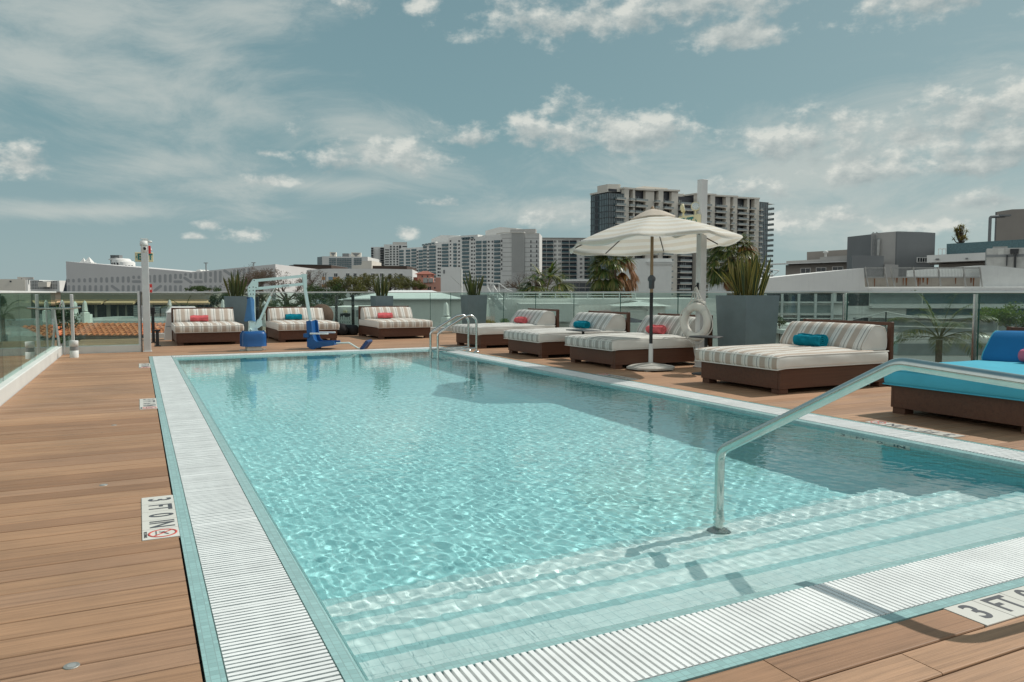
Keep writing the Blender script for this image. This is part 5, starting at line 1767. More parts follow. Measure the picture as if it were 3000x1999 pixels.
# --- colourful white building, brown building, glass offices, white towers
F = Facade(Z2(1300, 0)[0], 165, 4)
t = bthing(F, 'panel_building', 'white building with small dark windows and orange and blue panels')
wallpoly(t, F, [Z2(915, 434), Z2(1000, 431), Z2(1350, 431), Z2(1750, 438)], 22, BWHITE)
wv = [(1032, 475, 1063, 506), (1143, 475, 1172, 506), (1210, 475, 1238, 506), (1302, 475, 1330, 506), (1374, 475, 1400, 506), (1455, 475, 1482, 506), (1532, 477, 1558, 507), (1632, 478, 1660, 508),
      (1075, 540, 1105, 568), (1143, 540, 1172, 568), (1210, 540, 1238, 568), (1302, 540, 1330, 568)]
rects(t, F, [zr(Z2, *w) for w in wv], -0.08, 0.1, WIN, 'window', True)
rects(t, F, [zr(Z2, *w) for w in ((918, 506, 948, 535), (1020, 506, 1083, 535), (1172, 507, 1192, 534), (1250, 507, 1292, 534), (918, 575, 960, 602))], -0.06, 0.0, ORANGEP, 'orange_panel')
rects(t, F, [zr(Z2, *w) for w in ((980, 506, 1019, 535), (1128, 507, 1171, 534), (1200, 507, 1230, 534), (1300, 508, 1332, 534), (1612, 509, 1672, 534), (1532, 509, 1560, 532))], -0.06, 0.0, BLUEP, 'blue_panel')
rects(t, F, [zr(Z2, 931, 470, 938, 640), zr(Z2, 952, 470, 958, 640)], -0.1, 0.0, BMID, 'slit_window')
F = Facade(Z2(915, 0)[0], 165, -35)
t = bthing(F, 'side_wing', 'plain white wing at the left of the panelled building')
wallpoly(t, F, [Z2(778, 446), Z2(800, 441), Z2(914.5, 435)], 18, BWHITE)
rects(t, F, [zr(Z2, 797, 476, 817, 540)], -0.06, 0.0, BMID, 'window')

F = Facade(Z2(800, 0)[0], 300)
t = bthing(F, 'brown_building', 'dark brown flat roofed block behind the panelled building, with a grey left end')
wallpoly(t, F, [Z2(662, 393), Z2(1005, 398)], 30, BBROWN)
polyp(t, F, [Z2(660, 391), Z2(1006, 396), Z2(1006, 400), Z2(660, 395)], -0.3, 30.3, BMID, 'roof_edge')
wallpoly(t, F, [Z2(610, 399), Z2(661.5, 393)], 28, BMID, 'end_wall', 1.0)
rects(t, F, [zr(Z2, 614, 438, 622, 464), zr(Z2, 630, 436, 638, 464)], 0.9, 1.1, WIN, 'window')
F = Facade(Z2(1530, 0)[0], 300)
t = bthing(F, 'brown_building', 'dark brown roof storey below the white balcony tower')
wallpoly(t, F, [Z2(1330, 404), Z2(1700, 406)], 30, BBROWN)
polyp(t, F, [Z2(1205, 402), Z2(1290, 398), Z2(1300, 362), Z2(1385, 360), Z2(1385, 432), Z2(1205, 432)], -2, 20, BWARM, 'stair_block')
F = Facade(Z2(640, 0)[0], 235)
t = bthing(F, 'parking_garage', 'low white parking deck with a dark open storey, beside the screen building')
wallpoly(t, F, [Z2(480, 456), Z2(790, 460)], 30, BWHITE)
rects(t, F, [zr(Z2, 497, 486, 560, 520), zr(Z2, 570, 486, 680, 520), zr(Z2, 690, 486, 778, 520)], -0.1, 0.1, WIN, 'opening')
polyp(t, F, [Z2(495, 455), Z2(495, 424), Z2(520, 421), Z2(560, 432), Z2(560, 455)], 6, 14, pm('dark_unit', (0.03, 0.045, 0.07), 0.6), 'roof_unit')

F = Facade(Z2(1100, 0)[0], 460)
t = bthing(F, 'glass_offices', 'white and blue glass office block with two triangular roof screens')
wallpoly(t, F, [Z2(920, 318), Z2(1340, 322)], 40, BWHITE)
wallpoly(t, F, [Z2(868, 324), Z2(919, 319)], 30, BLUEGL, 'glass_corner', 2.0)
for x0, x1 in ((985, 1050), (1055, 1192), (1212, 1285)):
    n_ = max(1, round((x1 - x0) / 22))
    lst = []
    for i in range(n_):
        for j in range(6):
            lst.append(zr(Z2, x0 + (x1 - x0) * i / n_ + 1, 334 + j * 17, x0 + (x1 - x0) * (i + 1) / n_ - 1, 348 + j * 17))
    rects(t, F, lst, -0.3, 0.2, BLUEGL, 'window')
polyp(t, F, [Z2(980, 320), Z2(980, 276), Z2(1038, 278), Z2(1038, 320)], 3, 5, BWARM, 'roof_screen')
polyp(t, F, [Z2(990, 284), Z2(1032, 284), Z2(1012, 317)], 2.8, 3.0, BMID, 'screen_triangle')
polyp(t, F, [Z2(1178, 322), Z2(1178, 280), Z2(1268, 282), Z2(1268, 322)], 3, 5, BWARM, 'roof_screen')
polyp(t, F, [Z2(1188, 288), Z2(1260, 288), Z2(1222, 319)], 2.8, 3.0, BMID, 'screen_triangle')
rects(t, F, [zr(Z2, 1093, 288, 1153, 322)], 4, 10, BMID, 'water_tank')

F = Facade(Z2(1540, 0)[0], 600, 10)
t = bthing(F, 'balcony_tower', 'white apartment tower with dark square windows beside the long hotel')
wallpoly(t, F, [Z2(1370, 233), Z2(1489, 231)], 30, BWHITE, 'wall')
wallpoly(t, F, [Z2(1489.5, 210), Z2(1702, 212)], 34, BWHITE, 'tower_wall', -2.0)
rects(t, F, [zr(Z2, 1572, 184, 1702, 209)], 3, 15, BGREY, 'penthouse')
lst = []
for j in range(8):
    y = 224 + j * 23
    for x in (1545, 1575, 1604):
        lst.append(zr(Z2, x, y, x + 14, y + 14))
    lst.append(zr(Z2, 1628, y - 4, 1646, y + 17))
    lst.append(zr(Z2, 1660, y, 1700, y + 10))
rects(t, F, lst, -2.3, -1.9, WIN, 'window')
lst = []
for j in range(8):
    y = 240 + j * 22
    lst.append(zr(Z2, 1371, y, 1392, y + 13))
    lst.append(zr(Z2, 1455, y, 1486, y + 13))
    lst.append(zr(Z2, 1498, y + 16, 1536, y + 24))
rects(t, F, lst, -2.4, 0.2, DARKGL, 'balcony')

# --- the long hotel
F = Facade(Z3(835, 0)[0], 480, -36)
t = bthing(F, 'long_hotel', 'long white hotel with columns of blue glass balconies running towards the tower')
wallpoly(t, F, [Z3(-95, 246), Z3(120, 232), Z3(121, 205), Z3(238, 184), Z3(239, 192), Z3(358, 188), Z3(359, 150), Z3(480, 128), Z3(625, 118), Z3(626, 138), Z3(700, 128), Z3(836, 120)], 22, BWHITE)
polyp(t, F, [Z3(145, 200), Z3(145, 155), Z3(235, 118), Z3(398, 122), Z3(398, 190)], 6, 18, BWHITE, 'roof_block')
polyp(t, F, [Z3(625, 130), Z3(625, 76), Z3(760, 40), Z3(912, 52), Z3(912, 130)], 8, 22, pm('bright_white_stucco', (0.66, 0.65, 0.62), 0.85, var=0.05, vscale=0.2), 'roof_block')
bc, wn = [], []


def rowsz(x, top, n_, s0, s1):
    """floor rows at column x: spacing grows towards the near end"""
    s = s0 + (s1 - s0) * (x + 95) / 930
    return [top + s * j for j in range(n_)]


for x0, x1, top, n_ in ((-90, -55, 262, 9), (-30, 5, 258, 9), (20, 62, 252, 10), (86, 120, 262, 9), (128, 158, 225, 11), (182, 240, 222, 11), (300, 356, 206, 12), (405, 432, 200, 11), (486, 546, 146, 13), (612, 660, 178, 12), (676, 706, 176, 12), (780, 834, 172, 12)):
    for y in rowsz((x0 + x1) / 2, top, n_, 27, 37):
        bc.append(zr(Z3, x0, y, x1, y + 0.62 * (27 + 10 * (x0 + 95) / 930)))
for x0, x1, top, n_ in ((66, 78, 268, 9), (164, 176, 262, 9), (258, 272, 240, 10), (276, 290, 240, 10), (370, 382, 170, 12), (448, 462, 170, 12), (565, 580, 158, 12), (590, 600, 158, 12), (720, 735, 176, 12), (755, 768, 176, 12)):
    for y in rowsz((x0 + x1) / 2, top, n_, 27, 37):
        wn.append(zr(Z3, x0, y, x1, y + 15))
rects(t, F, bc, -0.5, 0.2, BALC, 'balcony')
rects(t, F, wn, -0.15, 0.2, WIN, 'window')
lst = [zr(Z3, 126 + 29 * k, 208 - 5 * k, 143 + 29 * k, 220 - 5 * k) for k in range(4)] + [zr(Z3, 488 + 29 * k, 146 - 2 * k, 503 + 29 * k, 158 - 2 * k) for k in range(4)]
rects(t, F, lst, -1.4, -0.6, BALC, 'arched_bay')

F = Facade(Z3(1000, 0)[0], 470, -6)
t = bthing(F, 'blank_tower', 'plain white slab tower with one ribbed panel at the end of the long hotel')
wallpoly(t, F, [Z3(836, 112), Z3(939, 104)], 26, BWHITE)
wallpoly(t, F, [Z3(939.5, 92), Z3(1056, 92)], 27, pm('ribbed_panel', (0.50, 0.50, 0.485), 0.85, var=0.05), 'ribbed_wall', -1.2)
rb_ = MB()
for k in range(14):
    u0, z0, u1, z1 = F.rect(*zr(Z3, 943 + 8 * k, 96, 945 + 8 * k, 460))
    rb_.box(u0, -1.6, z0, u1, -1.21, z1)
rb_.obj('panel_ribs', BWHITE, t)
wallpoly(t, F, [Z3(1056.5, 106), Z3(1192, 106)], 26, BWHITE, 'stair_wall', -0.3)
polyp(t, F, [Z3(915, 95), Z3(915, 62), Z3(1150, 58), Z3(1150, 105)], 6, 16, BGREY, 'roof_plant')
polyp(t, F, [Z3(800, 112), Z3(870, 98), Z3(1190, 108), Z3(1190, 113), Z3(870, 104), Z3(800, 120)], -1.8, -1.5, BWARM, 'roof_frame')
rects(t, F, [zr(Z3, x, 172 + 43 * j, x + 10, 197 + 43 * j) for j in range(7) for x in (1110, 1163)], -0.5, 0.0, WIN, 'slit_window')
rects(t, F, [zr(Z3, 840, 166 + 43 * j, 852, 186 + 43 * j) for j in range(7)], -0.2, 0.2, WIN, 'window')
bd = MB()
for j in range(9):
    for xa, xb, yy in ((850, 938, -0.05), (1058, 1190, -0.36)):
        u0, z0, u1, z1 = F.rect(*zr(Z3, xa, 150 + 43 * j, xb, 154 + 43 * j))
        bd.box(u0, yy, z0, u1, 0.1, z1)
bd.obj('band_joint', BGREY, t)

F = Facade(Z3(1430, 0)[0], 520, 0)
t = bthing(F, 'hotel_wing', 'white hotel wing with stacked dark balconies between the blank tower and the parasol')
wallpoly(t, F, [Z3(1190, 148), Z3(1780, 152)], 30, BWHITE)
polyp(t, F, [Z3(1190, 146), Z3(1782, 150), Z3(1782, 158), Z3(1190, 154)], -1.2, -0.05, BGREY, 'roof_edge')
bc, wn, sl2 = [], [], []
for j in range(9):
    y = 172 + 40.6 * j
    for x0, x1 in ((1196, 1255), (1260, 1320), (1396, 1464), (1470, 1534), (1606, 1668), (1690, 1750)):
        bc.append(zr(Z3, x0, y, x1, y + 17))
        sl2.append(zr(Z3, x0, y + 18, x1, y + 30))
    for x in (1328, 1340, 1368, 1380, 1565, 1578):
        wn.append(zr(Z3, x, y, x + 7, y + 19))
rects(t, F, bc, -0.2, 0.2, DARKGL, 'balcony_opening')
rects(t, F, sl2, -1.3, -0.3, BALC, 'balcony')
rects(t, F, wn, -0.15, 0.2, WIN, 'window')
F = Facade(Z3(1530, 0)[0], 250)
t = bthing(F, 'podium', 'low dark glazed podium with a white balustrade below the hotel wing')
wallpoly(t, F, [Z3(1370, 548), Z3(1900, 546)], 20, BGREY)
polyp(t, F, [Z3(1366, 528), Z3(1900, 526), Z3(1900, 546), Z3(1366, 548)], -0.5, 0.0, BWHITE, 'balustrade')
rects(t, F, [zr(Z3, 1395 + 55 * k, 562, 1445 + 55 * k, 600) for k in range(9)] + [zr(Z3, 1395 + 55 * k, 610, 1445 + 55 * k, 640) for k in range(9)], -0.15, 0.1, WIN, 'window')

# --- the big balcony tower behind the parasol
F = Facade(Z4(415, 0)[0], 400, 30)
t = bthing(F, 'apartment_tower', 'large modern apartment tower of cream fins, dark glass and many balconies behind the parasol')
TOPS = [(415, 560, 190), (560, 660, 152), (660, 845, 162), (845, 1065, 168), (1065, 1225, 222), (1225, 1400, 205), (1400, 1600, 222), (1600, 1800, 240)]
for x0, x1, y_ in TOPS:
    a, b_ = F(*Z4(x0 + 0.3, y_))
    c, d = F(*Z4(x1 - 0.3, y_ + 10))
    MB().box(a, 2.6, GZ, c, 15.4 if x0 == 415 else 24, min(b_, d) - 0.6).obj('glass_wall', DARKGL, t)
for x0, x1, y_ in TOPS[1:]:
    a, b_ = F(*Z4(x0 - 4, y_))
    c, d = F(*Z4(x1 + 4, y_ + 10))
    if x0 != 1065:
        MB().prism([(a, b_ - 0.9), (a, b_), (c, d), (c, d - 0.9)], -0.4, 30.2, 'y').obj('roof_slab', BWARM, t)
a, zt_ = F(*Z4(415, 204))
c, d = F(*Z4(560, 196))
# glass corner
gx = MB()
gx.box(a, 0.0, GZ, c, 2.5, zt_).obj('corner_glass', BLUEGL, t)
lf_ = MB()
lf_.box(a - 0.05, 0.02, GZ, a + 0.02, 15.5, zt_ - 0.02).obj('side_glass', BLUEGL, t)
mu = MB()
for j in range(20):
    z = zt_ - j * 3.15
    mu.box(a - 0.25, 0.0, z - 0.12, a - 0.06, 15.5, z + 0.12)
    mu.box(a, -0.25, z - 0.12, c, -0.03, z + 0.12)
for k in range(11):
    mu.box(a - 0.2, k * 1.45, GZ, a - 0.06, k * 1.45 + 0.12, zt_)
for k in range(9):
    x = a + (c - a) * k / 9
    mu.box(x, -0.2, GZ, x + 0.14, -0.03, zt_)
mu.obj('mullion_grid', pm('dark_mullion', (0.035, 0.045, 0.05), 0.5), t)
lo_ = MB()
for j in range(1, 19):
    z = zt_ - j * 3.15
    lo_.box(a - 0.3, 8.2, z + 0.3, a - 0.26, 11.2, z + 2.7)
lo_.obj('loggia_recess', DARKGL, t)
polyp(t, F, [Z4(440, 190), Z4(440, 118), Z4(560, 120), Z4(560, 190)], 3, 12, BWARM, 'penthouse')
rects(t, F, [zr(Z4, 449, 160, 522, 190)], 2.6, 3.0, DARKGL, 'penthouse_window')
polyp(t, F, [Z4(720, 165), Z4(720, 148), Z4(830, 128), Z4(1050, 146), Z4(1050, 170)], 8, 26, BWARM, 'roof_block')
polyp(t, F, [Z4(1080, 222), Z4(1080, 190), Z4(1228, 196), Z4(1228, 222)], 10, 24, BWARM, 'roof_block')
FINS = [(562, 604, 152), (641, 659, 158), (764, 844, 163), (876, 919, 170), (1004, 1064, 176), (1228, 1250, 206), (1352, 1394, 212), (1494, 1534, 222), (1562, 1600, 226), (1690, 1710, 236), (1758, 1800, 242)]
for x0, x1, y_ in FINS:
    a, b_ = F(*Z4(x0, y_ + 12))
    c, _ = F(*Z4(x1, y_ + 12))
    MB().box(a, -0.2 if (x1 - x0) < 50 else 0.6, GZ, c, 2.55, b_).obj('fin_wall', BWARM, t)
bays = [(482, 560, 204), (606, 640, 205), (662, 762, 205), (846, 875, 215), (921, 1002, 222), (1072, 1174, 238), (1252, 1350, 250), (1396, 1490, 256), (1536, 1560, 262), (1602, 1688, 262), (1712, 1756, 266), (1802, 1822, 290)]
n_b = 0
rest = MB()
slabs = MB()
BM = {}
FLH = 3.13
for x0, x1, y_ in bays:
    a, zb_ = F(*Z4(x0, y_))
    c, _ = F(*Z4(x1, y_))
    c = F(*Z4(x1, y_))[0]
    ref = F(*Z4(415, 204))[1]
    j0 = math.ceil((ref - zb_) / FLH)
    for j in range(j0 + 1, 19):
        z = ref - j * FLH
        out = -1.5 if (j + int(x0 / 37)) % 4 else -0.9
        if n_b < 100:
            key = (x0, out)
            if key not in BM:
                w = (c - a)
                q = MB()
                q.box(-0.3, out, -0.18, w + 0.3, 2.5, 0.18, 0)
                q.box(-0.2, out + 0.02, 0.19, w + 0.2, out + 0.10, 1.15, 1)
                q.box(-0.25, out + 0.10, 0.19, -0.15, 2.4, 1.15, 1)
                BM[key] = q.mesh('balcony', [BWARM, BALCP])
            o = bpy.data.objects.new('balcony', BM[key])
            COL.objects.link(o)
            o.parent = t
            o.location = (a, 0, z)
            n_b += 1
        else:
            rest.box(a - 0.3, out, z - 0.18, c + 0.3, 2.5, z + 0.18, 0)
            rest.box(a - 0.2, out + 0.02, z + 0.19, c + 0.2, out + 0.10, z + 1.15, 1)
ro = rest.obj('balcony', [BWARM, BALCP], t)
ro['kind'] = 'stuff'
wl = MB()
for x0, x1, y_ in bays:                        # pale curtains and frames behind the balconies
    a = F(*Z4(x0, y_))[0]
    c, zb_ = F(*Z4(x1, y_))
    ref = F(*Z4(415, 204))[1]
    for j in range(1, 19):
        z = ref - j * FLH
        if z < zb_ - 1:
            k = a + 0.4
            while k < c - 0.5:
                if random.random() < 0.55:
                    wl.box(k, 2.50, z + 0.2, k + random.uniform(0.15, 0.7), 2.58, z + 2.8)
                k += 1.3
wl.obj('window_frames', BALCP, t)['kind'] = 'stuff'
a, b_ = F(*Z4(1802, 288))
c, _ = F(*Z4(1890, 288))
MB().box(a, 0.4, GZ, c, 22, b_).obj('end_glass', BLUEGL, t)
mu = MB()
for j in range(18):
    mu.box(a, 0.1, b_ - j * FLH - 0.12, c, 0.38, b_ - j * FLH + 0.12)
for k in range(6):
    x = a + (c - a) * k / 5.5
    mu.box(x, 0.15, GZ, x + 0.15, 0.39, b_)
mu.obj('mullion_grid', BMID, t)
c2, _ = F(*Z4(1948, 300))
for j in range(17):
    z = b_ - 0.6 - j * FLH
    q = MB()
    if j == 0:
        q.prism([(c, z - 0.3), (c2 + 0.6, z + 0.1), (c, z + 0.3)], 0.6, 8, 'y')
    else:
        q.box(c + 0.02, 0.6, z - 0.15, c2, 8, z + 0.15).box(c2 - 0.1, 0.6, z + 0.16, c2, 8, z + 1.2)
        for k in range(4):
            q.box(c + 0.1 + (c2 - c) * k / 4, 0.6, z + 0.16, c + 0.25 + (c2 - c) * k / 4, 0.75, z + 1.2)
        q.box(c + 0.02, 0.6, z + 1.12, c2, 0.72, z + 1.22)
    q.obj('end_balcony', BALCP if j else BWARM, t)

# --- distant skyline at the left
F = Facade(Z1(1090, 0)[0], 900)
t = bthing(F, 'round_hotel', 'distant white round hotel tower with a dark ribbed crown above the screen building')
for x0, x1, y_, dd in ((985, 1155, 348, 30), (1040, 1196, 372, 26)):
    a, zt_ = F(*Z1(x0, y_))
    c, _ = F(*Z1(x1, y_))
    r = (c - a) / 2
    MB().lathe([(r, GZ), (r, zt_), (r * 0.8, zt_ + 1.5), (0, zt_ + 2)], 28, ((a + c) / 2, r, 0)).obj('tower', BWHITE, t)
    lst = []
    for j in range(3):
        for k in range(8):
            an = PI * (k + 0.8) / 9.0
            q = MB().box(-r * 0.10, -0.3, -1.6, r * 0.10, 0.3, 1.6).obj('window', WIN, t)
            q.location = ((a + c) / 2 - r * 1.0 * math.cos(an), r - r * math.sin(an), zt_ - 5 - j * 7)
            q.rotation_euler = (0, 0, PI / 2 - an if False else (an - PI / 2))
a, b_ = F(*Z1(995, 335))
for k in range(6):
    x0 = F(*Z1(996 + 13 * k, 305))
    MB().box(x0[0], 4, b_ - 6, x0[0] + 2.2, 12, x0[1]).obj('crown_rib', BMID, t)
polyp(t, F, [Z1(985, 350), Z1(1000, 336), Z1(1060, 330), Z1(1085, 340), Z1(1085, 352)], 2, 20, BWHITE, 'crown_base')
for k, (x0, xp, yp, x1, yb) in enumerate(((742, 765, 330, 788, 374), (782, 812, 322, 845, 374))):
    F = Facade(Z1(xp, 0)[0], 600)
    a, zb_ = F(*Z1(x0, yb))
    c, _ = F(*Z1(x1, yb))
    p, zp = F(*Z1(xp, yp))
    w = (c - a) / 2
    t = bthing(F, 'pyramid_roof', ('smaller white pyramid roof', 'larger white pyramid roof')[k] + ' peeping over the screen building', 'roof')
    MB().add([(-w, 0, zb_), (w, 0, zb_), (w, 2 * w, zb_), (-w, 2 * w, zb_), (0, w, zp)], [(0, 1, 4), (1, 2, 4), (2, 3, 4), (3, 0, 4)]).obj('roof', BWHITE, t)
    MB().box(-w - 1, -1, GZ, w + 1, 2 * w + 1, zb_ - 0.05).obj('wall', BWHITE, t)
F = Facade(40, 260, 30)
t = bthing(F, 'white_block', 'plain white flat block with one dark vent at the far left of the skyline')
wallpoly(t, F, [Z1(-300, 526), Z1(228, 528)], 20, BWARM)
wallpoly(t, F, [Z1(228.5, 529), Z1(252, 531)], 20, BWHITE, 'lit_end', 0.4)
rects(t, F, [zr(Z1, 88, 541, 106, 556)], -0.1, 0.0, WIN, 'vent')
rects(t, F, [zr(Z1, 152, 505, 190, 526), zr(Z1, 195, 507, 300, 527)], 4, 12, BGREY, 'roof_plant')
F = Facade(130, 420)
t = bthing(F, 'apartment_block', 'far apartment block with a fine grid of windows at the left of the skyline')
wallpoly(t, F, [Z1(255, 534), Z1(358, 536), Z1(360, 541), Z1(545, 541)], 25, BWHITE)
polyp(t, F, [Z1(392, 600), Z1(392, 555), Z1(472, 555), Z1(472, 600)], -4, -0.3, BWARM, 'front_block')
rects(t, F, [zr(Z1, 262 + 15 * k, 545 + 13 * j, 270 + 15 * k, 552 + 13 * j) for k in range(18) for j in range(6) if not (8 < k < 14 and j < 5)], -0.2, 0.1, WIN, 'window')

# --- pink house, white slab and white box
F = Facade(Z2(1880, 0)[0], 122)
t = bthing(F, 'pink_house', 'pink house with a red hipped turret roof and rooftop machines')
wallpoly(t, F, [Z2(1750, 562), Z2(1772, 560), Z2(1960, 556), Z2(1961, 512), Z2(2012, 512)], 14, BPINK)
a, z0, c, z1 = F.rect(*zr(Z2, 1778, 478, 1904, 565))
MB().box(a, 2, z0 - 1, c, 8, z1).obj('turret', BPINK, t)
p, zp = F(*Z2(1815, 446))
p2, _ = F(*Z2(1860, 446))
MB().add([(a - .4, 1.6, z1), (c + .4, 1.6, z1), (c + .4, 8.4, z1), (a - .4, 8.4, z1), (p, 5, zp), (p2, 5, zp)], [(0, 1, 5, 4), (1, 2, 5), (2, 3, 4, 5), (3, 0, 4), (3, 2, 1, 0)]).obj('roof', pm('red_roof', (0.28, 0.10, 0.07), 0.85, var=0.2, vscale=2), t)
rects(t, F, [zr(Z2, *w) for w in ((1890, 597, 1904, 626), (1908, 597, 1922, 626), (1950, 600, 1962, 616), (1815, 600, 1826, 640))], -0.06, 0.1, WIN, 'window')
rects(t, F, [zr(Z2, *w) for w in ((1822, 492, 1834, 508), (1872, 492, 1884, 508))], 1.9, 2.1, WIN, 'turret_window')
for k, (x0, x1, y0_, y1_) in enumerate(((1852, 1892, 516, 560), (1900, 1940, 518, 558), (1762, 1800, 510, 560))):
    rects(t, F, [zr(Z2, x0, y0_, x1, y1_)], -0.4, 0.6, (METAL, METAL, pm('red_plant', (0.25, 0.09, 0.06), 0.9))[k], 'roof_machine')
F = Facade(Z2(2100, 0)[0], 78, 3)
t = bthing(F, 'white_slab', 'windowless white slab wall with one small dark slot, beside the pink house')
wallpoly(t, F, [Z2(2010, 416), Z2(2188, 418)], 7, BWHITE)
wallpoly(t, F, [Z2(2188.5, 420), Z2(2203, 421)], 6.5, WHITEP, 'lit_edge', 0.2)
rects(t, F, [zr(Z2, 2034, 442, 2049, 476)], -0.05, 0.05, BMID, 'slot')
F = Facade(Z4(900, 0)[0], 48)
t = bthing(F, 'white_box_house', 'small white box building with a stepped cornice behind the parasol pole')
wallpoly(t, F, [Z4(600, 822), Z4(780, 806), Z4(998, 808)], 8, WHITEP)
for y0_, y1_, o in ((838, 846, 0.14), (848, 860, 0.09), (862, 872, 0.05)):
    u0, z0, u1, z1 = F.rect(*zr(Z4, 785, y0_, 1000, y1_))
    MB().box(u0 - o, -o, z0, u1 + o, -0.003, z1).obj('cornice', WHITEP, t)
fr_ = MB()
for xa, xb in ((672, 676), (752, 756)):
    u0, z0, u1, z1 = F.rect(*zr(Z4, xa, 970, xb, 1090))
    fr_.box(u0, -0.9, z0, u1, -0.85, z1)
u0, z0, u1, z1 = F.rect(*zr(Z4, 672, 968, 756, 974))
fr_.box(u0, -0.9, z0, u1, -0.85, z1)
fr_.obj('roof_ladder_frame', GREYP, t)

# --- terraces just beyond the right railing
F = Facade(Z3(1500, 0)[0], 33, 4)
t = bthing(F, 'terrace_wall', 'low white terrace wall with a white pipe railing beyond the right hand glass', 'wall')
wallpoly(t, F, [Z3(730, 712), Z3(2900, 706)], 6, BWHITE, base=GZ)
rl = MB()
for y_ in (655, 680, 702):
    a, b_ = F(*Z3(905, y_)), F(*Z3(2090, y_))
    rl.tube([(a[0], 0.3, a[1]), (b_[0], 0.3, b_[1])], 0.018, 6)
rl.obj('rail_tubes', WHITEP, t)
for k in range(9):
    a, b_ = F(*Z3(905 + 148 * k, 655)), F(*Z3(905 + 148 * k, 710))
    MB().tube([(a[0], 0.3, b_[1] - 0.1), (a[0], 0.3, a[1])], 0.02, 6).obj('rail_post', WHITEP, t)
polyp(t, F, [Z3(985, 745), Z3(1480, 745), Z3(1480, 900), Z3(985, 900)], -2.2, -0.1, BWHITE, 'lower_block')
F = Facade(Z3(830, 0)[0], 30)
t = bthing(F, 'stair_railing', 'white steel stair with slanted handrails behind the corner planter', 'staircase')
for dy in (0, 1.0):
    sr = MB()
    for pts in (((712, 566), (760, 566), (800, 640), (880, 720)), ((765, 566), (820, 566), (900, 625), (945, 640)), ((712, 600), (790, 735)), ((735, 760), (795, 785)), ((712, 640), (790, 785))):
        P_ = [F(*Z3(*p)) for p in pts]
        sr.tube([(p[0], dy, p[1]) for p in P_], 0.018, 6)
    for x, y0_, y1_ in ((714, 566, 760), (762, 566, 760), (800, 625, 760), (820, 566, 700), (880, 612, 720), (942, 636, 760)):
        a, b_ = F(*Z3(x, y0_)), F(*Z3(x, y1_))
        sr.tube([(a[0], dy, a[1]), (a[0], dy, b_[1])], 0.016, 6)
    sr.obj('handrail', WHITEP, t)
sp_ = MB()
for k in range(8):
    a = F(*Z3(735 + 12 * k, 690 + 18 * k))
    sp_.box(a[0], 0, a[1], a[0] + 0.30, 1.0, a[1] + 0.05)
sp_.obj('treads', GREYP, t)

F = Facade(Z4(760, 0)[0], 30)
t = bthing(F, 'pool_cabana', 'small white cabana with a low pitched roof seen through the glass behind the parasol', 'cabana')
u0, z0, u1, z1 = F.rect(*zr(Z4, 600, 1245, 940, 1400))
MB().box(u0, 0, z0 - 2, u1, 2.5, z1).obj('wall', BWHITE, t)
p, zp = F(*Z4(690, 1218))
MB().add([(u0 - .5, -.3, z1), (u1 + .2, -.3, z1), (u1 + .2, 2.8, z1), (u0 - .5, 2.8, z1), (u0 + 0.8, 1.2, zp + .1), (u1 - 1.2, 1.2, zp + .1)], [(0, 1, 5, 4), (1, 2, 5), (2, 3, 4, 5), (3, 0, 4), (3, 2, 1, 0)]).obj('roof', WHITEP, t)
rects(t, F, [zr(Z4, 768, 1278, 776, 1290)], -0.05, 0, BLACK, 'wall_lamp')
F = Facade(Z4(610, 0)[0], 24)
t = thing('garden_parasol', 'navy garden parasol with a white scalloped edge on the terrace below', 'parasol', F.loc, F.rz)
_, zt_ = F(*Z4(610, 1348))
_, zb_ = F(*Z4(610, 1392))
MB().lathe([(0.0, zt_), (0.3, zt_ - 0.07), (0.75, zb_)], 24).obj('canopy', pm('navy_canvas', (0.02, 0.025, 0.04), 0.9), t)
sc_ = MB()
rows = [[(0.75 * math.cos(a), 0.75 * math.sin(a), zb_ + 0.01) for a in [2 * PI * i / 96 for i in range(97)]], [(0.77 * math.cos(a), 0.77 * math.sin(a), zb_ - 0.05 - 0.03 * abs(math.sin(12 * a))) for a in [2 * PI * i / 96 for i in range(97)]]]
sc_.grid(rows, 0, True).obj('scalloped_edge', WHITEP, t)
MB().tube([(0, 0, zt_ - 3), (0, 0, zt_ + 0.06)], 0.025, 8).obj('pole', BLACK, t)
F = Facade(Z4(1822, 0)[0], 26)
t = thing('closed_parasol', 'closed black and white striped parasol on the terrace right of the big planter', 'parasol', F.loc, F.rz)
_, zt_ = F(*Z4(1822, 1278))
_, zb_ = F(*Z4(1822, 1415))
cp = MB()
n_ = 10
for k in range(n_):
    za, zb2 = zt_ + (zb_ - zt_) * k / n_, zt_ + (zb_ - zt_) * (k + 1) / n_
    ra, rb2 = 0.03 + 0.17 * (k / n_) ** 0.7, 0.03 + 0.17 * ((k + 1) / n_) ** 0.7
    cp.lathe([(ra, za), (rb2, zb2)], 14, m=k % 2)
cp.obj('folded_canopy', [BLACK, WHITEP], t)
MB().tube([(0, 0, zb_ - 2), (0, 0, zt_ + 0.1)], 0.022, 8).obj('pole', BLACK, t)
F = Facade(Z4(1900, 0)[0], 25)
t = bthing(F, 'planter_wall', 'white garden wall on the lower terrace right of the big planter', 'wall')
wallpoly(t, F, [Z4(1780, 1432), Z4(2400, 1400)], 1.2, BWHITE)
polyp(t, F, [Z4(1935, 1455), Z4(2400, 1440), Z4(2400, 1490), Z4(1935, 1490)], -0.9, -0.003, WHITEP, 'bench_ledge')
polyp(t, F, [Z4(1842, 1355), Z4(1892, 1352), Z4(1892, 1425), Z4(1842, 1425)], 0.6, 0.7, BALCP, 'wind_screen')

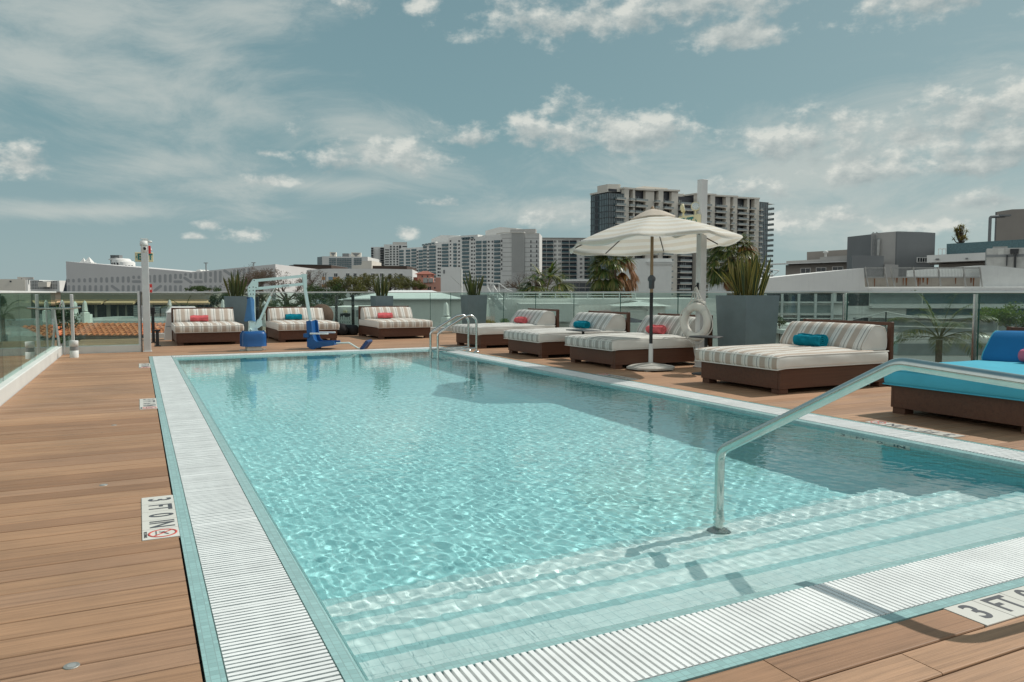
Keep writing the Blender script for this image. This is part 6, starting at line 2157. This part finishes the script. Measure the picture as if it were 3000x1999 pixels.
# --- white building with glass bands at the right, and the roofs above it
F = Facade(Z5(900, 0)[0], 52, -6)
t = bthing(F, 'banded_building', 'long white building with bands of glass and a sloping parapet beyond the right railing')
wallpoly(t, F, [Z5(-230, 856), Z5(880, 738), Z5(892, 912), Z5(3400, 905)], 16, BWHITE)
wallpoly(t, F, [Z5(1972, 713), Z5(2110, 715), Z5(3400, 850)], 12, WHITEP, 'parapet', 0.4)
for x0, x1, y0_, y1_, m_ in ((-220, 590, 968, 1048, WIN), (-220, 590, 1082, 1150, BALCP), (-220, 590, 1182, 1232, WIN), (630, 700, 962, 1050, WIN), (735, 925, 966, 1085, WIN), (730, 930, 1092, 1165, BWHITE),
                            (935, 1410, 968, 1066, BALCP), (1425, 2352, 960, 1066, BALC), (2365, 3300, 955, 1066, BALC), (1270, 2040, 1116, 1170, BALC), (2060, 3300, 1110, 1165, BALC), (780, 920, 1195, 1230, DARKGL), (930, 2100, 1212, 1330, BALCP), (930, 2100, 1345, 1420, BWHITE), (930, 2100, 1432, 1540, BALCP), (2120, 3300, 1210, 1330, BALCP), (2120, 3300, 1345, 1540, BWHITE)):
    n_ = max(1, round((x1 - x0) / 150))
    lst = [zr(Z5, x0 + (x1 - x0) * k / n_ + 2, y0_, x0 + (x1 - x0) * (k + 1) / n_ - 2, y1_) for k in range(n_)]
    rects(t, F, lst, -0.05, 0.1, m_, 'window' if m_ in (WIN, BALC, DARKGL) else 'panel')
for y_ in (1056, 1165, 1203):
    u0, z0, u1, z1 = F.rect(*zr(Z5, -220, y_ - 10, 720, y_ + 4))
    MB().box(u0, -0.5, z0, u1, -0.003, z1).obj('floor_band', BWHITE, t)
for y_ in (940, 1098, 1190):
    u0, z0, u1, z1 = F.rect(*zr(Z5, 925, y_ - 14, 3400, y_ + 12))
    MB().box(u0, -0.7, z0, u1, -0.06, z1).obj('floor_band', BWHITE, t)
for k in range(5):
    u0, z0, u1, z1 = F.rect(*zr(Z5, -50 + 152 * k, 975, -36 + 152 * k, 1240))
    MB().box(u0, -0.65, z0, u1, -0.51, z1).obj('balcony_post', GREYP, t)
for x, w in ((1170, 8), (1200, 10), (1260, 6), (1285, 14), (1375, 10), (1395, 12), (1415, 8), (1440, 16), (1480, 14), (1745, 7), (1885, 12), (1910, 9), (995, 5), (925, 6)):
    ya = 826 if x > 1100 else 835
    u0, z0, u1, z1 = F.rect(*zr(Z5, x, ya, x + w, ya + random.uniform(45, 84)))
    MB().prism([(u0, z1), (u1, z1), ((u0 * .3 + u1 * .7), z0), ((u0 * .7 + u1 * .3), z0)], 0.36, 0.389, 'y').obj('rust_stain', RUST, t)
u0, z0, u1, z1 = F.rect(*zr(Z5, 900, 824, 1972, 912))
MB().box(u0, 0.39, z0 - 0.3, u1, 2.0, z1).obj('stained_wall', pm('stained_stucco', (0.34, 0.31, 0.27), 0.9, dirt=0.4, vscale=1.0), t)
F2 = Facade(Z5(1400, 0)[0], 51.4, -6)
mf = bthing(F2, 'mesh_screen', 'leaning galvanised mesh screen in panels on the roof edge above the rust stains', 'fence')
for x0, x1 in ((892, 1066), (1128, 1332), (1340, 1558), (1566, 1792), (1798, 1942)):
    a, z0, c, z1 = F2.rect(*zr(Z5, x0, 736, x1, 822))
    q = MB()
    for k in range(18):
        q.box(a + (c - a) * k / 17 - 0.008, 0.0, z0, a + (c - a) * k / 17 + 0.008, 0.012, z1)
    for k in range(9):
        q.box(a, 0.013, z0 + (z1 - z0) * k / 8 - 0.008, c, 0.022, z0 + (z1 - z0) * k / 8 + 0.008)
    q.box(a, -0.02, z1 - 0.05, c, 0.03, z1 + 0.03).box(a, -0.02, z0 - 0.05, c, 0.03, z0 + 0.03)
    q.obj('mesh_panel', METAL, mf)
for x0, x1 in ((888, 918), (1064, 1100), (1126, 1160), (1330, 1362), (1558, 1585), (1790, 1812), (1942, 1965)):
    a, b_ = F2(*Z5(x0, 730)), F2(*Z5(x1, 912))
    MB().tube([(a[0], -0.06, a[1]), (b_[0], -0.06, b_[1])], 0.05, 6).obj('raking_post', METAL, mf)

F = Facade(Z5(470, 0)[0], 112, -26)
t = bthing(F, 'taupe_building', 'low taupe building with three small windows and a pale roof slab')
wallpoly(t, F, [Z5(163, 712), Z5(770, 682)], 18, BTAUPE)
polyp(t, F, [Z5(170, 676), Z5(478, 660), Z5(478, 640), Z5(775, 622), Z5(775, 682), Z5(170, 704)], -0.3, 18.2, BGREY, 'parapet')
polyp(t, F, [Z5(20, 702), Z5(770, 676), Z5(770, 684), Z5(20, 712)], -1.4, -0.31, BWHITE, 'roof_slab')
polyp(t, F, [Z5(334, 668), Z5(334, 580), Z5(728, 556), Z5(728, 645)], 4, 16, BTAUPE, 'upper_storey')
polyp(t, F, [Z5(728.5, 645), Z5(728.5, 556), Z5(780, 558), Z5(780, 645)], 4.2, 16, BMID, 'upper_storey')
rects(t, F, [zr(Z5, 305, 744, 386, 784), zr(Z5, 447, 738, 530, 770), zr(Z5, 597, 731, 685, 757)], -0.06, 0.1, WIN, 'window', True)
for x, ya, yb in ((522, 580, 630), (834, 594, 622)):
    a, b_ = F(*Z5(x, yb)), F(*Z5(x, ya))
    MB().lathe([(0.18, a[1] - 0.6), (0.18, b_[1] - 0.3), (0.36, b_[1] - 0.25), (0.34, b_[1]), (0, b_[1] + 0.1)], 12, (a[0], 1.5, 0)).obj('vent_pipe', WHITEP, t)
F = Facade(Z5(1190, 0)[0], 98, 12)
t = bthing(F, 'grey_block', 'dark grey windowless roof block with a ladder and pipe on its left face')
wallpoly(t, F, [Z5(1190, 402), Z5(1410, 408), Z5(1538, 416)], 10, BMID)
FL = Facade(Z5(1190, 0)[0], 98, -34)
o_ = MB()
P_ = [FL(*Z5(950, 421)), FL(*Z5(1189.5, 402))]
# left face is the side of the same block, drawn in its own plane
tl = bthing(FL, 'grey_block', 'dark grey angled roof wall left of the grey block, with ladder and flue')
MB().prism([(P_[0][0], GZ), P_[0], P_[1], (P_[1][0], GZ)], 0.0, 6.0, 'y').obj('wall', BGREY, tl)
ld = MB()
for x in (968, 1000):
    a, b_ = FL(*Z5(x, 412)), FL(*Z5(x, 625))
    ld.tube([(a[0], -0.35, b_[1]), (a[0], -0.35, a[1]), (a[0], 0.5, a[1])], 0.045, 6)
for k in range(16):
    a, b_ = FL(*Z5(968, 440 + 12 * k)), FL(*Z5(1000, 440 + 12 * k))
    ld.tube([(a[0], -0.35, a[1]), (b_[0], -0.35, a[1])], 0.03, 5)
ld.obj('ladder', BMID, tl)
a, b_ = FL(*Z5(1020, 480)), FL(*Z5(1020, 625))
MB().tube(bend([(a[0], -0.3, b_[1]), (a[0], -0.3, a[1]), (a[0] + 0.1, 0.3, a[1])], 0.2), 0.22, 10).obj('flue', METAL, tl)
rects(t, F, [zr(Z5, 1370, 646, 1412, 684), zr(Z5, 1418, 646, 1455, 684)], -0.06, 0.1, WIN, 'window', True)
F = Facade(Z5(900, 0)[0], 92, -22)
t = bthing(F, 'grey_wing', 'lower slate grey wall in front of the grey block')
wallpoly(t, F, [Z5(772, 622), Z5(1066, 628)], 10, BMID)
wallpoly(t, F, [Z5(1067, 722), Z5(1066, 706), Z5(1190, 712), Z5(1191, 722)], 6, BGREY, 'parapet', -1.0)
F = Facade(Z5(1800, 0)[0], 88, -31)
t = bthing(F, 'canopy_building', 'white roof canopy below a turquoise tiled roof band')
polyp(t, F, [Z5(1460, 622), Z5(2010, 596), Z5(2600, 570), Z5(2600, 640), Z5(2010, 668), Z5(1460, 690)], 0, 9, BWHITE, 'canopy')
wallpoly(t, F, [Z5(1560, 694), Z5(2600, 655)], 12, BTAUPE, 'wall', 3.0)
polyp(t, F, [Z5(1632, 500), Z5(2352, 456), Z5(2700, 436), Z5(2700, 560), Z5(2352, 572), Z5(1632, 608)], 4, 12, TURQT, 'tiled_band')
for x in (1556, 1592, 1626):
    a, b_ = F(*Z5(x, 548)), F(*Z5(x, 614))
    MB().box(a[0] - 0.05, 3.6, b_[1], a[0] + 0.05, 3.7, a[1]).obj('rail_post', WHITEP, t)
a, z0, c, z1 = F.rect(*zr(Z5, 1556, 546, 1628, 552))
MB().box(a, 3.55, z0, c, 3.72, z1).obj('hand_rail', WHITEP, t)
rects(t, F, [zr(Z5, 1540, 652, 1572, 664), zr(Z5, 1815, 646, 1838, 656)], -0.2, 0.0, BMID, 'downlight')
F = Facade(Z5(2300, 0)[0], 128, -34)
t = bthing(F, 'plant_room', 'large plain taupe plant room at the right edge of the skyline')
wallpoly(t, F, [Z5(2103, 222), Z5(2240, 200), Z5(2700, 186)], 22, BTAUPE)
wallpoly(t, F, [Z5(2088, 222), Z5(2102.5, 222)], 22, BMID, 'end_strip', 0.3)
F = Facade(Z5(2015, 0)[0], 118)
t = thing('street_lamp', 'grey lamp mast with a curved arm beside the plant room', 'lamp', F.loc, F.rz)
_, zt_ = F(*Z5(2015, 270))
_, zb_ = F(*Z5(2015, 480))
MB().tube(bend([(0, 0, zb_ - 6), (0, 0, zt_), (2.2, 0, zt_ + 0.15)], 0.25), 0.22, 8).obj('mast', BMID, t)
MB().box(1.3, -0.3, zt_ + 0.1, 3.0, 0.3, zt_ + 0.35).obj('lamp_head', BMID, t)
F = Facade(Z5(2180, 0)[0], 64, -31)
t = bthing(F, 'cooling_unit', 'large stainless rooftop cooling unit with a black actuator above the white parapet', 'roof machine')
a, z0, c, z1 = F.rect(*zr(Z5, 2006, 560, 2700, 722))
MB().bbox(a, 0, z0 - 1.5, c, 5, z1, 0.05).obj('casing', METAL, t)
rects(t, F, [zr(Z5, 2070, 538, 2205, 556)], 1, 4, METAL, 'lid')
rects(t, F, [zr(Z5, 2115, 562, 2164, 618)], -0.06, 0.0, pm('hatch_metal', (0.42, 0.42, 0.40), 0.4, 0.5), 'hatch')
rects(t, F, [zr(Z5, 2004, 618, 2700, 627)], -0.07, 0.0, BMID, 'seam')
rects(t, F, [zr(Z5, 2225, 566, 2300, 606), zr(Z5, 2262, 606, 2276, 740), zr(Z5, 2190, 620, 2196, 720)], -0.5, 0.0, BLACK, 'actuator')
F = Facade(Z4(1850, 0)[0], 95)
t = bthing(F, 'roof_truss', 'thin white steel roof truss at the foot of the apartment tower', 'truss')
q = MB()
tp = [F(*Z4(x, y_)) for x, y_ in ((1725, 888), (1800, 890), (1880, 905), (1985, 920))]
bt = [F(*Z4(x, y_)) for x, y_ in ((1725, 965), (1800, 962), (1880, 962), (1930, 965))]
for P_ in (tp, bt):
    for a, b_ in zip(P_[:-1], P_[1:]):
        q.tube([(a[0], 0, a[1]), (b_[0], 0, b_[1])], 0.06, 5)
for a, b_ in zip(tp, bt):
    q.tube([(a[0], 0, a[1]), (b_[0], 0, b_[1])], 0.05, 5)
for a, b_ in zip(tp[:-1], bt[1:]):
    q.tube([(a[0], 0, a[1]), (b_[0], 0, b_[1])], 0.04, 5)
    q.tube([(b_[0], 0, b_[1]), (a[0] + 1.0, 3, a[1])], 0.04, 5)
q.obj('truss_frame', WHITEP, t)
MB().box(bt[0][0], -0.3, GZ, bt[0][0] + 0.3, 0.0, bt[0][1]).box(bt[2][0], -0.3, GZ, bt[2][0] + 0.3, 0.0, bt[2][1]).obj('support_posts', WHITEP, t)

# string line on poles over the lower terrace
F = Facade(Z5(1090, 0)[0], 17)
t = bthing(F, 'line_pole', 'dark pole with a string of lights behind the large daybed', 'pole')
_, zt_ = F(*Z5(1090, 1140))
MB().bbox(-0.05, -0.05, -3, 0.05, 0.05, zt_ - 0.35, 0.004).obj('pole', BLACK, t)
MB().tube([(0, 0, zt_ - 0.36), (0, 0, zt_)], 0.016, 8).obj('tip', BLACK, t)
q = MB()
for xa, ya in ((200, 1245), (1940, 1185)):
    a = F(*Z5(xa, ya))
    q.tube([(a[0] * s, 0, zt_ + (a[1] - zt_) * s - 0.10 * math.sin(PI * s)) for s in [k / 12 for k in range(13)]], 0.008, 5)
q.obj('cable', WHITEP, t)
for y_ in (1275, 1385):
    a, b_ = F(*Z5(1120, y_)), F(*Z5(1950, y_ + 25))
    MB().tube([(a[0], 0.2, a[1]), (b_[0], 0.2, b_[1])], 0.012, 6).obj('wire', WHITEP, t)

# ------------------------------------------------------------------ trees and plants
LEAFG = leaf_mat('dark_green_leaf', [(0.018, 0.035, 0.014), (0.03, 0.055, 0.02), (0.045, 0.075, 0.028), (0.07, 0.10, 0.035)])
LEAFO = leaf_mat('olive_leaf', [(0.06, 0.062, 0.022), (0.09, 0.088, 0.03), (0.13, 0.12, 0.042), (0.05, 0.056, 0.022)])
LEAFY = leaf_mat('bright_green_leaf', [(0.07, 0.12, 0.025), (0.12, 0.17, 0.035), (0.17, 0.21, 0.05), (0.05, 0.09, 0.02)])
LEAFP = leaf_mat('palm_leaf', [(0.03, 0.055, 0.016), (0.055, 0.085, 0.024), (0.09, 0.115, 0.035), (0.15, 0.15, 0.05), (0.19, 0.15, 0.07)], 0.35)
LEAFD = leaf_mat('dead_palm_leaf', [(0.22, 0.11, 0.055), (0.28, 0.13, 0.06), (0.16, 0.09, 0.05), (0.30, 0.17, 0.09)], 0.7)
PLUM = leaf_mat('mauve_twig_bud', [(0.12, 0.085, 0.08), (0.15, 0.10, 0.095), (0.09, 0.07, 0.06)], 0.8)


def grow(mb, tips, p, d, L, r, lev, R, spread=0.55, up=0.25, n=5):
    """recursive limbs"""
    pts = [Vector(p)]
    rs = [r]
    q = Vector(p)
    dd = Vector(d).normalized()
    for k in range(4):
        dd = (dd + Vector((R.uniform(-1, 1), R.uniform(-1, 1), R.uniform(-0.5, 0.8))) * 0.16 + Vector((0, 0, up * 0.12))).normalized()
        q = q + dd * L / 4
        pts.append(q.copy())
        rs.append(r * (1 - 0.11 * (k + 1)))
    mb.tube(pts, rs, n if lev > 1 else 3, cap=False)
    if lev == 0:
        tips.append((pts[-1], dd))
        return
    for k in range(R.choice((2, 3, 3))):
        a = R.uniform(0, 2 * PI)
        o = dd.orthogonal().normalized()
        o = Matrix.Rotation(a, 3, dd) @ o
        nd_ = (dd + o * R.uniform(spread * 0.6, spread * 1.4) + Vector((0, 0, up * 0.3))).normalized()
        i = R.choice((2, 3, 4, 4))
        grow(mb, tips, pts[i], nd_, L * R.uniform(0.62, 0.86), rs[i] * 0.74, lev - 1, R, spread, up, n)
    if lev <= 2:
        tips.append((pts[-1], dd))


def leaves(mb, c, rad, n, size, R):
    for _ in range(n):
        while True:
            v = Vector((R.uniform(-1, 1), R.uniform(-1, 1), R.uniform(-1, 1)))
            if v.length < 1: break
        p = Vector(c) + Vector((v.x * rad[0], v.y * rad[1], v.z * rad[2]))
        a = Vector((R.uniform(-1, 1), R.uniform(-1, 1), R.uniform(-0.4, 1))).normalized()
        b_ = a.orthogonal().normalized()
        b_ = Matrix.Rotation(R.uniform(0, 6.28), 3, a) @ b_
        c_ = a.cross(b_)
        s = size * R.uniform(0.6, 1.3)
        mb.add([p - b_ * s, p + c_ * s * 0.45, p + b_ * s, p - c_ * s * 0.45], [(0, 1, 2, 3)])


def tree(label, Z, x, y, d, width, height, lev, seed, leafm=None, nleaf=0, lsize=0.08, lrad=0.3, trunk_r=0.12, bare=BARK, group=None, spread=0.55, up=0.25, name='tree', cat='tree', tr=None):
    """x, y: zoom pixel of the crown's middle"""
    F = Facade(Z(x, y)[0], d)
    _, zc = F(*Z(x, y))
    R = random.Random(seed)
    t = thing(name, label, cat, (F.loc.x, F.loc.y, GZ), 0, group)
    zb = zc - height / 2 - GZ
    w = MB()
    tips = []
    w.tube([(0, 0, 0), (0.1, 0.05, zb * 0.5), (0, 0, zb)], [trunk_r * 1.5, trunk_r * 1.15, trunk_r], 8)
    L = height * 0.42
    n0 = len(w.v)
    for k in range(4):
        a = k * PI / 2 + R.uniform(-0.5, 0.5)
        grow(w, tips, (0, 0, zb - 0.1), (math.cos(a) * 0.8, math.sin(a) * 0.8, R.uniform(0.55, 1.0)), L, trunk_r * 0.66, lev, R, spread, up)
    # fit the crown to its measured width and height
    q = np.array(w.v[n0:])
    hx = max(1e-3, np.percentile(np.abs(q[:, :2]), 97))
    z0, z1 = zb - 0.1, np.percentile(q[:, 2], 99.5)
    kx, kz = width / 2 / hx, height / (z1 - z0)
    fit = lambda p: (p[0] * kx, p[1] * kx, z0 + (p[2] - z0) * kz)
    w.v[n0:] = [fit(p) for p in w.v[n0:]]
    tips = [(Vector(fit(p)), d_) for p, d_ in tips]
    w.obj('trunk', bare, t)
    if leafm is not None:
        lf = MB()
        per = max(1, nleaf // max(1, len(tips)))
        for p, _d in tips:
            if R.random() < 0.92:
                k = R.uniform(0.6, 1.3)
                leaves(lf, p, (lrad * k, lrad * k, lrad * k * 0.75), int(per * R.uniform(0.4, 1.7)), lsize, R)
        lf.obj('crown', leafm, t)
    return t


tree('large leafless tree with dark twigs behind the pool lift', Z2, 570, 620, 48, 5.4, 2.6, 5, 21, PLUM, 9000, 0.035, 0.22, 0.26)
tree('leafless mauve tree at the left of the pool lift', Z2, 320, 580, 60, 3.4, 2.3, 5, 25, PLUM, 8000, 0.04, 0.26, 0.22)
tree('leafless spreading tree in front of the hotel wing', Z3, 1140, 545, 92, 8.0, 3.4, 5, 22, PLUM, 2500, 0.05, 0.30, 0.50, spread=0.6, up=0.1)
tree('wide olive green tree behind the third planter', Z2, 1500, 580, 62, 4.6, 1.7, 4, 23, LEAFO, 8000, 0.06, 0.26, 0.13)
tree('olive green tree right of the third planter', Z2, 1720, 605, 66, 2.6, 1.2, 4, 27, LEAFO, 4000, 0.06, 0.24, 0.10)
tree('olive green tree below the panelled building', Z2, 1150, 615, 56, 3.6, 1.6, 4, 24, LEAFO, 8000, 0.055, 0.26, 0.12)
tree('dense dark green tree behind the drop arm of the pool lift', Z2, 960, 720, 42, 2.4, 1.7, 4, 26, LEAFG, 7000, 0.05, 0.24, 0.10)
tree('dark green tree behind the second daybed', Z2, 700, 760, 36, 2.2, 1.3, 4, 28, LEAFG, 4000, 0.045, 0.22, 0.09)
tree('dark green tree beside the first planter', Z1, 2035, 730, 46, 1.1, 1.2, 4, 29, LEAFG, 4000, 0.045, 0.17, 0.07)
tree('low dark green tree top over the awning building', Z1, 1860, 622, 112, 4.2, 1.0, 4, 30, LEAFG, 4000, 0.09, 0.25, 0.12)
tree('dark green tree in the far left behind the green glass', Z1, 90, 960, 24, 2.5, 1.5, 4, 31, LEAFG, 9000, 0.045, 0.24, 0.08)
tree('dark bushy tree behind the middle of the green glass', Z1, 350, 900, 30, 2.6, 1.4, 4, 32, LEAFG, 8000, 0.05, 0.26, 0.08)
tree('dark green tree at the foot of the tiled roof', Z1, 260, 1120, 20, 1.5, 0.55, 4, 33, LEAFG, 5000, 0.04, 0.16, 0.06)
tree('bright yellow green bush tree at the right edge behind the turquoise daybed', Z5, 2260, 1175, 19, 1.35, 0.62, 4, 34, LEAFY, 7000, 0.03, 0.13, 0.03)
tree('small leafy tree on the terrace wall behind the large daybed', Z5, 112, 1205, 25, 0.45, 0.28, 2, 35, LEAFG, 500, 0.03, 0.09, 0.015)
tree('low shrub along the glass behind the corner planter', Z3, 780, 912, 24, 0.8, 0.25, 3, 36, LEAFY, 2500, 0.02, 0.09, 0.02, name='shrub', cat='shrub')


def blade(mb, p, d, L, w, droop, R, seg=4):
    d = Vector(d).normalized()
    side = d.cross(Vector((0, 0, 1)))
    side = side.normalized() if side.length > 1e-3 else Vector((1, 0, 0))
    q = Vector(p)
    A, B = [], []
    for k in range(seg + 1):
        s = k / seg
        ww = w * (1 - s) ** 0.6 * (0.5 + min(1, s * 3) * 0.5)
        A.append(q - side * ww)
        B.append(q + side * ww)
        d = (d + Vector((0, 0, -droop / seg))).normalized()
        q = q + d * L / seg
    mb.grid([A, B], 0, True)


def fan_palm(label, Z, x, y, d, crown, seed, skirt=1.0, dead_side=None, group=None, nfr=34):
    F = Facade(Z(x, y)[0], d)
    _, zc = F(*Z(x, y))
    R = random.Random(seed)
    t = thing('fan_palm', label, 'palm tree', (F.loc.x, F.loc.y, GZ), 0, group)
    H = zc - GZ
    tk = MB()
    tk.tube([(0.15, 0, 0), (0.1, 0.05, H * 0.5), (0, 0, H)], [0.22 * crown, 0.15 * crown, 0.12 * crown], 10)
    tk.obj('trunk', PALMB, t)
    g_, dd_ = MB(), MB()
    for k in range(nfr):
        az = 2.399 * k + R.uniform(-0.3, 0.3)
        elv = 1.25 - 2.2 * (k / nfr) + R.uniform(-0.15, 0.15)
        pet = crown * R.uniform(0.45, 0.62)
        D = Vector((math.cos(az) * math.cos(elv), math.sin(az) * math.cos(elv), math.sin(elv)))
        dead = elv < -0.75 and R.random() < skirt or (dead_side is not None and R.random() < 0.85 and elv < 0.75 and D.x * dead_side[0] + D.y * dead_side[1] > 0.30)
        mb = dd_ if dead else g_
        hub = D * pet + Vector((0, 0, -0.12 * crown * (1 - math.sin(elv))))
        blade(mb, (0, 0, 0), D, hub.length, 0.022 * crown, 0.1, R, 2)
        fwd = (D + Vector((0, 0, -0.35))).normalized()
        sd_ = fwd.cross(Vector((0, 0, 1)))
        sd_ = sd_.normalized() if sd_.length > 0.05 else Vector((1, 0, 0))
        nb = 18
        for j in range(nb):
            a = (j / (nb - 1) - 0.5) * 2.6
            v = (fwd * math.cos(a) + sd_ * math.sin(a)).normalized()
            blade(mb, hub, v + Vector((0, 0, 0.12)), crown * R.uniform(0.42, 0.58), 0.034 * crown, (1.3 if not dead else 2.6) * R.uniform(0.7, 1.2), R, 4)
    g_.obj('crown', LEAFP, t, (0, 0, H))
    if dd_.f:
        dd_.obj('dead_fronds', LEAFD, t, (0, 0, H))
    return t


rside = (math.cos(YAW), -math.sin(YAW))
fan_palm('fan palm with orange dead fronds on its right side, left of the parasol pole', Z3, 1865, 440, 42, 1.75, 41, 0.9, rside, None, 62)
fan_palm('fan palm with brown drooping fronds behind the big planter', Z4, 1540, 790, 34, 1.5, 42, 1.0, rside, None, 56)
fan_palm('lower green fan palm seen through the glass between two striped daybeds', Z3, 1255, 670, 36, 1.75, 43, 0.5, None, None, 40)


def feather_palm(label, Z, x, y, d, crown, seed, nfr=15, lm=LEAFP, droop=0.9):
    F = Facade(Z(x, y)[0], d)
    _, zc = F(*Z(x, y))
    R = random.Random(seed)
    t = thing('feather_palm', label, 'palm tree', (F.loc.x, F.loc.y, GZ), 0)
    H = zc - GZ
    MB().tube([(0.1, 0, 0), (0.05, 0.05, H * 0.5), (0, 0, H)], [0.12, 0.09, 0.07], 9).obj('trunk', PALMB, t)
    g_, st_ = MB(), MB()
    for k in range(nfr):
        az = 2.399 * k + R.uniform(-0.2, 0.2)
        elv = 1.3 - 1.25 * (k / nfr) + R.uniform(-0.1, 0.1)
        D = Vector((math.cos(az) * math.cos(elv), math.sin(az) * math.cos(elv), math.sin(elv)))
        q = Vector((0, 0, 0))
        pts = [q.copy()]
        dirs = [D.copy()]
        for j in range(16):
            D = (D + Vector((0, 0, -droop / 13 * (0.4 + j / 10)))).normalized()
            q = q + D * crown / 16
            pts.append(q.copy())
            dirs.append(D.copy())
        st_.tube(pts, [0.014 * (1 - 0.85 * i / 16) for i in range(17)], 4, cap=False)
        for j in range(3, 17):
            for h in (0, 0.5):
                p = pts[j] + (pts[min(16, j + 1)] - pts[j]) * h
                sd_ = dirs[j].cross(Vector((0, 0, 1)))
                sd_ = sd_.normalized() if sd_.length > 0.05 else Vector((1, 0, 0))
                for s in (-1, 1):
                    blade(g_, p, sd_ * s + dirs[j] * 0.75 + Vector((0, 0, 0.22 + R.uniform(-0.12, 0.12))), crown * 0.30 * math.sin(PI * (0.12 + 0.83 * j / 17)) ** 0.7, 0.011 * crown, 1.0, R, 3)
    g_.obj('fronds', lm, t, (0, 0, H))
    st_.obj('frond_stems', pm('frond_stem', (0.12, 0.13, 0.05), 0.6), t, (0, 0, H))


feather_palm('feathery palm below the right railing between the large and turquoise daybeds', Z5, 1590, 1390, 17.5, 1.25, 51, 17)
feather_palm('dark feathery palm behind the green glass at the far left', Z1, 110, 900, 22, 1.15, 52, 16, LEAFG, 1.1)
feather_palm('pale feathery palm fronds behind the vent hood', Z1, 1690, 850, 28, 0.9, 53, 9, LEAFO, 1.0)
feather_palm('dark leafy palm behind the pool lift motor', Z2, 345, 800, 24, 0.9, 54, 14, LEAFG, 1.2)
# spiky screw pine on the far roof
F = Facade(Z5(1750, 0)[0], 93)
_, zc = F(*Z5(1750, 495))
t = thing('screw_pine', 'golden spiky screw pine on the roof beside the lamp mast', 'tree', (F.loc.x, F.loc.y, zc - 0.25), 0)
R = random.Random(61)
w_, f_ = MB(), MB()
for k in range(30):
    a, b_ = R.uniform(0, 6.28), R.uniform(0.0, 1.0)
    h_ = 0.55 + 1.5 * R.random() ** 1.2
    rr = (1 - (h_ - 0.4) / 2.2) * 1.5 * R.uniform(0.2, 1.0)
    tip = Vector((rr * math.cos(a), rr * math.sin(a), h_))
    w_.tube([(0, 0, 0), tip * 0.6 + Vector((0, 0, -0.2)), tip], [0.12, 0.06, 0.04], 5, cap=False)
    for j in range(26):
        v = Vector((R.uniform(-1, 1), R.uniform(-1, 1), R.uniform(-0.35, 1.0))).normalized()
        blade(f_, tip, v, R.uniform(0.35, 0.62), 0.045, 0.7, R, 3)
w_.obj('trunk', BARK, t)
f_.obj('crown', leaf_mat('golden_leaf', [(0.16, 0.13, 0.03), (0.22, 0.17, 0.045), (0.10, 0.10, 0.03), (0.26, 0.19, 0.06)]), t)
